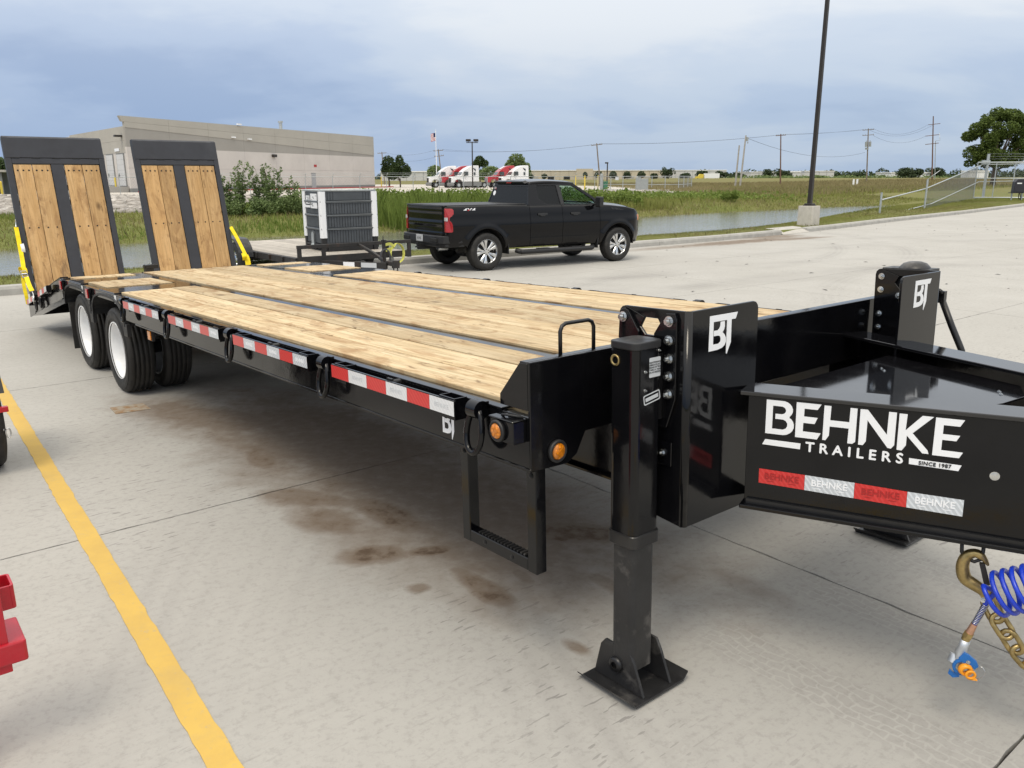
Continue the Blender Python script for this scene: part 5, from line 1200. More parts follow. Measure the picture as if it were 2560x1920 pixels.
# ================================================================== red trailer at the left edge
rtl = thing('red_trailer', 'red painted trailer at the left edge with square tube bracket and black tyre', 'trailer'); rtl.matrix_world = Matrix.Translation(tpt(-0.8, -1.7, 0)) @ Matrix.Rotation(TYAW, 4, 'Z'); rtl.location.z = 0
DU, DVv = -0.8, -1.7
def rb(m, name, mat, bev=0.003): return m.build(name, mat, rtl, (-DU, -DVv, 0), bev, segs=2)
m = MB(); m.mprism(keyhole(rrect(-0.908, -0.803, -1.675, -1.570, 0.012, 3), rrect(-0.900, -0.811, -1.667, -1.578, 0.007, 3)), lambda a, b: (a, b, 0.547), lambda a, b: (a, b, 0.628)); rb(m, 'bracket_tube', M_REDPAINT, 0.0015)
m = MB(); m.mprism(rrect(-0.935, -0.745, -1.672, -1.566, 0.01, 3), lambda a, b: (a, b, 0.383), lambda a, b: (a, b, 0.456)); rb(m, 'bracket_tube', M_REDPAINT, 0.006)
m = MB(); m.box((-0.772, -1.80, 0.352), (-0.757, -1.614, 0.74)); rb(m, 'mounting_plate', M_REDPAINT)
m = MB(); m.box((-0.98, -1.92, 0.05), (-0.78, -1.80, 0.80)); m.box((-1.05, -1.98, 0.0), (-0.72, -1.76, 0.048)); rb(m, 'jack_post', M_REDPAINT)
m = MB(); m.box((-5.6, -2.4, 0.60), (-0.99, -2.2, 0.78)); rb(m, 'frame_beam', M_REDPAINT)
m = MB(); m.lathe([(0.22, -0.115), (0.30, -0.125), (0.345, -0.115), (0.362, -0.095)] + sum([[(0.366, c_ - 0.008), (0.356, c_ - 0.005), (0.356, c_ + 0.005), (0.366, c_ + 0.008)] for c_ in (-0.05, 0, 0.05)], []) + [(0.362, 0.095), (0.345, 0.115), (0.30, 0.125), (0.22, 0.115)], (-4.27, -1.31, 0.36), (0, 1, 0), 44)
m.cyl((-4.27, -1.40, 0.36), (-4.27, -1.22, 0.36), 0.225, n=28); rb(m, 'tyre', M_RUBBER, 0)
m = MB(); m.prism([(-4.75, 0.52), (-4.62, 0.72), (-4.35, 0.80), (-4.1, 0.74), (-3.94, 0.56), (-3.925, 0.56), (-4.08, 0.757), (-4.35, 0.82), (-4.63, 0.737), (-4.765, 0.53)], 'y', -1.47, -1.165); rb(m, 'fender', M_BLK2)
m = MB(); m.box((-3.955, -1.80, 0.435), (-3.915, -1.158, 0.470)); rb(m, 'red_crossbar', M_REDPAINT)
m = MB(); m.cyl((-3.93, -1.42, 0.318), (-3.93, -1.20, 0.318), 0.010, n=10); m.tube([(-3.915, -1.18 + 0.014 * math.cos(t), 0.295 + 0.032 * math.sin(t)) for t in [2 * math.pi * i / 16 for i in range(16)]], 0.0045, 8, closed=True); rb(m, 'lynch_pin', M_ZINC, 0)
m = MB(); m.box((-4.0, -1.8, 0.25), (-3.95, -1.42, 0.62)); rb(m, 'stand_leg', M_BLK2)

# ================================================================== black utility trailer with tote
UF_ = Vector((0.634, -0.773, 0)); UA = math.atan2(UF_.y, UF_.x)
ut = thing('utility_trailer', 'old black utility trailer with weathered deck and rusty front rail behind the flatbed', 'trailer', (-2.92, 15.42, 0), UA)
# local: x forward, y to its left (far right in view), origin under the front rail centre
HWT = 1.20
def up_(m, name, mat, bev=0.004): return m.build(name, mat, ut, None, bev)
m = MB(); m.box((-0.06, -HWT, 0.66), (0.0, HWT, 0.725))
m.box((-0.05, -HWT, 0.40), (0.0, HWT, 0.52))
up_(m, 'front_rail', M_OLDBLK)
for y in (-HWT, -0.72, 0.62, HWT - 0.075):
    m = MB(); m.box((-0.045, y, 0.521), (-0.002, y + 0.075, 0.659)); up_(m, 'rail_post', M_OLDBLK)
for s_ in (-1, 1):
    m = MB(); m.box((-4.6, s_ * HWT - 0.035, 0.38), (-0.061, s_ * HWT + 0.035, 0.50)); up_(m, 'side_beam', M_OLDBLK)
    for k in range(7):
        m = MB(); m.box((-0.6 - k * 0.6, s_ * (HWT + 0.036), 0.40), (-0.55 - k * 0.6, s_ * (HWT + 0.07), 0.495)); up_(m, 'stake_pocket', M_OLDBLK)
for k in range(12):
    y0 = -HWT + 0.04 + k * (2 * HWT - 0.08) / 12
    m = MB(); m.box((-4.6, y0, 0.47), (-0.065, y0 + (2 * HWT - 0.08) / 12 - 0.008, 0.508 + random.uniform(-.004, .004)));
    up_(m, 'plank', M_OLDWOOD, 0.003)
for s_ in (-1, 1):
    m = MB(); a = Vector((-0.02, s_ * 0.75, 0.40)); b_ = Vector((1.18, s_ * 0.07, 0.40)); d = (b_ - a).normalized(); n_ = Vector((-d.y, d.x, 0)) * 0.03
    q = [a + n_, a - n_, b_ - n_, b_ + n_]; m.mprism([(p.x, p.y) for p in q], lambda x, y: (x, y, 0.33), lambda x, y: (x, y, 0.44)); up_(m, 'tongue_beam', M_OLDBLK)
m = MB(); m.tube([(-0.02, 0.05, 0.68), (0.55, 0.03, 0.56), (0.98, 0.0, 0.45)], 0.036, 4, smooth=False); up_(m, 'tongue_brace', M_OLDBLK)
m = MB(); m.box((1.10, -0.06, 0.39), (1.42, 0.06, 0.47)); m.cyl((1.38, 0, 0.36), (1.38, 0, 0.49), 0.065, n=14); up_(m, 'coupler', M_OLDBLK, 0.01)
m = MB(); m.cyl((0.98, 0, 0.06), (0.98, 0, 0.78), 0.035, n=12); m.cyl((0.98, 0, 0.04), (0.98, 0, 0.055), 0.09, n=14); m.cyl((0.98, 0, 0.78), (0.98, 0.0, 0.83), 0.05, n=12); m.tube([(0.98, 0.0, 0.80), (1.05, -0.05, 0.82), (1.05, -0.05, 0.90)], 0.01, 6); up_(m, 'jack', M_OLDBLK, 0)
m = MB(); m.tube([(1.02, 0.11 * math.cos(t), 0.53 + 0.14 * math.sin(t)) for t in [2 * math.pi * i / 18 for i in range(18)]], 0.009, 6, closed=True); m.tube([(1.025, 0.09 * math.cos(t), 0.54 + 0.12 * math.sin(t)) for t in [2 * math.pi * i / 18 for i in range(18)]], 0.008, 6, closed=True); up_(m, 'cable_loop', M_WIRE, 0)
for dy in (-0.04, 0.04):
    m = MB()
    for k in range(6): link(m, (1.36 - 0.006 * k, dy, 0.33 - 0.042 * k), (0.1, 0, -1), (1, 0.2, 0) if k % 2 else (0.2, 1, 0), 0.03, 0.014, 0.006)
    up_(m, 'hitch_chain', M_OLDBLK, 0)
a = Vector((-0.02, -0.75, 0.40)); b_ = Vector((1.18, -0.07, 0.40)); d = (b_ - a).normalized(); nrm = Vector((d.y, -d.x, 0))
for t0, t1, mt in ((0.36, 0.53, M_DECAL), (0.63, 0.86, M_DECALGREY)):
    m = MB(); p0 = a + d * (1.38 * t0) + nrm * 0.0315; p1 = a + d * (1.38 * t1) + nrm * 0.0315
    m.add([(p0.x, p0.y, 0.345), (p1.x, p1.y, 0.345), (p1.x, p1.y, 0.43), (p0.x, p0.y, 0.43)], [(0, 1, 2, 3)]); q = nrm * 0.002
    m.add([(p0.x + q.x, p0.y + q.y, 0.345), (p1.x + q.x, p1.y + q.y, 0.345), (p1.x + q.x, p1.y + q.y, 0.43), (p0.x + q.x, p0.y + q.y, 0.43)], [(0, 1, 2, 3)]); up_(m, 'warning_sticker', mt, 0)
for s_ in (-1, 1):
    for xw in (-2.30, -3.15):
        m = MB(); m.lathe([(0.19, -0.10), (0.26, -0.108), (0.31, -0.10), (0.335, -0.07), (0.338, 0.0), (0.335, 0.07), (0.31, 0.10), (0.26, 0.108), (0.19, 0.10)], (xw, s_ * 1.42, 0.338), (0, 1, 0), 36)
        wh = m.build('tyre', M_RUBBER, ut, None, recalc=False)
        m = MB(); m.lathe([(0.195, s_ * 0.095), (0.18, s_ * 0.07), (0.15, s_ * 0.05), (0.07, s_ * 0.075), (0.0005, s_ * 0.085)], (xw, s_ * 1.42, 0.338), (0, 1, 0), 28)
        for i in range(5): t = 2 * math.pi * i / 5; m.cyl((xw + 0.11 * math.cos(t), s_ * 1.42 + s_ * 0.06, 0.338 + 0.11 * math.sin(t)), (xw + 0.11 * math.cos(t), s_ * 1.42 + s_ * 0.095, 0.338 + 0.11 * math.sin(t)), 0.028, n=8)
        m.build('rim', M_CHROME, wh)
    m = MB(); n = 16; pr = []
    for i in range(n + 1): t = math.pi * i / n; pr.append((-2.72 + 0.86 * math.cos(t) * (1.0), 0.40 + 0.36 * min(1, 1.35 * math.sin(t))))
    for i in range(n, -1, -1): t = math.pi * i / n; pr.append((-2.72 + 0.835 * math.cos(t), 0.40 + 0.335 * min(1, 1.35 * math.sin(t))))
    m.prism(pr, 'y', s_ * 1.27, s_ * 1.56); up_(m, 'fender', M_DUSTBLK, 0.003)
m = MB(); m.cyl((-2.30, -1.35, 0.33), (-2.30, 1.35, 0.33), 0.04, n=10); m.cyl((-3.15, -1.35, 0.33), (-3.15, 1.35, 0.33), 0.04, n=10); up_(m, 'axles', M_OLDBLK, 0)
# the caged tote on its deck
tote = thing('liquid_tote', 'dark grey liquid tote with white corner posts and labels on the utility trailer', 'container', (-3.46, 16.62, 0.51), R(33))
# local x along the long visible face, y away from the camera; corner nearest the camera is (-0.56,-0.5)
def tb(m, name, mat, bev=0.0): return m.build(name, mat, tote, None, bev)
M_TOTE = worn("grey_tote_sheet", (0.062, 0.070, 0.080), 0.42, var=0.14, scale=5, dirt=(0.14, 0.14, 0.14), dirt_amt=0.3)
M_TOTEBAR = worn("tote_bar_paint", (0.105, 0.115, 0.122), 0.42, var=0.12, scale=7)
LX, LY, TH = 0.58, 0.50, 1.16
m = MB(); m.box((-LX + 0.03, -LY + 0.03, 0.14), (LX - 0.03, LY - 0.03, TH - 0.012)); tb(m, 'tank_body', M_TOTE, 0.01)
# ribbed sheet panels between the bars
for z0, z1 in ((0.16, 0.40), (0.46, 0.66), (0.72, 0.92), (0.98, TH - 0.03)):
    for side in range(4):
        m = MB(); half = LX if side % 2 == 0 else LY; off = LY if side % 2 == 0 else LX; n = 17
        for k in range(n):
            a = -half + 0.10 + (2 * half - 0.2) * k / n; b_ = a + (2 * half - 0.2) / n * 0.80
            if z0 > 0.9 and 2 < k < n - 3: 
                if k == 3: b_ = -half + 0.10 + (2 * half - 0.2) * (n - 3) / n - 0.01
                else: continue
            if side == 0: m.box((a, -off + 0.016, z0), (b_, -off + 0.0295, z1))
            elif side == 2: m.box((a, off - 0.0295, z0), (b_, off - 0.016, z1))
            elif side == 1: m.box((off - 0.0295, a, z0), (off - 0.016, b_, z1))
            else: m.box((-off + 0.016, a, z0), (-off + 0.0295, b_, z1))
        tb(m, 'ribbed_panel', M_TOTE)
for z in (0.43, 0.69, 0.95):
    m = MB(); m.tube([(-LX, -LY, z), (LX, -LY, z), (LX, LY, z), (-LX, LY, z)], 0.022, 4, closed=True, smooth=False); tb(m, 'cage_bar', M_TOTEBAR)
m = MB(); m.tube([(-LX + .01, -LY + .01, TH), (LX - .01, -LY + .01, TH), (LX - .01, LY - .01, TH), (-LX + .01, LY - .01, TH)], 0.016, 6, closed=True)
for k in range(9):
    m.cbox((-LX + 0.1 + k * (2 * LX - 0.2) / 8, -LY + 0.008, TH + 0.003), (0.02, 0.012, 0.02))
tb(m, 'top_rim', M_GALV)
for sx_ in (-1, 1):
    for sy_ in (-1, 1):
        m = MB(); a = sx_ * (LX - 0.045); b_ = sy_ * (LY - 0.045)
        m.mprism(rrect(a - 0.062, a + 0.062, b_ - 0.062, b_ + 0.062, 0.03), lambda x, y: (x, y, 0.26), lambda x, y: (x, y, TH - 0.02)); tb(m, 'corner_post', M_DECAL)
        m = MB(); m.mprism(rrect(a - 0.05, a + 0.05, b_ - 0.05, b_ + 0.05, 0.02), lambda x, y: (x, y, 0.0), lambda x, y: (x, y, 0.2595)); tb(m, 'corner_foot', M_PLASTIC)
m = MB(); m.box((-LX, -LY, 0.10), (LX, LY, 0.139))
for y in (-LY, -0.07, LY - 0.14): m.box((-LX + 0.11, y, 0.0), (LX - 0.11, y + 0.14, 0.0995))
tb(m, 'pallet_base', M_PLASTIC, 0.004)
m = MB(); m.box((-LX - 0.003, -0.30, 0.82), (-LX + 0.012, 0.04, 1.10)); tb(m, 'label_sheet', M_DECAL)
m = MB(); m.box((-LX - 0.003, 0.12, 0.90), (-LX + 0.012, 0.30, 1.06)); tb(m, 'label_sheet', M_DECAL)
m = MB(); m.box((-LX - 0.003, 0.08, 0.83), (-LX + 0.012, 0.42, 0.875)); tb(m, 'label_strip', M_DECAL)
m = MB()
rs = random.Random(5)
for k in range(9): y = rs.uniform(-0.28, -0.02); m.box((-LX - 0.005, y, 0.86 + 0.024 * k), (-LX - 0.0032, y + rs.uniform(0.02, 0.10), 0.872 + 0.024 * k))
for k in range(5): m.box((-LX - 0.005, 0.14, 0.92 + 0.026 * k), (-LX - 0.0032, 0.14 + rs.uniform(0.05, 0.14), 0.93 + 0.026 * k))
tb(m, 'label_print', M_DECALBLK)
m = MB(); pts = [(0.02 + 0.085 * math.cos(t), 0.30 + 0.085 * math.sin(t)) for t in [math.pi * i / 10 for i in range(11)]] + [(-0.065, 0.06), (0.105, 0.06)]
m.mprism(pts, lambda y, z: (-LX - 0.010, y, z), lambda y, z: (-LX + 0.02, y, z)); tb(m, 'valve_cover', M_TOTEBAR)
m = MB(); pts = [(0.02 + 0.066 * math.cos(t), 0.29 + 0.066 * math.sin(t)) for t in [math.pi * i / 10 for i in range(11)]] + [(-0.046, 0.07), (0.086, 0.07)]
m.mprism(pts, lambda y, z: (-LX - 0.016, y, z), lambda y, z: (-LX - 0.011, y, z)); m.cyl((-LX - 0.04, 0.02, 0.10), (-LX, 0.02, 0.10), 0.04, n=12); tb(m, 'drain_valve', M_GALV)
# limp yellow strap on the front rail
ys = thing('tie_down_strap', 'faded yellow tie down strap draped over the right end of the rusty rail', 'strap', (0, 0, 0)); ys.matrix_world = Matrix.Translation((-2.92, 15.42, 0)) @ Matrix.Rotation(UA, 4, 'Z') @ Matrix.Translation((0, 0.82, 0.45))
SO = (0, -0.82, -0.45)
m = MB(); m.ribbon(curve_pts([(0.012, 0.55, 0.62), (0.02, 0.62, 0.655), (0.02, 0.72, 0.66), (0.03, 0.78, 0.60), (0.03, 0.72, 0.58), (0.02, 0.66, 0.56), (0.015, 0.60, 0.54)]), (0.2, 0.1, 1), 0.055, 0.004); m.build('bunched_end', M_OLDYELLOW, ys, SO)
m = MB(); m.ribbon(curve_pts([(0.02, 0.74, 0.60), (0.03, 0.70, 0.46), (0.035, 0.74, 0.33), (0.04, 0.86, 0.29), (0.04, 0.97, 0.36), (0.035, 1.0, 0.50), (0.03, 0.95, 0.62), (0.02, 0.85, 0.67), (0.015, 0.80, 0.62)]), (1, 0.35, 0.1), 0.06, 0.004); m.build('strap_loop', M_OLDYELLOW, ys, SO)

# ================================================================== pickup truck
pk = thing('pickup_truck', 'black extended cab pickup truck with silver wheels parked along the kerb', 'pickup')
PS = 0.955
PA = R(33.0); pdir = Vector((math.cos(PA), math.sin(PA), 0)); pleft = Vector((-pdir.y, pdir.x, 0))
PORG = Vector((-0.50, 17.10, 0)) + pleft * 0.98
pk.matrix_world = Matrix.Translation(PORG) @ Matrix.Rotation(PA, 4, 'Z') @ Matrix.Scale(PS, 4)
WB = 3.745; WR = 0.415; AR = 0.505
def pp_(m, name, mat, bev=0.0, parent=None, lab=None, recalc=True, segs=2): return m.build(name, mat, parent or pk, None, bev, recalc, lab, segs)
ZB = [(0.40, .915), (.50, .955), (.60, .985), (.70, 1.002), (.80, 1.000), (.90, 1.000), (.98, 1.006), (1.04, 1.000), (1.10, .985), (1.16, .976), (1.25, .968), (1.33, .948), (1.40, .922), (1.45, .90)]
def interp(t, x):
    if x <= t[0][0]: return t[0][1]
    for i in range(len(t) - 1):
        if x <= t[i + 1][0]: a, b_ = t[i], t[i + 1]; return a[1] + (b_[1] - a[1]) * (x - a[0]) / (b_[0] - a[0])
    return t[-1][1]
def sst(a, b, x): t = max(0.0, min(1.0, (x - a) / (b - a))); return t * t * (3 - 2 * t)
def hwid(x, z):
    y = interp(ZB, z)
    if x > 4.05: y -= 0.17 * ((x - 4.05) / 0.62) ** 2
    if x < -0.92: y -= 0.075 * ((-0.92 - x) / 0.26) ** 2
    for xc in (0.0, WB):
        r_ = math.hypot(x - xc, (z - WR)); y += 0.024 * (1 - sst(AR + 0.02, AR + 0.13, r_)) * sst(0.45, 0.6, z)
    # door scallop
    y -= 0.016 * sst(0.62, 0.70, z) * (1 - sst(0.80, 0.90, z)) * sst(0.75, 1.2, x) * (1 - sst(2.8, 3.2, x))
    return y
def ztop(x):
    if x < 1.14: return 1.395
    if x < 3.12: return 1.365
    return interp([(3.12, 1.365), (3.5, 1.345), (4.0, 1.295), (4.4, 1.215), (4.62, 1.10), (4.70, 1.02)], x)
def zbot(x):
    z = 0.47
    if x < -0.5: z = 0.56
    if x > 4.2: z = 0.44
    for xc in (0.0, WB):
        d = abs(x - xc)
        if d < AR: z = max(z, WR + math.sqrt(AR * AR - d * d))
    return z
def side_panel(x0, x1, sg, name, mat=None):
    xs = {x0, x1}
    n = int((x1 - x0) / 0.06) + 1
    for i in range(n + 1): xs.add(x0 + (x1 - x0) * i / n)
    for xc in (0.0, WB):
        for k in range(25):
            x = xc - AR * math.cos(math.pi * k / 24)
            if x0 < x < x1: xs.add(x); 
        for x in (xc - AR - 1e-4, xc + AR + 1e-4):
            if x0 < x < x1: xs.add(x)
    xs = sorted(xs); NZ = 22; vs = []; fs = []
    for x in xs:
        zb, zt = zbot(x), ztop(x)
        col = [(x, sg * (hwid(x, zb) - 0.035), zb + 0.004)]
        col += [(x, sg * hwid(x, zb + (zt - zb) * k / NZ), zb + (zt - zb) * k / NZ) for k in range(NZ + 1)]
        col += [(x, sg * (hwid(x, zt) - 0.02), zt + 0.012), (x, sg * (hwid(x, zt) - 0.10), zt + 0.014)]
        vs += col
    k = NZ + 4
    # returns at both ends
    first = [(x0 + 0.0005, v[1] - sg * 0.04, v[2]) for v in vs[:k]]; lastc = [(x1 - 0.0005, v[1] - sg * 0.04, v[2]) for v in vs[-k:]]
    vs = first + vs + lastc; m_ = len(xs) + 2
    for i in range(m_ - 1): fs += [(i * k + j, i * k + j + 1, (i + 1) * k + j + 1, (i + 1) * k + j) for j in range(k - 1)]
    m = MB(); m.add(vs, fs, True); o = m.build(name, mat or M_CAR, pk, recalc=True)
    es = o.modifiers.new('edge', 'EDGE_SPLIT'); es.split_angle = R(50)
    return o
for sg in (-1, 1):
    side_panel(-1.14, 1.150, sg, 'bed_side'); side_panel(1.160, 2.060, sg, 'rear_door'); side_panel(2.069, 3.165, sg, 'front_door'); side_panel(3.174, 4.66, sg, 'front_fender')
# dark inner hull, wheel housings
m = MB(); m.box((-1.05, -0.60, 0.5), (4.4, 0.60, 1.30)); m.box((0.62, -0.89, 0.50), (3.1, 0.89, 1.34)); m.box((-1.08, -0.86, 1.0), (1.12, 0.86, 1.36)); m.box((3.2, -0.80, 1.0), (4.3, 0.80, 1.14)); pp_(m, 'inner_body', M_DARK)
for xc in (0.0, WB):
    for sg in (-1, 1):
        m = MB(); vs = []; n = 14
        for i in range(n + 1):
            t = math.pi * i / n
            for y in (0.60, 0.955): vs.append((xc + (AR + 0.012) * math.cos(t), sg * y, WR + (AR + 0.012) * math.sin(t)))
        m.add(vs, [(2 * i, 2 * i + 1, 2 * i + 3, 2 * i + 2) for i in range(n)], True); pp_(m, 'wheel_liner', worn("muddy_liner", (0.020, 0.018, 0.015), 0.9, var=0.3, scale=5, dirt=(0.10, 0.08, 0.05), dirt_amt=0.7, bump=0.5, bscale=25) if 'muddy_liner' not in MATS else MATS['muddy_liner'], recalc=False)
# tonneau cover, tailgate
m = MB(); m.mprism(rrect(-1.10, 1.12, -0.865, 0.865, 0.04), lambda a, b: (a, b, 1.404), lambda a, b: (a, b, 1.428)); pp_(m, 'bed_cover', M_PLASTIC, 0.008)
def sheet(m, xf, y0, y1, z0, z1, ny=16, nz=14):
    vs = [(xf(y0 + (y1 - y0) * i / ny, z0 + (z1 - z0) * j / nz), y0 + (y1 - y0) * i / ny, z0 + (z1 - z0) * j / nz) for i in range(ny + 1) for j in range(nz + 1)]
    m.add(vs, [(i * (nz + 1) + j, i * (nz + 1) + j + 1, (i + 1) * (nz + 1) + j + 1, (i + 1) * (nz + 1) + j) for i in range(ny) for j in range(nz)], True)
def tgx(y, z):
    x = -1.150 + 0.03 * (abs(y) / 0.9) ** 2
    x += 0.010 * sst(1.06, 1.12, z) * (1 - sst(1.235, 1.30, z)) + 0.006 * sst(0.83, 0.88, z) * (1 - sst(0.97, 1.02, z)) - 0.012 * sst(1.33, 1.41, z)
    return x
m = MB(); sheet(m, tgx, -0.885, 0.885, 0.80, 1.415, 20, 40); tg = pp_(m, 'tailgate', M_CAR)
so_ = tg.modifiers.new('thick', 'SOLIDIFY'); so_.thickness = 0.04; so_.offset = 0
m = MB(); m.box((-1.175, -0.885, 1.412), (-1.04, 0.885, 1.428)); pp_(m, 'tailgate_lip', M_PLASTIC, 0.006)
m = MB(); m.box((-1.158, -0.10, 1.30), (-1.135, 0.10, 1.345)); pp_(m, 'tailgate_handle', M_PLASTIC, 0.008)
text('CHEVROLET', 0.145, M_PLASTIC, frame_matrix((-1.1395, 0.0, 1.175), (0, -1, 0), (0, 0, 1)), pk, 'tailgate_lettering', wide=1.30, bold=0.004)
m = MB(); m.box((-1.152, 0.52, 0.905), (-1.128, 0.66, 0.925)); pp_(m, 'trim_badge', M_ZINC)
# tail lamps
for sg in (-1, 1):
    f = lambda a, b: None
    prof = [(-1.150, 0.865), (-0.985, 0.865), (-0.955, 0.89), (-0.965, 1.02), (-0.995, 1.075), (-1.045, 1.115), (-1.040, 1.165), (-0.965, 1.205), (-0.905, 1.245), (-0.895, 1.325), (-0.930, 1.356), (-1.150, 1.362)]
    m = MB(); m.mprism(prof, lambda x, z: (x, sg * (hwid(x, z) + 0.030), z), lambda x, z: (x, sg * 0.890, z)); pp_(m, 'tail_lamp', M_REDLENS, 0.008)
    m = MB(); m.box((-1.156, sg * 0.893, 1.10), (-1.09, sg * (hwid(-1.1, 1.15) + 0.034), 1.175)); pp_(m, 'reverse_lamp', M_CLEARLENS, 0.006)
# rear corner below the lamp, bumper, plate, exhaust, hitch
m = MB(); bp_ = [(-1.36, -0.70), (-1.33, -0.84), (-1.24, -0.965), (-0.62, -1.0), (-0.62, -0.80), (-1.08, -0.72), (-1.08, 0.72), (-0.62, 0.80), (-0.62, 1.0), (-1.24, 0.965), (-1.33, 0.84), (-1.36, 0.70)]
m.mprism(bp_, lambda a, b: (a, b, 0.62), lambda a, b: (a + 0.015, b, 0.790)); m.mprism([(a + 0.05, b * 0.985) for a, b in bp_], lambda a, b: (a + 0.02, b, 0.545), lambda a, b: (a, b, 0.6195)); pp_(m, 'rear_bumper', M_PLASTIC, 0.02, segs=3)
for sg in (-1, 1):
    m = MB(); m.box((-1.372, sg * 0.50, 0.655), (-1.30, sg * 0.80, 0.735)); pp_(m, 'bumper_step', M_DARK, 0.01)
m = MB(); m.box((-1.368, -0.155, 0.640), (-1.35, 0.155, 0.785)); pl = pp_(m, 'licence_plate', M_DECALGREY, 0.004)
text('K145', 0.085, M_DECALBLK, frame_matrix((-1.3705, 0, 0.708), (0, -1, 0), (0, 0, 1)), pk, 'plate_lettering')
m = MB(); m.cyl((-1.16, -0.56, 0.50), (-0.8, -0.52, 0.50), 0.052, n=18, caps=False); m.cyl((-1.15, -0.56, 0.50), (-0.8, -0.52, 0.50), 0.045, n=18); pp_(m, 'exhaust_tip', M_ZINC)
m = MB(); m.box((-1.42, -0.05, 0.46), (-0.9, 0.05, 0.54)); m.cyl((-1.44, 0, 0.54), (-1.44, 0, 0.62), 0.03, n=12); m.box((-1.48, -0.06, 0.50), (-1.38, 0.06, 0.53)); pp_(m, 'tow_hitch', M_PLASTIC)
m = MB(); m.cyl((0.0, -0.75, WR - 0.02), (0.0, 0.75, WR - 0.02), 0.06, n=12); m.cyl((0.0, -0.16, WR - 0.02), (0.0, 0.16, WR - 0.02), 0.16, n=16); pp_(m, 'rear_axle', M_DUSTBLK)
m = MB(); m.cyl((WB, -0.75, WR), (WB, 0.75, WR), 0.05, n=10); pp_(m, 'front_axle', M_DUSTBLK)
# hood and nose
m = MB(); xs = np.linspace(3.17, 4.68, 20); ys = np.linspace(-1, 1, 19); vs = []
for x in xs:
    for y in ys:
        hw_ = hwid(min(x, 4.66), ztop(x)) - 0.06; vs.append((x, y * hw_, ztop(x) + 0.012 + 0.055 * (1 - abs(y) ** 2.6) * sst(4.70, 4.4, x) + (0.02 * sst(0.35, 0.5, abs(y)) * sst(0.85, 0.7, abs(y)))))
m.add(vs, [(i * 19 + j, i * 19 + j + 1, (i + 1) * 19 + j + 1, (i + 1) * 19 + j) for i in range(19) for j in range(18)], True); pp_(m, 'hood', M_CAR, recalc=True)
m = MB(); pr = [(4.40, -0.92), (4.58, -0.84), (4.72, -0.60), (4.78, 0), (4.72, 0.60), (4.58, 0.84), (4.40, 0.92)]
m.mprism(pr, lambda a, b: (a - 0.02, b, 0.44), lambda a, b: (a - 0.05, b, 1.10)); pp_(m, 'front_fascia', M_PLASTIC, 0.03)
for sg in (-1, 1):
    m = MB(); m.mprism([(4.50, 0.97), (4.66, 0.965), (4.685, 1.08), (4.58, 1.115), (4.46, 1.10)], lambda x, z: (x, sg * (hwid(min(x, 4.66), z) + 0.006), z), lambda x, z: (x, sg * (hwid(min(x, 4.66), z) - 0.06), z)); pp_(m, 'headlamp', M_AMBER if True else M_AMBER, 0.004)
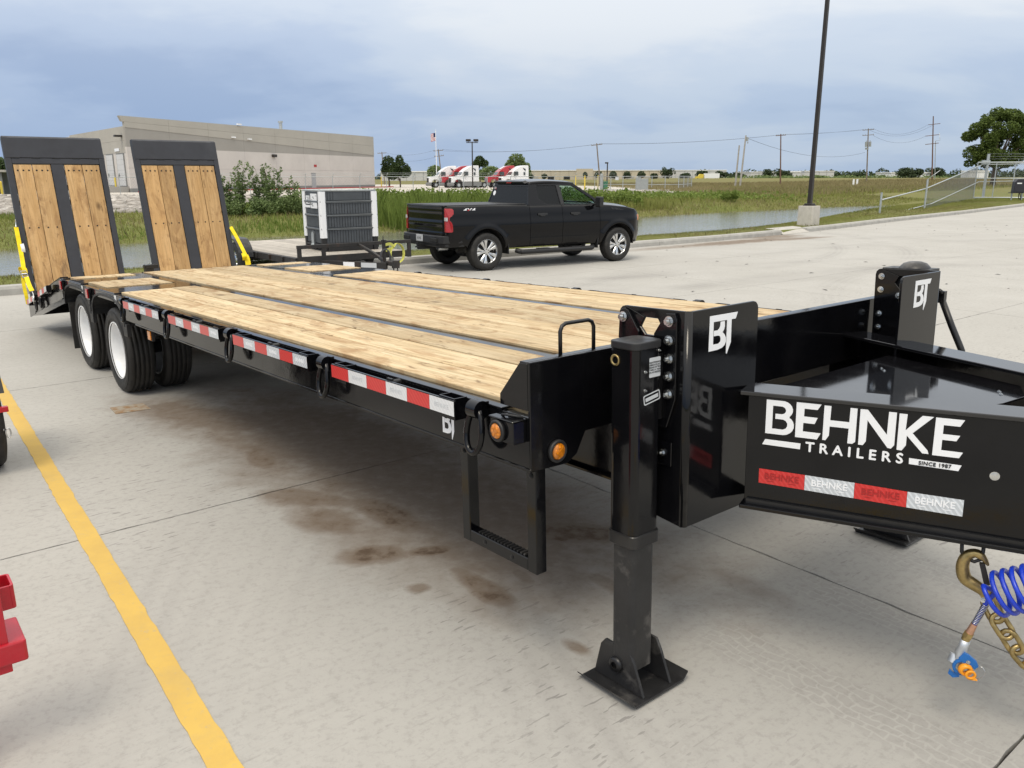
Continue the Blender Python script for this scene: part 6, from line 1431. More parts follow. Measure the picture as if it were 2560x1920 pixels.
# greenhouse
def gy(z): return 0.905 - (z - 1.36) * 0.415
frame_o = [(1.165, 1.372), (1.205, 1.50), (1.285, 1.80), (1.34, 1.862), (1.60, 1.892), (2.35, 1.895), (2.55, 1.872), (3.02, 1.585), (3.34, 1.372)]
win_r = [(1.475, 1.55), (1.545, 1.475), (1.66, 1.405), (2.055, 1.405), (2.035, 1.815), (1.50, 1.815), (1.465, 1.78)]
win_f = [(2.175, 1.405), (3.10, 1.405), (3.02, 1.50), (2.60, 1.76), (2.50, 1.808), (2.155, 1.815)]
for sg in (-1, 1):
    m = MB(); m.mprism(keyhole(frame_o, win_r, win_f), lambda x, z: (x, sg * gy(z), z), lambda x, z: (x, sg * (gy(z) - 0.05), z)); pp_(m, 'cab_side', M_CAR, 0.006)
    m = MB(); m.mprism(win_r, lambda x, z: (x, sg * (gy(z) - 0.012), z), lambda x, z: (x, sg * (gy(z) - 0.016), z)); pp_(m, 'rear_side_window', M_PRIVACY)
    m = MB(); m.mprism(win_f, lambda x, z: (x, sg * (gy(z) - 0.012), z), lambda x, z: (x, sg * (gy(z) - 0.016), z)); pp_(m, 'front_side_window', M_GLASS)
    m = MB(); m.box((2.085, sg * (gy(1.40) + 0.001), 1.40), (2.15, sg * (gy(1.40) - 0.002), 1.41)); m.mprism([(2.075, 1.39), (2.16, 1.39), (2.14, 1.83), (2.05, 1.83)], lambda x, z: (x, sg * (gy(z) + 0.003), z), lambda x, z: (x, sg * (gy(z) - 0.01), z)); pp_(m, 'door_pillar', M_PLASTIC)
    # mirror, handles
    m = MB(); m.cbox((3.02, sg * 1.13, 1.44), (0.11, 0.20, 0.24)); m.box((2.98, sg * 0.92, 1.36), (3.05, sg * 1.06, 1.41)); pp_(m, 'door_mirror', M_PLASTIC, 0.03, segs=3)
    for x in (1.36, 2.30):
        m = MB(); m.mprism(rrect(x, x + 0.27, 1.165, 1.215, 0.02), lambda a, b: (a, sg * (hwid(a, b) + 0.022), b), lambda a, b: (a, sg * (hwid(a, b) + 0.004), b)); m.mprism(rrect(x + 0.06, x + 0.20, 1.145, 1.2, 0.02), lambda a, b: (a, sg * (hwid(a, b) + 0.026), b), lambda a, b: (a, sg * (hwid(a, b) + 0.004), b)); pp_(m, 'door_handle', M_PLASTIC, 0.004)
    m = MB(); m.tube(curve_pts([(0.82, sg * 0.90, 0.40), (0.90, sg * 1.0, 0.375), (1.1, sg * 1.02, 0.372), (2.7, sg * 1.02, 0.372), (2.92, sg * 1.0, 0.375), (3.02, sg * 0.90, 0.40)], 5), 0.055, 12)
    for x in (1.5, 2.45): m.box((x - 0.16, sg * 0.95, 0.40), (x + 0.16, sg * 1.06, 0.435))
    pp_(m, 'running_board', M_PLASTIC)
    m = MB(); m.box((0.565, sg * 0.72, 0.34), (0.585, sg * 0.98, 0.62)); m.box((3.105, sg * 0.72, 0.36), (3.125, sg * 0.99, 0.60)); pp_(m, 'mud_flap', M_PLASTIC)
    m = MB(); m.box((-0.48, sg * (1.0), 1.0), (-0.479, sg * 1.0005, 1.001)); 
m = MB()
vs = []
nx, ny = 14, 12
for i in range(nx + 1):
    x = 1.30 + 1.27 * i / nx
    for j in range(ny + 1):
        y = -1 + 2 * j / ny; zz = 1.868 + 0.03 * math.sin(math.pi * (i / nx) ** 0.8)
        hwv = 0.712 - 0.015 * (i / nx); vs.append((x, y * hwv, zz + 0.055 * (1 - y * y) + 0.012))
m.add(vs, [(i * (ny + 1) + j, i * (ny + 1) + j + 1, (i + 1) * (ny + 1) + j + 1, (i + 1) * (ny + 1) + j) for i in range(nx) for j in range(ny)], True); rf = pp_(m, 'roof', M_CAR); sl = rf.modifiers.new('thick', 'SOLIDIFY'); sl.thickness = 0.06; sl.offset = -1
m = MB(); m.mprism([(-0.66, 1.872), (0.66, 1.872), (0.55, 1.925), (-0.55, 1.925)], lambda y, z: (1.215, y, z - 0.01), lambda y, z: (1.32, y, z + 0.012)); pp_(m, 'roof_spoiler', M_CAR, 0.01)
m = MB(); m.box((1.205, -0.10, 1.868), (1.225, 0.10, 1.888)); pp_(m, 'brake_lamp', M_REDLENS, 0.003)
def rwx(z): return 1.14 + (z - 1.36) * 0.26
rw = [(-0.83, 1.405), (0.83, 1.405), (0.70, 1.805), (-0.70, 1.805)]
m = MB(); m.mprism(keyhole([(-0.90, 1.372), (0.90, 1.372), (0.715, 1.87), (-0.715, 1.87)], rw), lambda y, z: (rwx(z) + 0.012, y, z), lambda y, z: (rwx(z) + 0.06, y, z)); pp_(m, 'rear_window_frame', M_CAR, 0.006)
m = MB(); m.mprism(rw, lambda y, z: (rwx(z) + 0.020, y, z), lambda y, z: (rwx(z) + 0.025, y, z)); pp_(m, 'rear_window', M_PRIVACY)
ws = [(-0.80, 1.385), (0.80, 1.385), (0.68, 1.855), (-0.68, 1.855)]
m = MB(); m.mprism(ws, lambda y, z: (3.36 - (z - 1.375) * 1.66, y, z), lambda y, z: (3.37 - (z - 1.375) * 1.66, y, z)); pp_(m, 'windscreen', M_GLASS)
m = MB(); m.mprism(circle(0.66, 1.64, 0.055, 16), lambda y, z: (rwx(z) + 0.014, y, z), lambda y, z: (rwx(z) + 0.019, y, z)); pp_(m, 'round_sticker', M_DECAL)
m = MB(); m.box((rwx(1.75) + 0.013, 0.615, 1.728), (rwx(1.75) + 0.0185, 0.705, 1.783)); pp_(m, 'flag_sticker', M_DECALGREY)
m = MB(); m.box((rwx(1.75) + 0.0115, 0.615, 1.728), (rwx(1.75) + 0.0128, 0.665, 1.745)); m.box((rwx(1.75) + 0.0115, 0.615, 1.755), (rwx(1.75) + 0.0128, 0.705, 1.765)); pp_(m, 'sticker_stripes', M_DECALRED)
# cabin
m = MB()
for y in (-0.42, 0.42):
    m.mprism([(2.05, 1.0), (2.20, 1.0), (2.08, 1.62), (1.98, 1.62)], lambda x, z: (x, y - 0.24, z), lambda x, z: (x, y + 0.24, z)); m.cbox((2.02, y, 1.70), (0.09, 0.26, 0.15))
m.box((1.25, -0.7, 1.0), (1.36, 0.7, 1.52)); m.cbox((1.32, -0.4, 1.58), (0.08, 0.24, 0.12)); m.cbox((1.32, 0.4, 1.58), (0.08, 0.24, 0.12)); m.box((2.85, -0.8, 1.15), (3.25, 0.8, 1.40)); pp_(m, 'seats_and_dash', M_INTERIOR, 0.03)
m = MB(); m.tube([(2.72 + 0.06 * math.sin(t) * 0.6, 0.40 + 0.185 * math.cos(t), 1.45 + 0.165 * math.sin(t)) for t in [2 * math.pi * i / 20 for i in range(20)]], 0.017, 8, closed=True); m.cyl((2.73, 0.40, 1.45), (2.9, 0.40, 1.38), 0.03, n=8); m.box((2.70, 0.25, 1.44), (2.73, 0.55, 1.47)); pp_(m, 'steering_wheel', M_INTERIOR)
m = MB(); m.cbox((2.62, 0, 1.74), (0.03, 0.24, 0.07)); pp_(m, 'inside_mirror', M_INTERIOR)
m = MB(); m.tube([(3.36, -0.86, 1.36), (3.34, -0.86, 1.95)], 0.004, 6); pp_(m, 'aerial', M_PLASTIC)
# badges
Ms = frame_matrix((-0.42, -(hwid(-0.42, 1.325) + 0.0012), 1.318), (1, 0, 0), (0, 0.12, 1))
text('4X4', 0.10, M_DECAL, Ms, pk, 'side_badge', wide=1.75, bold=0.004, shear=0.2)
m = MB(Ms); m.mprism([(-0.045, -0.012), (-0.015, -0.018), (0.03, 0.012), (0.0, 0.02)], lambda a, b: (a, b, 0.001), lambda a, b: (a, b, 0.0025)); m.build('badge_flash', M_DECALRED, pk)
text('SILVERADO', 0.065, M_PLASTIC, frame_matrix((3.72, -(hwid(3.72, 1.275) + 0.004), 1.262), (1, 0, -0.07), (0, 0.35, 1)), pk, 'fender_lettering', wide=1.15, bold=0.002)
# wheels
TP2 = [(0.255, -0.12), (0.30, -0.135), (0.36, -0.138), (0.392, -0.122), (0.408, -0.10)]
for c_ in (-0.066, -0.022, 0.022, 0.066): TP2 += [(0.414, c_ - 0.014), (0.405, c_ - 0.009), (0.405, c_ + 0.009), (0.414, c_ + 0.014)]
TP2 += [(0.408, 0.10), (0.392, 0.122), (0.36, 0.138), (0.30, 0.135), (0.255, 0.12)]
m = MB(); m.lathe(TP2, (0, 0, 0), (0, 1, 0), 52); m.lathe([(0.33, -0.1375), (0.333, -0.140), (0.345, -0.140), (0.348, -0.1375)], (0, 0, 0), (0, 1, 0), 52); pt = m.build('tyre', M_RUBBER, recalc=False)
m = MB(); m.lathe([(0.258, -0.118), (0.268, -0.126), (0.258, -0.112), (0.246, -0.10), (0.240, -0.02), (0.235, 0.1)], (0, 0, 0), (0, 1, 0), 48)
for i in range(5):
    for o_ in (-0.235, 0.235):
        t = 2 * math.pi * i / 5 + math.pi / 2 + o_
        d = Vector((math.cos(t), 0, math.sin(t))); s_ = Vector((-d.z, 0, d.x)); t2 = 2 * math.pi * i / 5 + math.pi / 2 + o_ * 0.9; d2 = Vector((math.cos(t2), 0, math.sin(t2)))
        vs = []
        for (r_, wd, y) in ((0.060, 0.020, -0.088), (0.13, 0.024, -0.100), (0.20, 0.036, -0.108), (0.252, 0.050, -0.110)):
            dd = d2 * (1 - r_ / 0.25) + d * (r_ / 0.25); dd.normalize(); ss_ = Vector((-dd.z, 0, dd.x))
            vs += [tuple(dd * r_ + ss_ * wd + Vector((0, y + 0.012, 0))), tuple(dd * r_ + ss_ * wd * 0.55 + Vector((0, y, 0))), tuple(dd * r_ - ss_ * wd * 0.55 + Vector((0, y, 0))), tuple(dd * r_ - ss_ * wd + Vector((0, y + 0.012, 0))), tuple(dd * r_ - ss_ * wd + Vector((0, y + 0.05, 0))), tuple(dd * r_ + ss_ * wd + Vector((0, y + 0.05, 0)))]
        fs = []
        for q in range(3): fs += [(6 * q + k, 6 * q + (k + 1) % 6, 6 * q + 6 + (k + 1) % 6, 6 * q + 6 + k) for k in range(6)]
        m.add(vs, fs + [tuple(range(6)), tuple(18 + k for k in range(6))])
m.cyl((0, -0.095, 0), (0, -0.04, 0), 0.075, n=24); m.cyl((0, -0.104, 0), (0, -0.095, 0), 0.036, n=18); ri2 = m.build('rim', M_CHROME)
m = MB(); m.cyl((0, -0.045, 0), (0, 0.05, 0), 0.236, n=36)
for i in range(6): t = 2 * math.pi * i / 6 + 0.3; m.cyl((0.057 * math.cos(t), -0.099, 0.057 * math.sin(t)), (0.057 * math.cos(t), -0.094, 0.057 * math.sin(t)), 0.012, n=8)
hb2 = m.build('wheel_well_disc', M_DARK)
first = True
for xc in (0.0, WB):
    for sg in (-1, 1):
        e = bpy.data.objects.new('wheel', None); COL.objects.link(e); e.parent = pk; e.location = (xc, sg * 0.875, WR)
        e.rotation_euler = (0, random.uniform(-0.4, 0.4) if sg < 0 else 0.7, 0) if sg < 0 else (0, 0, math.pi)
        for pr_ in (pt, ri2, hb2):
            c = pr_ if first else pr_.copy()
            if not first: COL.objects.link(c)
            c.parent = e
        first = False

# short overhangs: pull the nose and tail of the shell in towards the wheels
def warp(o):
    for ch_ in o.children:
        if ch_.name.split('.')[0] == 'wheel' or ch_.type != 'MESH': continue
        for v_ in ch_.data.vertices:
            x = v_.co.x
            if x < -0.60: v_.co.x = -0.60 + (x + 0.60) * 0.72
            elif x > 4.27: v_.co.x = 4.27 + (x - 4.27) * 0.62
warp(pk)
# ================================================================== near lamp post on its concrete footing
def P3(x, y, z=None): return (x, y, float(terrain(np.array([x]), np.array([y]))[0]) if z is None else z)
lp = thing('lamp_post', 'tall dark bronze lamp post on a square concrete footing by the pond', 'lamp post', (11.45, 31.75, 0.10), R(42))
m = MB(); m.mprism(rrect(-0.31, 0.31, -0.31, 0.31, 0.04, 3), lambda a, b: (a * 1.02, b * 1.02, -0.4), lambda a, b: (a * 0.97, b * 0.97, 0.74)); m.build('footing', M_CONC2, lp, None, 0.01)
m = MB(); m.box((-0.19, -0.19, 0.7405), (0.19, 0.19, 0.775)); m.box((-0.15, -0.15, 0.775), (0.15, 0.15, 0.83)); m.build('base_plate', M_BRONZE, lp, None, 0.01)
m = MB(); m.mprism(rrect(-0.075, 0.075, -0.075, 0.075, 0.012, 3), lambda a, b: (a, b, 0.83), lambda a, b: (a * 0.8, b * 0.8, 10.2)); m.build('pole', M_BRONZE, lp)
m = MB(); m.box((-0.06, -0.9, 10.0), (0.06, 0.9, 10.1)); m.box((-0.2, 0.5, 9.9), (0.2, 1.2, 10.05)); m.box((-0.2, -1.2, 9.9), (0.2, -0.5, 10.05)); m.build('lamp_head', M_BRONZE, lp, None, 0.02)

# ================================================================== sliding gate with its sloping tail
def wires(m, poly_fn, us, r=0.0035):
    for a, b_ in us:
        m.add([tuple(a + Vector((0, 0, r))), tuple(a + Vector((0, 0, -r))), tuple(b_ + Vector((0, 0, -r))), tuple(b_ + Vector((0, 0, r)))], [(0, 1, 2, 3)])
def mesh_panel(m, A, B, bot, top, sp=0.075, r=0.004):
    """woven diagonal wires between two verticals; bot(t), top(t) are heights along the run"""
    A = Vector((A[0], A[1], 0)); B = Vector((B[0], B[1], 0)); L = (B - A).length; d = (B - A) / L; nn = Vector((-d.y, d.x, 0)) * r
    N = int(L / 0.02)
    for sgn in (1, -1):
        x0 = -6.0
        while x0 < L + 6:
            # clip the diagonal z = (s - x0) * sgn to the panel by sampling
            s_in = None; s_out = None
            for i in range(0, 161):
                s_ = x0 + (i / 160) * 4.2 * 1 if sgn > 0 else x0 - (i / 160) * 4.2
                if 0 <= s_ <= L:
                    z = abs(s_ - x0)
                    if bot(s_ / L) <= z - 0.0 <= top(s_ / L):
                        if s_in is None: s_in = (s_, z)
                        s_out = (s_, z)
            if s_in and s_out and abs(s_in[0] - s_out[0]) > 0.03:
                a = A + d * s_in[0] + Vector((0, 0, s_in[1])); b_ = A + d * s_out[0] + Vector((0, 0, s_out[1])); o_ = nn * (1 if sgn > 0 else -1)
                k = Vector((0, 0, r))
                m.add([tuple(a + k), tuple(a - k + o_), tuple(a - k - o_), tuple(b_ + k), tuple(b_ - k + o_), tuple(b_ - k - o_)], [(0, 1, 4, 3), (1, 2, 5, 4), (2, 0, 3, 5)])
            x0 += sp * 1.4142
gate = thing('sliding_gate', 'long galvanised chain link sliding gate with sloping tail rails beyond the pond', 'gate', (38.3, 68.8, 0.13))
GO = (-38.3, -68.8, -0.13)
def gb(m, name, mat): return m.build(name, mat, gate, GO)
GA, GB_ = (38.25, 68.6), (50.0, 67.4)
zt, zb_ = 3.05, 0.24
m = MB(); m.tube([(GA[0], GA[1], zt), (GB_[0], GB_[1], zt)], 0.055, 6); m.tube([(GA[0], GA[1], zb_), (GB_[0], GB_[1], zb_)], 0.06, 6); m.tube([(GA[0], GA[1], 1.78), (GB_[0], GB_[1], 1.78)], 0.04, 6); gb(m, 'gate_rails', M_GALV)
for k in range(9):
    t = k / 8; x = GA[0] + (GB_[0] - GA[0]) * t; y = GA[1] + (GB_[1] - GA[1]) * t
    m = MB(); m.cyl((x, y, zb_), (x, y, zt), 0.04, n=8); gb(m, 'gate_upright', M_GALV)
m = MB(); mesh_panel(m, GA, GB_, lambda t: zb_, lambda t: zt, 0.11, 0.0028); o = gb(m, 'chain_link_mesh', M_MESHWIRE); o['kind'] = 'stuff'
F0, F1, F2 = (18.75, 42.0), (23.85, 47.7), (38.25, 68.6)
lo = [(F0[0], F0[1], 0.72), (F1[0], F1[1], 1.14), (F2[0], F2[1], 2.86)]; 
m = MB(); m.tube([(18.9, 42.2, 0.78), (23.9, 47.9, 1.25), (39.2, 69.6, 2.90)], 0.036, 6); m.tube([(22.0, 46.0, 0.1), (25.2, 49.6, 0.35), (39.0, 69.4, 1.52)], 0.032, 6); m.tube([(39.2, 69.6, 2.90), (46, 69.6, 3.0)], 0.03, 6); m.tube([(39.0, 69.4, 1.52), (46.0, 69.2, 1.62)], 0.03, 6); gb(m, 'sloping_rails', M_GALV)
for (x, y, h) in ((F0[0], F0[1], 1.15), (F1[0], F1[1], 1.78)):
    m = MB(); m.cyl((x, y, -0.3), (x, y, h), 0.05, n=10)
    if h > 1.5: m.tube([(x, y, h), (x + 0.55, y - 0.2, h + 0.5)], 0.022, 6)
    gb(m, 'fence_post', M_GALV)
for (x, y, h) in ((39.5, 69.4, 3.75),):
    m = MB(); m.cyl((x, y, -0.2), (x, y, h), 0.11, n=12); m.box((x - 0.45, y - 0.12, 2.95), (x + 0.15, y + 0.12, 3.25)); m.box((x - 0.6, y - 0.2, -0.1), (x + 0.2, y + 0.2, 0.2)); gb(m, 'gate_post', M_GALV)
m = MB(); mesh_panel(m, F1, F2, lambda t: 0.02 + 0.12 * t, lambda t: 1.16 + 1.70 * t, 0.085, 0.0022); o = gb(m, 'chain_link_mesh', M_MESHWIRE); o['kind'] = 'stuff'
m = MB(); m.cbox((42.3, 68.0, 1.28), (0.12, 0.14, 0.18)); gb(m, 'gate_latch', M_DARK)
m = MB()
for z in (3.35, 3.55, 3.75): m.tube([(39.5, 69.4, z), (50, 68.5, z - 0.05)], 0.008, 4)
gb(m, 'barbed_wire', M_GALV)
gopr = thing('gate_operator', 'black gate operator box on short posts in front of the gate', 'operator box', (39.2, 64.3, 0.12), R(-8))
m = MB(); m.prism([(-0.38, 0.62), (0.42, 0.62), (0.36, 1.62), (-0.18, 1.62), (-0.34, 1.40)], 'y', -0.26, 0.26); m.build('operator_housing', M_BOXPLASTIC, gopr, None, 0.03)
m = MB(); m.box((-0.50, -0.34, 0.56), (0.50, 0.34, 0.615)); m.build('base_plate', M_BOXPLASTIC, gopr)
for x in (-0.36, 0.36):
    m = MB(); m.cyl((x, 0, -0.2), (x, 0, 0.56), 0.055, n=8); m.build('support_post', M_GALV, gopr)
m = MB(); m.tube([(0.1, -0.1, 0.56), (0.08, -0.12, 0.3), (0.2, -0.12, 0.0)], 0.03, 6); m.tube([(0.16, -0.1, 0.56), (0.26, -0.12, 0.2), (0.3, -0.12, -0.1)], 0.03, 6); m.build('conduits', M_BOXPLASTIC, gopr)
m = MB(); m.box((-0.20, -0.275, 1.26), (0.14, -0.262, 1.34)); m.build('name_plate', M_DECAL, gopr)

# ================================================================== the near warehouse
bld = thing('tilt_up_warehouse', 'large grey concrete warehouse with slanted two tone parapet behind the fence', 'building', (-51.5, 112.5, 0.0))
BA = Vector((-51.5, 112.5, 0)); BB = Vector((-27.9, 170.0, 0)); bd = (BB - BA).normalized(); bn = Vector((bd.y, -bd.x, 0)); BL = (BB - BA).length    # bn faces the camera side (right)
bang = math.atan2(bd.y, bd.x); bld.rotation_euler = (0, 0, bang)
# local: x along the long wall, -y outward towards the viewer
HB = 9.95
def bb(m, name, mat, parent=None, bev=0.0): return m.build(name, mat, parent or bld, None, bev)
# bottom of the upper band and of the sloping stripe, as functions of the run
z_mid = lambda x: 6.05
z_str = lambda x: 8.55 - (8.55 - 6.4) * (x / BL)
npan = 8
for k in range(npan):
    x0, x1 = BL * k / npan + 0.012, BL * (k + 1) / npan - 0.012
    m = MB(); m.box((x0, 0, 0.62), (x1, 0.3, 3.28)); bb(m, 'wall_panel', M_WALLLOW)
    m = MB(); m.box((x0, 0, 3.30), (x1, 0.3, z_mid(0))); bb(m, 'wall_panel', M_WALLLOW)
    m = MB(); m.box((x0, -0.01, -0.3), (x1, 0.31, 0.618)); bb(m, 'plinth_panel', M_WALLBASE)
    m = MB(); m.prism([(x0, z_mid(0) + 0.003), (x1, z_mid(0) + 0.003), (x1, z_str(x1) - 0.003), (x0, z_str(x0) - 0.003)], 'y', 0.0, 0.3); bb(m, 'stripe_panel', M_WALLMID)
    zm = lambda x: z_str(x) + (HB - z_str(x)) * 0.5
    m = MB(); m.prism([(x0 - (0.0 if k else 0.0), z_str(x0)), (x1, z_str(x1)), (x1, zm(x1) - 0.01), (x0, zm(x0) - 0.01)], 'y', -0.06, 0.3); bb(m, 'parapet_panel', M_WALLTOP)
    m = MB(); xl = x0 - (0.75 if k == 0 else 0); m.prism([(x0 - (0.35 if k == 0 else 0), zm(x0) + 0.01), (x1, zm(x1) + 0.01), (x1, HB), (xl, HB)], 'y', -0.06, 0.3); bb(m, 'parapet_panel', M_WALLTOP)
m = MB(); m.prism([(0.4, 0.31), (BL, 0.31), (BL, 45), (24.4, 45)], 'z', -0.3, 8.6); bb(m, 'hall', M_WALLLOW)
m = MB(); m.box((-0.6, 0.1, HB), (BL + 0.05, 0.32, HB + 0.06)); bb(m, 'coping', M_GALV)
m = MB(); m.box((BL * 0.655, -0.04, 0.0), (BL * 0.655 + 1.25, 0.02, 2.75)); dr = bb(m, 'door', M_DOORGREY)
m = MB(); m.box((BL * 0.655 - 0.08, -0.06, 2.75), (BL * 0.655 + 1.33, 0.02, 2.86)); bb(m, 'door_frame', M_WALLBASE, dr)
m = MB(); m.box((BL * 0.67 , -0.04, 3.9), (BL * 0.67 + 0.8, 0.0, 4.3)); bb(m, 'small_sign', M_DECALRED)
for xx in (0.49,):
    m = MB(); m.box((BL * xx - 0.45, -0.45, 5.35), (BL * xx + 0.45, 0.0, 5.8)); bb(m, 'wall_light', M_BRONZE, None, 0.04)
for xx, zz in ((0.335, 8.05), (0.395, 7.92), (0.36, HB + 0.12)):
    m = MB(); m.box((BL * xx - 0.4, -0.35, zz), (BL * xx + 0.4, 0.0, zz + 0.18)); bb(m, 'flood_light', M_DECAL)
m = MB(); m.cyl((BL * 0.655, 6, 8.5), (BL * 0.655, 6, 11.6), 0.3, n=10); m.cyl((BL * 0.655, 6, 11.6), (BL * 0.655, 6, 11.9), 0.45, n=10); bb(m, 'roof_vent', M_GALV)
m = MB(); m.box((-1.0, -2.6, -0.2), (BL + 3, -2.2, 0.28)); struct_k = bb(m, 'red_kerb', M_REDKERB)
# dock wing: a wall turning away to the left
WM = Matrix.Rotation(-math.atan2(0.469, 0.885), 4, 'Z')
for k in range(5):
    y0, y1 = 0.3 + 6.2 * k, 0.3 + 6.2 * (k + 1) - 0.02
    m = MB(WM); m.box((-0.0, y0, -0.3), (0.25, y1, 5.3)); bb(m, 'wall_panel', M_WALLLOW)
    m = MB(WM); m.box((-0.03, y0, 5.303), (0.25, y1, 6.9)); bb(m, 'wall_panel', M_WALLTOP)
    m = MB(WM); m.box((-0.05, y0, 6.903), (0.25, y1, 8.7)); bb(m, 'wall_panel', M_WALLTOP)
for k, (y0, y1) in enumerate(((1.9, 5.2), (7.3, 10.5), (12.2, 15.4), (17.4, 20.6))):
    m = MB(WM); m.box((-0.06, y0 - 0.35, 0.9), (-0.031, y1 + 0.25, 5.28)); fr = bb(m, 'dock_frame', M_WALLBASE)
    for j in range(6):
        m = MB(WM); m.box((-0.10, y0, 0.95 + j * 0.70), (-0.062, y1, 0.95 + j * 0.70 + 0.685)); bb(m, 'dock_door_panel', M_DOCK, fr)
    m = MB(WM); m.box((-0.13, y0 + 2.6, 2.2), (-0.10, y0 + 2.9, 2.6)); bb(m, 'door_handle', M_DARK, fr)
m = MB(WM); m.box((-0.12, 3.4, 5.55), (-0.06, 5.6, 5.95)); bb(m, 'bay_number_sign', M_DECAL)
m = MB(WM); m.box((-1.0, 1.2, 7.35), (-0.05, 1.9, 7.6)); bb(m, 'wall_light', M_BRONZE)
m = MB(WM); m.box((-3.0, 0.5, -0.2), (-0.2, 14, 0.85)); bb(m, 'dock_ramp_wall', M_WALLMID)
def bollard(x, y, h, lab, z=0.0, group='yellow bollards in the far yard'):
    b_ = thing('bollard', lab, 'bollard', (x, y, z), 0, group); m = MB(); m.cyl((0, 0, -0.3), (0, 0, h), 0.11, n=10); m.lathe([(0.11, h), (0.08, h + 0.07), (0.0005, h + 0.1)], (0, 0, 0), (0, 0, 1), 10); m.build('post', M_YPAINT, b_); return b_
def on_b(x, y):
    q = WM @ Vector((x, y, 0)); return BA + bd * q.x + Vector((-bd.y, bd.x, 0)) * q.y
for i, (lx_, ly_, lab) in enumerate(((-1.6, 1.3, 'yellow bollard right beside the corner of the dock doors'), (-1.6, 6.2, 'yellow bollard between the first two dock doors'), (-1.6, 11.3, 'yellow bollard between the second and third dock doors'), (-1.6, 16.2, 'yellow bollard left of the dock doors'))):
    q = on_b(lx_, ly_); bollard(q.x, q.y, 2.0, lab)
q = BA + bd * (BL + 0.8) + Vector((-bd.y, bd.x, 0)) * -1.0; bollard(q.x, q.y, 2.2, 'yellow pipe bollard at the far right corner of the warehouse')
# loading shelter at the far left edge
cn = thing('loading_shelter', 'low flat roofed shelter with dark cladding at the left edge behind the ramp', 'shelter', (-52, 82, 0), R(10))
m = MB(); m.box((-8, -3, 2.55), (3.2, 3, 2.75)); m.build('roof', M_WALLTOP, cn)
for x in (-7, 2.6):
    for y in (-2.6, 2.6):
        m = MB(); m.box((x - 0.1, y - 0.1, -0.3), (x + 0.1, y + 0.1, 2.55)); m.build('post', M_WALLBASE, cn)
m = MB(); m.box((-8, 2.0, 0.4), (3.0, 2.1, 2.5)); m.build('rear_panel', M_WALLBASE, cn); m = MB(); m.box((-8, -2.9, -0.3), (3.4, -2.7, 0.4)); m.build('low_wall', M_WALLMID, cn)
bollard(-48.2, 78.5, 1.6, 'yellow bollard in front of the low shelter at left edge')
# yard pavement, far road
m = MB(); m.mprism([(-150, 96), (-60, 88), (-31, 83), (-8, 86.5), (12, 96), (30, 112), (31, 139), (4, 240), (-150, 260)], lambda x, y: (x, y, -0.3), lambda x, y: (x, y, 0.10)); struct(m.build('yard_pavement', M_YARD))
m = MB(); m.mprism([(30, 136), (110, 171), (108, 176), (30, 146)], lambda x, y: (x, y, -0.3), lambda x, y: (x, y, 0.16)); struct(m.build('road', M_ROAD))
# yard fence with barbed wire arms --------------------------------------------------------------
yf = thing('yard_fence', 'long grey chain link fence with barbed wire arms along the far yard', 'fence', (-31, 84, 0))
YO = (31, -84, 0)
FP = [(-62, 88.5), (-31, 84.0), (-8, 87.5), (2, 92), (12, 97.5)]
FA = [Vector((*p, 0)) for p in FP]; fl = [0.0]
for i in range(len(FA) - 1): fl.append(fl[-1] + (FA[i + 1] - FA[i]).length)
def fpt(s_):
    for i in range(len(FA) - 1):
        if s_ <= fl[i + 1] + 1e-6: return FA[i].lerp(FA[i + 1], (s_ - fl[i]) / (fl[i + 1] - fl[i]))
    return FA[-1]
s_ = 0.0; k = 0; pm = None
while s_ <= fl[-1]:
    p = fpt(s_)
    if pm is None:
        m = MB(); m.cyl((0, 0, -0.3), (0, 0, 2.05), 0.035, n=6); m.tube([(0, 0, 2.05), (0.10, -0.12, 2.25), (0.2, -0.22, 2.42)], 0.022, 5); pm = m.build('fence_post', M_GALV, yf); o = pm
    else:
        o = pm.copy(); COL.objects.link(o)
    o.location = (p.x - 31 + 62 - 0, p.y - 84, 0.0); o.location = (p.x + 31, p.y - 84, 0); s_ += 2.75
m = MB()
for z, r_ in ((2.05, 0.03), (2.28, 0.010), (2.42, 0.010), (0.12, 0.012)):
    off = Vector((0.1, -0.12, 0)) if z > 2.2 else Vector((0, 0, 0)); m.tube([tuple(p + off + Vector((31, -84, z))) for p in FA], r_, 5)
m.build('rails_and_wires', M_GALV, yf)
m = MB()
for i in range(len(FA) - 1):
    a, b_ = FA[i], FA[i + 1]; mesh_panel(m, (a.x + 31, a.y - 84), (b_.x + 31, b_.y - 84), lambda t: 0.1, lambda t: 2.05, 0.22, 0.003)
o = m.build('chain_link_mesh', M_MESHWIRE, yf); o['kind'] = 'stuff'
# fence and gate farther right with its little yard
rf_ = thing('compound_fence', 'grey chain link fence around a small utility compound right of the pickup', 'fence', (20, 130, 0))
cpts = [(13.3, 128), (17, 127.0), (21, 124.5), (24.6, 122.5), (30.2, 139.5)]
for (x, y) in [(13.3, 128), (15.2, 127.5), (17, 127), (19, 125.8), (21, 124.5), (22.8, 123.5), (24.6, 122.5), (26.5, 128), (28.4, 134), (30.2, 139.5)]:
    m = MB(); m.cyl((x - 20, y - 130, -0.2), (x - 20, y - 130, 2.15), 0.055, n=6); m.build('fence_post', M_GALV, rf_)
m = MB()
for z in (2.1, 0.9, 0.15): m.tube([(x - 20, y - 130, z) for x, y in cpts], 0.035, 5)
m.build('rails', M_GALV, rf_)
m = MB()
for i in range(len(cpts) - 1): mesh_panel(m, (cpts[i][0] - 20, cpts[i][1] - 130), (cpts[i + 1][0] - 20, cpts[i + 1][1] - 130), lambda t: 0.1, lambda t: 2.1, 0.24, 0.004)
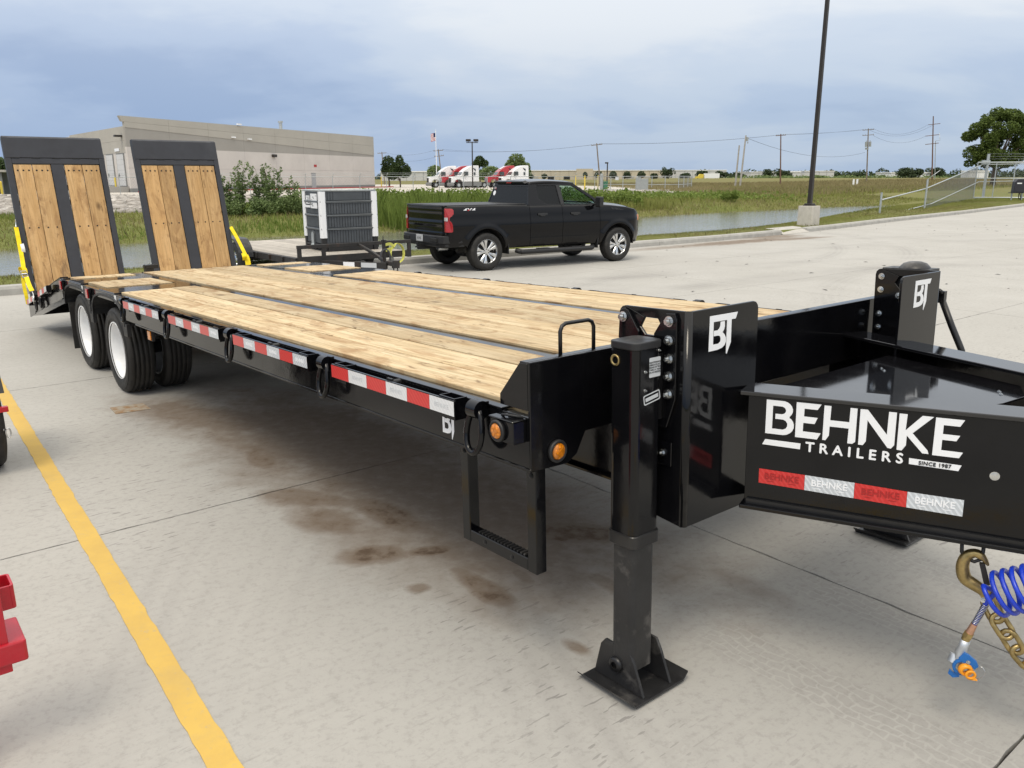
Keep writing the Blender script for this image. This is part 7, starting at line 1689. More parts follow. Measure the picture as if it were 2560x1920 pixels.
o = m.build('chain_link_mesh', M_MESHWIRE, rf_); o['kind'] = 'stuff'
m = MB(); m.box((-4.2, -3.2, 1.55), (-3.7, -3.15, 2.0)); m.build('notice_sign', M_DECALGREY, rf_)
for x, lab in ((9.9, 'yellow bollard farthest left near the compound fence'), (11.35, 'yellow bollard in the middle of the compound gate'), (13.4, 'yellow bollard beside the grey post of the compound fence')): bollard(x, 129, 2.15, lab)
bn_ = thing('green_bin', 'small green utility box behind the fence right of pickup', 'utility box', (14.5, 130, 0)); m = MB(); m.box((-0.5, -0.4, -0.1), (0.5, 0.4, 1.25)); m.box((-0.55, -0.45, 1.25), (0.55, 0.45, 1.36)); m.build('box_body', M_GREEN, bn_, None, 0.05)
gp = thing('grey_post', 'thick pale grey gate post next to the green utility box', 'post', (13.75, 127.2, 0)); m = MB(); m.cyl((0, 0, -0.2), (0, 0, 2.4), 0.24, n=12); m.lathe([(0.24, 2.4), (0.1, 2.5), (0.0005, 2.52)], (0, 0, 0), (0, 0, 1), 12); m.build('post_body', M_GREYBOX, gp)
for x, w_, h, lab in ((18.2, 0.35, 1.95, 'narrow grey electrical cabinet left of the wider one by the fence'), (19.05, 0.55, 1.75, 'wide grey electrical cabinet in front of the compound fence')):
    c = thing('electrical_cabinet', lab, 'cabinet', (x, 119.5, 0), 0, 'electrical cabinets by the compound fence'); m = MB(); m.box((-w_, -0.3, -0.2), (w_, 0.3, h)); m.build('cabinet_body', M_GREYBOX, c, None, 0.03); m = MB(); m.box((-w_ + 0.06, -0.325, 0.2), (w_ - 0.06, -0.301, h - 0.12)); m.build('cabinet_door', M_GREYBOX, c)
# ================================================================== semi tractors in the far yard
def semi(loc, rz, col, lab, grp='semi tractors parked in the far yard'):
    t = thing('semi_tractor', lab, 'semi truck', loc, rz, grp)
    pr = [(0.0, 0.95), (0.05, 1.85), (0.25, 2.05), (1.75, 2.25), (2.35, 3.05), (3.0, 3.55), (3.8, 3.95), (4.6, 4.08), (5.35, 4.08), (5.42, 3.9), (5.42, 1.15), (2.1, 1.1), (1.9, 1.35), (1.6, 1.52), (1.1, 1.52), (0.8, 1.35), (0.6, 0.95)]
    def tap(x): return 0.95 + 0.27 * sst(0.0, 2.2, x)
    m = MB(); m.mprism([(-x, z) for x, z in pr], lambda x, z: (x, 1.0 * tap(-x) * (0.92 if z > 3.3 else 1), z), lambda x, z: (x, -1.0 * tap(-x) * (0.92 if z > 3.3 else 1), z)); m.build('cab_body', M_TRUCKWHITE if col == 'white' else M_TRUCKRED, t, None, 0.07, segs=2)
    for s_ in (-1, 1):
        m = MB(); m.box((-2.62, s_ * 1.215, 2.28), (-3.25, s_ * 1.235, 2.95)); m.build('side_window', M_DARKGLASS, t)
        m = MB(); m.box((-4.35, s_ * 1.215, 2.3), (-4.7, s_ * 1.235, 2.85)); m.build('sleeper_window', M_DARKGLASS, t)
        m = MB(); m.prism([(-4.2, 3.65), (-4.75, 3.45), (-4.75, 3.0)], 'y', s_ * 1.15, s_ * 1.235); m.build('fairing_vent', M_DARKGLASS, t)
        m = MB(); m.box((-2.55, s_ * 1.3, 2.2), (-2.35, s_ * 1.55, 2.95)); m.build('mirror', M_DARK, t)
        m = MB(); m.prism([(-2.05, 0.35), (-5.9, 0.35), (-5.9, 1.1), (-2.05, 1.1)], 'y', s_ * 1.12, s_ * 1.24); m.build('side_skirt', M_WALLBASE if col == 'white' else M_DARK, t)
        m = MB(); m.cbox((-0.08, s_ * 0.72, 1.45), (0.16, 0.34, 0.32)); m.build('headlight', M_CLEARLENS, t)
        for x in (-1.35, -5.2, -6.5):
            m = MB(); m.cyl((x, s_ * 0.9, 0.52), (x, s_ * 1.22, 0.52), 0.52, n=22); wh = m.build('wheel', M_RUBBER, t); m = MB(); m.cyl((x, s_ * 1.221, 0.52), (x, s_ * 1.235, 0.52), 0.29, n=16); m.build('rim', M_GALV, wh)
    m = MB(); m.mprism([(-1.80, 2.33), (-2.42, 3.06)], lambda x, z: (x, 0, z), lambda x, z: (x, 0, z)) if False else m.add([(-1.80 + 0.02, -0.98, 2.36), (-1.80 + 0.02, 0.98, 2.36), (-2.36 + 0.02, 0.92, 3.02), (-2.36 + 0.02, -0.92, 3.02), (-1.9, -0.98, 2.30), (-1.9, 0.98, 2.30), (-2.46, 0.92, 2.96), (-2.46, -0.92, 2.96)], [(0, 1, 2, 3), (7, 6, 5, 4), (0, 4, 5, 1), (1, 5, 6, 2), (2, 6, 7, 3), (3, 7, 4, 0)]); m.build('windscreen', M_DARKGLASS, t)
    m = MB(); m.box((-0.02, -0.55, 1.0), (0.07, 0.55, 1.82)); m.build('grille', M_DARK if col == 'white' else M_GALV, t)
    m = MB(); m.box((-0.5, -1.15, 0.35), (0.22, 1.15, 0.94)); m.build('bumper', M_WALLBASE, t, None, 0.1)
    m = MB(); m.box((-7.4, -0.5, 0.75), (-5.4, 0.5, 1.05)); m.build('chassis', M_DARK, t)
    if col == 'red':
        m = MB(); m.add([(-2.75, -0.55, 3.44), (-2.75, 0.55, 3.44), (-3.7, 0.55, 3.965), (-3.7, -0.55, 3.965)], [(0, 1, 2, 3)]); m.build('roof_stripe', M_TRUCKWHITE, t)
    return t
SA = R(188)
semi((-16.2, 161, 0.1), R(198), 'white', 'white semi tractor at the left end of the row, half hidden')
semi((-13.6, 160, 0.1), R(198), 'red', 'red semi tractor between the two white ones left of lamp post')
semi((-11.6, 156.5, 0.1), R(203), 'white', 'white semi tractor in full view just left of the double lamp post')
semi((-4.9, 159, 0.1), R(200), 'red', 'red semi tractor with pale roof stripe just above the pickup roof')
semi((-2.2, 157, 0.1), R(203), 'white', 'white semi tractor at the right end of the row')
# flag pole, yard lamps
fp = thing('flagpole', 'tall white flagpole with a limp stars and stripes flag', 'flagpole', (-15.45, 172, 0.1))
m = MB(); m.cyl((0, 0, 0), (0, 0, 11.2), 0.10, 0.06, n=8); m.lathe([(0.0005, 11.36), (0.09, 11.28), (0.0005, 11.2)], (0, 0, 0), (0, 0, 1), 8); m.build('pole', M_DECAL, fp)
m = MB(); nn_ = 13
for i in range(nn_):
    z1 = 10.75 - i * 0.118; m.cm = 0 if i % 2 == 0 else 1
    for k in range(5):
        a, b_ = -0.08 - k * 0.19, -0.08 - (k + 1) * 0.19
        ya = 0.10 * math.sin(k * 1.7); yb = 0.10 * math.sin((k + 1) * 1.7); d0 = -0.25 * (k / 5); d1 = -0.25 * ((k + 1) / 5)
        m.cm = 2 if (i < 7 and k < 2) else (0 if i % 2 == 0 else 1)
        m.add([(a, ya, z1 + d0), (b_, yb, z1 + d1), (b_, yb, z1 - 0.118 + d1), (a, ya, z1 - 0.118 + d0)], [(0, 1, 2, 3)])
m.build('flag', [M_DECALRED, M_DECAL, worn("navy_cloth", (0.02, 0.03, 0.10), 0.8)], fp, recalc=False)
def yard_lamp(loc, h, lab, heads=2, name='yard_lamp'):
    t = thing(name, lab, 'lamp post', loc); m = MB(); m.cyl((0, 0, 0), (0, 0, h), 0.13, 0.10, n=8); m.build('pole', M_BRONZE, t)
    m = MB()
    if heads == 2:
        m.box((-1.1, -0.1, h - 0.25), (1.1, 0.1, h - 0.12)); m.box((-1.15, -0.35, h), (-0.25, 0.35, h + 0.42)); m.box((0.25, -0.35, h), (1.15, 0.35, h + 0.42)); m.cyl((-0.7, 0, h - 0.2), (-0.7, 0, h), 0.06, n=6); m.cyl((0.7, 0, h - 0.2), (0.7, 0, h), 0.06, n=6)
    else: m.box((-0.45, -0.2, h - 0.05), (0.15, 0.2, h + 0.2))
    m.build('lamp_head', M_BRONZE, t, None, 0.04); return t
yard_lamp((-7.25, 158 - 3, 0.05), 8.35, 'double headed lamp post standing among the semi trucks')
yard_lamp((17.2, 150, 0.0), 4.4, 'short single lamp post behind the compound fence', 1)
yard_lamp((-78.5, 118, 0.0), 9.6, 'distant lamp post whose tip shows above the left ramp', 1)
# utility poles
def upole(loc, h, lean, lab, mat=M_UPOLE, arms=1, extra=None, tw=1.25):
    t = thing('utility_pole', lab, 'utility pole', loc, 0, 'utility poles across the fields'); t.rotation_euler = (0, lean, 0)
    m = MB(); m.cyl((0, 0, -0.5), (0, 0, h), 0.19, 0.13, n=10); m.build('pole', mat, t)
    for k in range(arms):
        z = h - 0.35 - k * 1.35; m = MB(); m.box((-tw, -0.08, z - 0.07), (tw, 0.08, z + 0.07)); m.build('crossarm', mat, t)
        m = MB()
        for x in (-tw * 0.92, -tw * 0.5, tw * 0.5, tw * 0.92): m.cyl((x, 0, z + 0.07), (x, 0, z + 0.28), 0.06, n=6)
        m.build('insulators', M_GREYBOX, t)
    if extra: extra(t, h)
    return t
def top_of(t, x=0.0, dz=0.0):
    return t
UP = {}
UP['a'] = upole((20.3, 190, 0), 9.5, R(-6.5), 'leaning utility pole with one crossarm just above the pickup nose')
UP['b'] = upole((-17.9, 215, 0), 9.1, R(-5.4), 'leaning utility pole just right of the flagpole', arms=2)
UP['c'] = upole((-36.6, 240, 0), 9.2, R(-3), 'utility pole rising behind the trees right of the warehouse')
def ex_d(t, h):
    m = MB(); m.box((0.12, -0.15, h - 1.0), (0.5, 0.15, h - 0.3)); m.cyl((0.5, 0, h - 1.4), (0.5, 0, h - 1.1), 0.09, n=6); m.build('brackets', M_GREYBOX, t)
UP['d'] = upole((42.6, 155, 0), 9.4, R(2.9), 'pale leaning pole without crossarm left of the tall lamp post', M_UPOLE3, 0, ex_d)
UP['d2'] = upole((42.1, 156.5, 0), 7.7, R(2.2), 'shorter thin pole leaning beside the pale pole', M_UPOLE3, 0)
UP['e'] = upole((67.9, 210, 0), 12.4, R(-4.0), 'straight brown utility pole just left of the tall lamp post', M_UPOLE2)
def ex_f(t, h):
    for x in (-0.55, 0.45):
        m = MB(); m.cyl((x, -0.3, h - 4.7), (x, -0.3, h - 3.4), 0.32, n=12); m.cyl((x, -0.3, h - 3.4), (x, -0.3, h - 3.05), 0.07, n=6); m.build('transformer', M_GREYBOX, t)
    m = MB(); m.box((-0.7, -0.35, h - 5.4), (0.1, -0.05, h - 4.9)); m.build('junction_box', M_GREYBOX, t)
UP['f'] = upole((96.0, 225, 0.5), 14.0, R(-4.0), 'utility pole with transformers right of the tall lamp post', M_UPOLE, 2, ex_f, 1.5)
def ex_g(t, h):
    m = MB(); m.cyl((0.75, 0, -0.3), (0.75, 0, h * 0.62), 0.09, n=6); m.tube([(0.75, 0, h * 0.62), (1.9, 0, h * 0.62), (1.8, 0, h * 0.74)], 0.06, 5); m.build('riser_conduit', M_GALV, t)
    m = MB(); m.box((-1.2, -0.1, h - 2.2), (1.9, 0.1, h - 2.05)); m.build('crossarm', M_UPOLE2, t)
UP['g'] = upole((116.2, 230, 0.8), 17.2, R(-6.0), 'tallest brown utility pole with conduit left of the big tree', M_UPOLE2, 0, ex_g, 1.6)
for z in (-5.0, -7.2):
    m = MB(); h = 17.2; m.box((-2.0, -0.1, h + z - 0.08), (1.6, 0.1, h + z + 0.08)); m.build('crossarm', M_UPOLE2, UP['g'])
def hp_(key, z, x=0.0):
    t = UP[key]; M_ = Matrix.Translation(t.location) @ Matrix.Rotation(t.rotation_euler[1], 4, 'Y'); return M_ @ Vector((x, 0, z))
def span(name, lab, pairs, sag=0.028, r=0.03):
    a0 = pairs[0][0]; t = thing(name, lab, 'cable', tuple(a0), 0, 'overhead wires between the poles')
    for a, b_ in pairs:
        pts = []; L = (b_ - a).length
        for i in range(15):
            u = i / 14; p = a.lerp(b_, u); p.z -= 4 * sag * L * u * (1 - u); pts.append(tuple(p - a0))
        m = MB(); m.tube(pts, r, 4); m.build('wire', M_WIRE, t)
span('overhead_wires', 'pair of wires between the flagpole side pole and the pole above the pickup', [(hp_('b', 8.95, 1.1), hp_('a', 9.3, -1.1)), (hp_('b', 8.95, -1.1), hp_('a', 9.3, 1.1))], 0.022, 0.022)
span('overhead_wires', 'wires running left from the leaning pole beside the flagpole', [(hp_('c', 8.9, 1.0), hp_('b', 8.95, -1.0)), (hp_('c', 7.4, 0.0), hp_('b', 7.2, -1.0))], 0.03, 0.02)
span('overhead_wires', 'wires from the pole above the pickup to the straight brown pole', [(hp_('a', 9.3, 1.1), hp_('e', 12.2, -1.1)), (hp_('a', 9.3, 0.4), hp_('e', 12.2, 0.8))], 0.012, 0.022)
span('overhead_wires', 'upper wires passing behind the tall lamp post to the transformer pole', [(hp_('e', 12.25, -1.1), hp_('f', 13.8, -1.4)), (hp_('e', 12.25, 1.1), hp_('f', 13.8, 1.4))], 0.008, 0.025)
span('overhead_wires', 'low sagging cable from the pale leaning pole to the transformer pole', [(hp_('d', 8.9, 0.4), hp_('f', 7.9, -0.7))], 0.024, 0.03)
span('overhead_wires', 'drooping wires between the transformer pole and the tallest pole', [(hp_('f', 13.8, 1.4), hp_('g', 15.2, -1.2)), (hp_('f', 13.5, 0.4), hp_('g', 15.2, 0.6)), (hp_('f', 12.2, 1.2), hp_('g', 12.3, -1.8))], 0.11, 0.025)
# ================================================================== far buildings
def far_box(name, lab, x0, x1, y, d, h, mat, roof=True, rz=0.0, panels=12, z=0.2):
    t = thing(name, lab, 'building', ((x0 + x1) / 2, y, z), rz); L = x1 - x0
    for k in range(panels):
        m = MB(); a = -L / 2 + L * k / panels; m.box((a + 0.1, 0, -1), (a + L / panels - 0.1, 0.6, h)); m.build('wall_panel', mat, t)
    m = MB(); m.box((-L / 2, 0.6, -1), (L / 2, d, h - 0.3)); m.build('hall', mat, t)
    if roof: m = MB(); m.box((-L / 2 - 0.2, -0.4, h), (L / 2 + 0.2, d, h + 0.55)); m.build('roof_edge', M_ROOFWHITE, t)
    return t
fb1 = far_box('tan_warehouse', 'very long tan warehouse with white roof edge behind the round trees', 9, 112, 600, 70, 6.6, M_TAN, True, 0, 16)
m = MB(); m.box((-14, -1.0, -1), (-2, 0.2, 8.0)); m.build('entrance_block', M_TAN, fb1)
for k in range(9):
    m = MB(); x = -46 + k * 11.5; m.box((x, -0.25, -1), (x + 4.5, 0.0, 2.9)); m.build('loading_door', M_DARK if k in (1, 2) else M_WALLTOP, fb1)
far_box('tan_warehouse_extension', 'pale far warehouse extending right behind scattered trees', 113, 165, 640, 60, 6.9, M_PALEWALL, True, 0, 8)
far_box('pale_warehouse', 'low pale warehouse between far trees left of the brown pole', 172, 208, 600, 40, 5.2, M_PALEWALL, True, 0, 6)
far_box('pale_warehouse', 'small pale warehouse far behind the tall lamp post', 214, 236, 610, 30, 5.8, M_PALEWALL, True, 0, 4)
far_box('white_shed', 'long white roofed shed far right of the transformer pole', 214, 236, 470, 20, 3.4, M_ROOFWHITE, True, 0, 4, 0.6)
far_box('low_white_warehouse', 'low white metal warehouses left of the semi trucks', -66, -40, 420, 30, 4.6, M_PALEWALL, True, 0, 6)
far_box('white_house', 'tiny white house at the far edge of field under the big tree', 236, 246, 430, 8, 4.0, M_ROOFWHITE, True, 0, 2, 0.6)
yt = thing('box_truck', 'tiny yellow cab truck with white trailer far across the field', 'truck', (112, 480, 0.6))
m = MB(); m.box((-1.2, -1.2, 0.9), (7.5, 1.2, 3.6)); m.build('trailer_box', M_ROOFWHITE, yt); m = MB(); m.prism([(-6.2, 0.5), (-1.7, 0.5), (-1.7, 3.2), (-3.8, 3.3), (-4.6, 2.0), (-6.2, 1.8)], 'y', -1.2, 1.2); m.build('cab', M_YPAINT, yt)
m = MB()
for x in (-5, -2.2, 5.2, 6.4): m.cyl((x, -1.25, 0.5), (x, 1.25, 0.5), 0.5, n=12)
m.build('wheels', M_RUBBER, yt)
for k, (x, y) in enumerate(((74.0, 180), (75.2, 181))):
    mk = thing('marker_post', ('left' if k == 0 else 'right') + ' of two short white marker posts in the field behind lamp post', 'marker post', (x, y, 0.2), 0, 'white marker posts in the field'); m = MB(); m.cyl((0, 0, -0.3), (0, 0, 1.3), 0.22, n=8); m.build('post', M_DECAL, mk)
# ================================================================== trees and plants
def leaf_cloud(n, centers, radii, size, seed, shell=0.45):
    """n leaf quads spread through the ellipsoid clumps"""
    g = np.random.default_rng(seed); centers = np.asarray(centers, float); radii = np.asarray(radii, float)
    vol = np.prod(radii, 1) ** (2 / 3); idx = g.choice(len(centers), n, p=vol / vol.sum())
    d = g.normal(size=(n, 3)); d /= np.linalg.norm(d, axis=1, keepdims=True); r = g.random(n) ** (1 / 3) * (1 - shell) + shell * g.random(n) ** 0.25
    p = centers[idx] + d * radii[idx] * np.clip(r, 0, 1)[:, None]
    a = g.normal(size=(n, 3)); a[:, 2] *= 0.6; a /= np.linalg.norm(a, axis=1, keepdims=True)
    b = g.normal(size=(n, 3)); b -= a * (a * b).sum(1, keepdims=True); b /= np.linalg.norm(b, axis=1, keepdims=True)
    s = size * (0.55 + 0.9 * g.random(n))[:, None]
    v = np.stack([p + a * s, p + b * s * 0.55, p - a * s, p - b * s * 0.55], 1).reshape(-1, 3)
    return v, np.arange(n * 4)
def tree(name, lab, loc, clumps, nleaf, lsize, trunk_h, trunk_r, mat=None, seed=1, group=None, limbs=5, cat='tree'):
    t = thing(name, lab, cat, loc, 0, group); rs = random.Random(seed)
    v, f = leaf_cloud(nleaf, [c[:3] for c in clumps], [c[3:] for c in clumps], lsize, seed)
    o = fast_mesh('crown', v, f, 4, mat or M_LEAF, t)
    m = MB(); top = (rs.uniform(-.2, .2) * trunk_h * 0.3, 0, trunk_h)
    m.tube([(0, 0, -0.4), (0.03, 0.02, trunk_h * 0.5), top], trunk_r, 8, rf=lambda u: 1.25 - 0.55 * u)
    for k in range(limbs):
        c = clumps[rs.randrange(len(clumps))]; b0 = Vector((0, 0, trunk_h * rs.uniform(0.55, 0.95))); e = Vector(c[:3]); mid = b0.lerp(e, 0.5) + Vector((0, 0, -0.1 * trunk_h))
        m.tube([b0, mid, e], trunk_r * 0.5, 6, rf=lambda u: 1 - 0.75 * u)
    m.build('trunk', M_BARK, t); return t
# big tree at the right edge
rs = random.Random(11); cl = []
for k in range(74):
    a = rs.uniform(0, 6.28); e = rs.uniform(-0.62, 1.0); rr_ = 4.6 * math.sqrt(max(0.05, 1 - e * e * 0.85)) * rs.uniform(0.55, 1.0)
    cl.append((rr_ * math.cos(a) * 1.18, rr_ * math.sin(a), 6.9 + e * 5.4, rs.uniform(0.9, 1.7), rs.uniform(0.9, 1.7), rs.uniform(0.7, 1.3)))
tree('broadleaf_tree', 'large round green tree at the right edge behind the gate', (86.8, 150, 0.5), cl, 26000, 0.20, 4.2, 0.42, M_LEAF, 3, None, 14)
tree('dark_tree', 'dark green tree at the left edge behind the left ramp', (-77, 122, 0), [(0, 0, 3.2, 4.5, 3, 2.2), (2.5, 0, 2.4, 3.5, 2.5, 2), (-3, 0, 3, 3.5, 3, 2.4)], 5000, 0.35, 2.0, 0.3, M_LEAFDK, 4)
tree('dark_tree', 'dark tree partly hidden by the right end of the warehouse', (-25.9, 176, 0), [(0, 0, 4.4, 1.6, 1.6, 2.2), (0.8, 0, 3.0, 1.5, 1.4, 1.6), (-0.5, 0, 3.4, 1.2, 1.2, 1.4)], 3200, 0.20, 2.0, 0.18, M_LEAFDK, 5)
tree('ornamental_tree', 'pointed dark green tree standing clear right of the warehouse', (-22.1, 165, 0), [(0, 0, 5.2, 0.9, 0.9, 1.2), (0.3, 0, 3.9, 1.7, 1.5, 1.3), (-0.7, 0, 3.2, 1.5, 1.4, 1.1), (0.9, 0, 2.9, 1.5, 1.3, 1.0), (-1.2, 0, 2.6, 1.1, 1.0, .8), (1.5, 0, 3.6, .8, .8, .7), (-1.1, 0, 4.3, .7, .7, .7)], 4200, 0.17, 1.8, 0.14, M_LEAFDK, 6)
tree('roadside_tree', 'green tree behind the right hand white semi truck', (1.4, 240, 0), [(0, 0, 6.5, 2.6, 2.2, 2.4), (1.8, 0, 4.6, 2.4, 2, 2.0), (-1.6, 0, 4.8, 2.1, 2, 2.0), (2.6, 0, 3.4, 1.8, 1.6, 1.6)], 3600, 0.30, 3.0, 0.2, M_LEAFMID, 7)
tree('roadside_tree', 'green bushy tree showing between the two groups of semi trucks', (-5.2, 205, 0), [(0, 0, 3.2, 2.6, 2, 1.7), (2.2, 0, 2.6, 2.2, 2, 1.5), (-1.8, 0, 2.7, 1.8, 1.6, 1.4)], 2600, 0.28, 1.6, 0.15, M_LEAFMID, 8)
tree('roadside_tree', 'small tree top showing above the red semi truck', (-8.8, 232, 0), [(0, 0, 6.4, 1.7, 1.5, 1.5), (1.2, 0, 5.8, 1.4, 1.2, 1.1), (-1.0, 0, 5.4, 1.3, 1.2, 1.2)], 1600, 0.28, 4.0, 0.2, M_LEAFDK, 9)
tree('roadside_tree', 'light green tree behind the flagpole foot', (-19.0, 205, 0), [(0, 0, 3.2, 1.9, 1.6, 1.9), (0.9, 0, 2.4, 1.5, 1.4, 1.4)], 1800, 0.26, 1.4, 0.12, M_LEAFMID, 10)
# clipped round trees in a row before the tan warehouse
RT = [(13.6, 575, 4.0, 'leftmost'), (22.5, 572, 4.2, 'second from left'), (49.5, 560, 5.6, 'tall narrow'), (58.5, 560, 6.2, 'first large'), (68.2, 560, 6.0, 'second large'), (77.6, 560, 6.0, 'third large'), (87.2, 560, 6.0, 'fourth large')]
proto = None
lbls = ['small round tree at the left end of the tan warehouse', 'small dark tree by the dark loading door of the tan warehouse', 'narrow dark tree at the left of the clipped row', 'first full round clipped tree before the tan warehouse', 'second full round clipped tree before the tan warehouse', 'third full round clipped tree before the tan warehouse', 'fourth round clipped tree, next to a light green bush']
for i, (x, y, h, _) in enumerate(RT):
    r_ = h * 0.46
    cl = [(0, 0, h * 0.58, r_ * (0.55 if i == 2 else 1.0), r_, r_ * 0.9)] + [(r_ * 0.6 * math.cos(a) * (0.5 if i == 2 else 1), r_ * 0.5 * math.sin(a), h * (0.5 + 0.16 * math.sin(a * 2 + i)), r_ * 0.55 * (0.6 if i == 2 else 1), r_ * 0.5, r_ * 0.5) for a in (0.3, 1.8, 3.2, 4.6)]
    tree('round_tree', lbls[i], (x, y, 0.5), cl, 900, 0.42, h * 0.3, 0.2, M_FARWOOD, 20 + i, 'clipped round trees before the tan warehouse', 0)
for i, (x, y, h, w_, lab) in enumerate(((101, 540, 8.6, 4.6, 'tall broad far tree right of the clipped row'), (93.5, 545, 4.6, 2.6, 'light green bushy far tree left of the broad one'), (113, 545, 5.2, 4.4, 'ragged low far tree right of the broad one'), (124.5, 545, 6.4, 4.4, 'far tree left of the yellow cab truck'), (141, 560, 6.0, 4.6, 'round far tree above the yellow cab truck'), (153, 560, 5.0, 4.4, 'far tree right of the white trailer'), (166, 540, 6.8, 5.5, 'far tree left of the pale leaning poles'), (177, 545, 7.2, 4.6, 'far tree just behind the pale leaning poles'), (186, 560, 5.2, 4.2, 'low far tree right of the pale leaning poles'), (190, 455, 3.9, 3.8, 'far tree before the low pale warehouse'), (238, 470, 7.0, 5.5, 'far tree behind the tall lamp post'), (189, 400, 6.4, 6.0, 'far rounded bush tree left of the tallest pole'), (208, 430, 6.0, 3.8, 'small rounded far tree beside the tallest pole'))):
    rs = random.Random(40 + i); cl = [(rs.uniform(-w_, w_) * 0.6, rs.uniform(-1, 1), h * rs.uniform(0.45, 0.72), w_ * rs.uniform(0.4, 0.62), w_ * 0.5, h * rs.uniform(0.22, 0.33)) for _ in range(7)] + [(0, 0, h * 0.35, w_ * 0.85, w_ * 0.5, h * 0.3)]
    tree('far_tree', lab, (x, y, 0.5), cl, 1300, 0.45, h * 0.35, 0.25, M_FARWOOD, 60 + i, 'scattered trees along the far edge of the field', 0)
# far woods: one mass along the horizon
g = np.random.default_rng(5); cs = []; rd = []
for k in range(330):
    u = g.random(); x = 150 + 560 * u if k < 240 else -420 + 620 * g.random(); y = 640 + 180 * g.random() - 120 * max(0, u - 0.35) if k < 240 else 760 + 200 * g.random()
    hgt = 3.2 + 4.4 * g.random() + (3.0 * max(0, u - 0.45) if k < 240 else 0); w_ = 6 + 7 * g.random()
    cs.append((x, y, hgt * 0.55)); rd.append((w_, 4, hgt * 0.62))
v, f = leaf_cloud(42000, cs, rd, 1.05, 9, 0.5); o = fast_mesh('distant_woods', v, f, 4, M_FARWOOD); struct(o, 'stuff')
# hedge of low scrub at the far edge of the field
cs = []; rd = []
for k in range(90):
    x = 120 + 130 * g.random(); cs.append((x, 440 + 30 * g.random(), 1.2 + 0.4 * g.random())); rd.append((4 + 3 * g.random(), 2, 1.0 + 0.9 * g.random()))
v, f = leaf_cloud(7000, cs, rd, 0.5, 12, 0.5); struct(fast_mesh('distant_scrub', v, f, 4, M_LEAFMID), 'stuff')
# saplings on the far bank
def sapling(loc, h, lab, seed, n=620, spread=0.42):
    rs = random.Random(seed); t = thing('sapling', lab, 'sapling', loc, 0, 'cottonwood saplings on the far bank'); m = MB(); stems = []
    for k in range(5):
        a = rs.uniform(0, 6.28); top = Vector((math.cos(a) * h * 0.16, math.sin(a) * h * 0.14, h * rs.uniform(0.75, 1.0))); pts = [Vector((0.1 * math.cos(a), 0.1 * math.sin(a), -0.2)), top * 0.5 + Vector((0, 0, 0.05)), top]; m.tube(pts, 0.022, 5, rf=lambda u: 1 - 0.7 * u); stems.append(top)
    m.build('stems', M_BARK, t); cl = []
    for s_ in stems:
        for q in np.linspace(0.30, 1.0, 8): p = s_ * q; cl.append((p.x + rs.uniform(-.2, .2), p.y + rs.uniform(-.2, .2), p.z, spread * (1.05 - q * 0.80) * rs.uniform(.6, 1.2), spread * (1.0 - q * 0.75), 0.16 * h * 0.4))
    v, f = leaf_cloud(n, cl, cl and [c[3:] for c in cl], 0.062, seed) if False else leaf_cloud(n, [c[:3] for c in cl], [c[3:] for c in cl], 0.060, seed)
    fast_mesh('crown', v, f, 4, M_LEAFMID, t); return t
for i, (x, y, h, lab) in enumerate(((-14.4, 41.8, 2.15, 'leftmost sapling beside the right ramp'), (-13.6, 41.3, 2.55, 'second sapling, with two leafy tips above the fence rail'), (-12.8, 42.2, 2.50, 'third sapling in the middle of the clump'), (-11.9, 41.6, 2.75, 'tallest sapling of the clump before the warehouse'), (-11.3, 42.4, 1.9, 'shorter sapling at the right of the clump'))):
    sapling((x, y, float(terrain(np.array([x]), np.array([y]))[0])), h, lab, 70 + i, 1500 if i != 4 else 1000)
for i, (x, y, h, w_, lab) in enumerate(((-14.2, 40.8, 0.9, 0.9, 'low dark green bush under the leftmost sapling'), (-12.4, 40.9, 1.0, 1.0, 'low dark green bush under the middle saplings'), (-10.7, 41.4, 1.35, 1.0, 'dense green bush left of the grey tote'), (-9.6, 41.8, 1.1, 0.9, 'light green bush behind the left corner of the grey tote'), (17.5, 66.0, 1.2, 0.7, 'bright green bush on the far bank right of the pickup'))):
    rs = random.Random(80 + i); cl = [(rs.uniform(-w_, w_) * 0.7, rs.uniform(-.4, .4), h * rs.uniform(0.25, 0.75), w_ * 0.45, 0.45, h * 0.3) for _ in range(8)]
    t = thing('bush', lab, 'bush', (x, y, float(terrain(np.array([x]), np.array([y]))[0])), 0, 'bushes on the far bank'); v, f = leaf_cloud(1900, [c[:3] for c in cl], [c[3:] for c in cl], 0.055, 90 + i); fast_mesh('foliage', v, f, 4, M_WEED if i > 2 else M_LEAFMID, t)
# blades: grass and weeds as masses
def blades(name, xy, h0, h1, w, lean, mat, seed, seg=False):
    g = np.random.default_rng(seed); n = len(xy); z = terrain(xy[:, 0], xy[:, 1]); a = g.random(n) * 2 * np.pi; h = h0 + (h1 - h0) * g.random(n) ** 1.5; l = lean * h * g.random(n)
    b = np.stack([xy[:, 0], xy[:, 1], z - 0.02], 1); side = np.stack([np.cos(a), np.sin(a), np.zeros(n)], 1) * (w * (0.6 + 0.8 * g.random(n)))[:, None]
    a2 = g.random(n) * 2 * np.pi; tip = b + np.stack([np.cos(a2) * l, np.sin(a2) * l, h], 1); mid = b * 0.5 + tip * 0.5 + np.stack([-np.cos(a2) * l * 0.18, -np.sin(a2) * l * 0.18, h * 0.08], 1)
    v = np.stack([b - side, b + side, mid + side * 0.7, tip, mid - side * 0.7], 1).reshape(-1, 3)
    i0 = np.arange(n) * 5; f = np.stack([i0, i0 + 1, i0 + 2, i0 + 3, i0 + 4], 1).reshape(-1)
    return struct(fast_mesh(name, v, f, 5, mat), 'stuff')
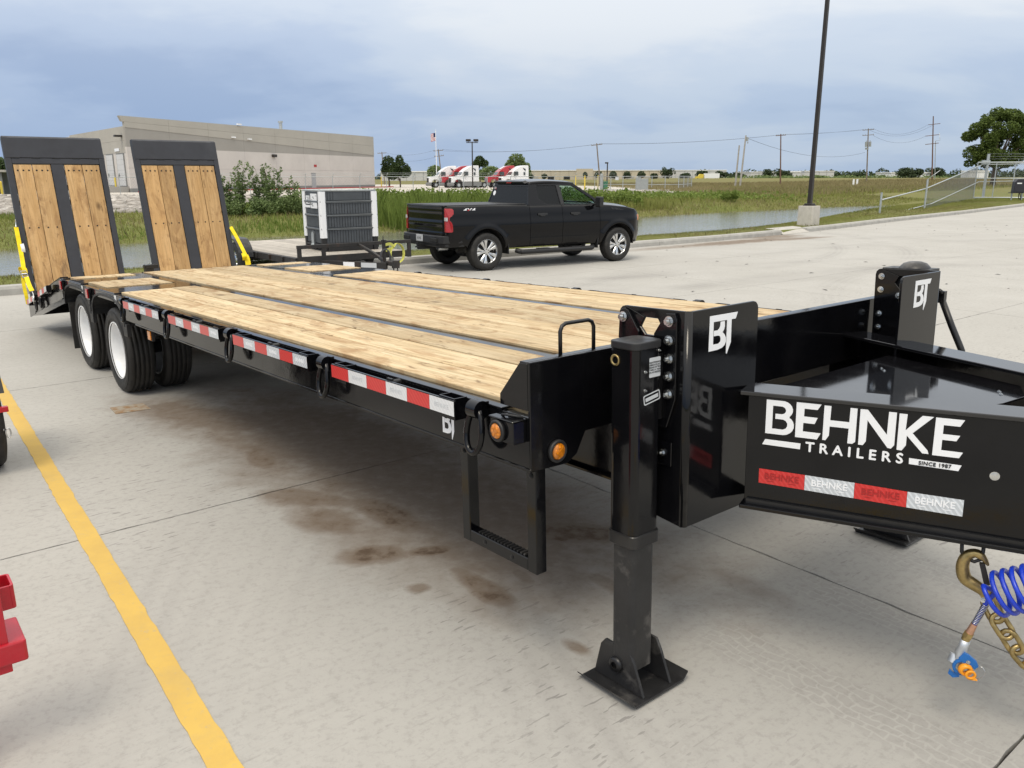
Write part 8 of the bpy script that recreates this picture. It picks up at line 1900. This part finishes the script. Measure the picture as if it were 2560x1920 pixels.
def along(n, s0, s1, q0, q1, seed, clump=None, power=1.0):
    g = np.random.default_rng(seed); s_ = s0 + (s1 - s0) * g.random(n); q = q0 + (q1 - q0) * g.random(n) ** power
    P = kpoint(s_, q)
    P = P[~((P[:, 0] < -15.5) & (P[:, 1] > 44.5))]
    if clump is not None:
        k = hnoise(P[:, 0], P[:, 1], clump) + g.normal(size=len(P)) * 0.25; P = P[k > 0.0]
    return P
KX = float(KS[3]); KC = float(KS[6]); KE = float(KS[9])
blades('kerbside_grass', along(52000, KX - 12, KC + 10, 0.28, 2.6, 1), 0.03, 0.11, 0.004, 0.9, M_BLADE, 1)
blades('kerbside_grass', along(26000, KC + 10, KE + 32, 0.3, 5.2, 2), 0.05, 0.17, 0.010, 0.9, M_BLADE, 2)
blades('kerbside_dry_grass', along(14000, KX - 12, KE + 10, 0.28, 2.8, 3, 1.1), 0.05, 0.16, 0.005, 1.0, M_DRY, 3)
blades('shore_weeds', along(2600, KX - 15, KX - 8.6, 0.3, 2.8, 4), 0.18, 0.62, 0.006, 0.55, M_BLADE, 4)
blades('shore_weeds', along(900, KX - 15, KX - 8.8, 0.4, 2.6, 5), 0.3, 0.75, 0.005, 0.5, M_DRY, 5)
blades('bank_grass', along(110000, KX - 30, KE + 40, 12.0, 34, 6), 0.06, 0.26, 0.016, 0.9, M_BLADE, 6)
blades('bank_dry_grass', along(34000, KX - 30, KE + 40, 12.0, 36, 7, 0.35), 0.10, 0.38, 0.016, 0.8, M_DRY, 7)
blades('bank_weeds', along(60000, KC - 26, KC + 14, 18, 50, 8, 0.16), 0.12, 0.42, 0.024, 0.45, M_WEED, 8)
blades('bank_weeds', along(52000, KC - 1, KE + 2, 19, 46, 9), 0.2, 0.7, 0.022, 0.5, M_BLADE, 9)
blades('bank_reeds', along(16000, KC - 5, KC + 9, 17, 27, 10, 0.5), 0.5, 1.35, 0.018, 0.4, M_WEED, 10)
g = np.random.default_rng(31)
xy = np.stack([np.concatenate([g.uniform(20, 150, 60000), g.uniform(20, 70, 20000)]), np.concatenate([g.uniform(95, 260, 60000), g.uniform(70, 140, 20000)])], 1); qd, _ = kdist(xy[:, 0], xy[:, 1]); xy = xy[qd > 22]
blades('field_grass', xy, 0.25, 0.75, 0.045, 0.6, M_DRY, 11)
xy = np.stack([g.uniform(10, 130, 42000), g.uniform(60, 150, 42000)], 1); qd, _ = kdist(xy[:, 0], xy[:, 1]); xy = xy[(qd > 20) & ~((xy[:, 0] < 31) & (xy[:, 1] > 95))]
blades('field_grass', xy, 0.25, 0.7, 0.03, 0.6, M_BLADE, 12)
# leafy weeds at the top of the bank in front of the yard fence
def weed_mass(name, n, seed, region, hmax, size, mat):
    g = np.random.default_rng(seed); P = region(g, n); z = terrain(P[:, 0], P[:, 1]); hh = hmax * (0.35 + 0.65 * np.clip(0.5 + 0.4 * hnoise(P[:, 0], P[:, 1], 0.9) + 0.25 * hnoise(P[:, 0], P[:, 1], 2.7), 0, 1)); c = np.stack([P[:, 0], P[:, 1], z + hh * g.random(n) ** 0.8], 1)
    a = g.normal(size=(n, 3)); a /= np.linalg.norm(a, axis=1, keepdims=True); b = g.normal(size=(n, 3)); b -= a * (a * b).sum(1, keepdims=True); b /= np.linalg.norm(b, axis=1, keepdims=True)
    s = size * (0.5 + g.random(n))[:, None]; v = np.stack([c + a * s, c + b * s * 0.55, c - a * s, c - b * s * 0.55], 1).reshape(-1, 3); return struct(fast_mesh(name, v, np.arange(4 * n), 4, mat), 'stuff')
weed_mass('leafy_weeds', 30000, 41, lambda g, n: np.stack([g.uniform(-11, 9, n), 56 + 6 * g.random(n) + 0.35 * (g.uniform(0, 1, n))], 1), 1.15, 0.10, M_WEED)
weed_mass('leafy_weeds', 14000, 42, lambda g, n: np.stack([g.uniform(-15.2, -8, n), 42 + 4 * g.random(n)], 1), 0.6, 0.08, M_WEED)
weed_mass('leafy_weeds', 5000, 43, lambda g, n: np.stack([g.normal(15.5, 4.5, n), 68 + 14 * g.random(n)], 1), 0.75, 0.10, M_WEED)
# riprap: broken limestone along the yard edge and a few stones by the lot corner
def rocks(name, P, smin, smax, seed):
    g = np.random.default_rng(seed); n = len(P); base_ = np.array([(-1, -1, -.6), (1, -1, -.5), (1, 1, -.6), (-1, 1, -.5), (-.7, -.8, .5), (.8, -.6, .7), (.6, .8, .55), (-.8, .6, .6)], float)
    q = np.array([(0, 3, 2, 1), (4, 5, 6, 7), (0, 1, 5, 4), (1, 2, 6, 5), (2, 3, 7, 6), (3, 0, 4, 7)])
    z = terrain(P[:, 0], P[:, 1]); s = smin + (smax - smin) * g.random(n) ** 2; v = base_[None] * (1 + 0.45 * g.normal(size=(n, 8, 3)) * 0.6); a = g.random(n) * 6.28; c_, s_ = np.cos(a), np.sin(a)
    x = v[..., 0] * c_[:, None] - v[..., 1] * s_[:, None]; y = v[..., 0] * s_[:, None] + v[..., 1] * c_[:, None]; v = np.stack([x * 1.2, y * 0.9, v[..., 2] * 0.7], -1) * s[:, None, None] + np.stack([P[:, 0], P[:, 1], z + s * 0.2], 1)[:, None]
    f = (q[None] + (np.arange(n) * 8)[:, None, None]).reshape(-1); return struct(fast_mesh(name, v.reshape(-1, 3), f, 4, M_ROCK), 'stuff')
g = np.random.default_rng(55)
P = np.stack([g.uniform(-48, -14, 9000), 46 + 34 * g.random(9000)], 1); rocks('riprap', P, 0.10, 0.36, 1)
P = np.stack([g.uniform(-18, 9, 3200), 66 + 18 * g.random(3200)], 1); rocks('riprap', P, 0.10, 0.30, 2)
P = np.stack([g.uniform(9, 24, 2600), 98 + 20 * g.random(2600)], 1); rocks('riprap', P, 0.12, 0.36, 3)
P = along(110, KX - 14, KX - 8.6, 0.5, 2.3, 61); rocks('shore_stones', P, 0.05, 0.16, 4)
# leaf litter and mud crumbs on the lot
g = np.random.default_rng(77); n = 240
xy = np.stack([g.uniform(-6, 24, n), g.uniform(8, 34, n)], 1); qd, _ = kdist(xy[:, 0], xy[:, 1]); xy = xy[qd < -0.3]; n = len(xy)
a = g.random(n) * 6.28; L = 0.02 + 0.075 * g.random(n) ** 2; wv = 0.008 + 0.014 * g.random(n); d = np.stack([np.cos(a), np.sin(a)], 1); p_ = np.stack([-np.sin(a), np.cos(a)], 1)
v = np.stack([np.c_[xy - d * L[:, None], np.full(n, .006)], np.c_[xy + p_ * wv[:, None], np.full(n, .016)], np.c_[xy + d * L[:, None], np.full(n, .006)], np.c_[xy - p_ * wv[:, None], np.full(n, .010)]], 1).reshape(-1, 3)
struct(fast_mesh('ground_litter', v, np.arange(4 * n), 4, M_DARK), 'stuff')
print('slabs', nslab, 'objects', len(bpy.data.objects))
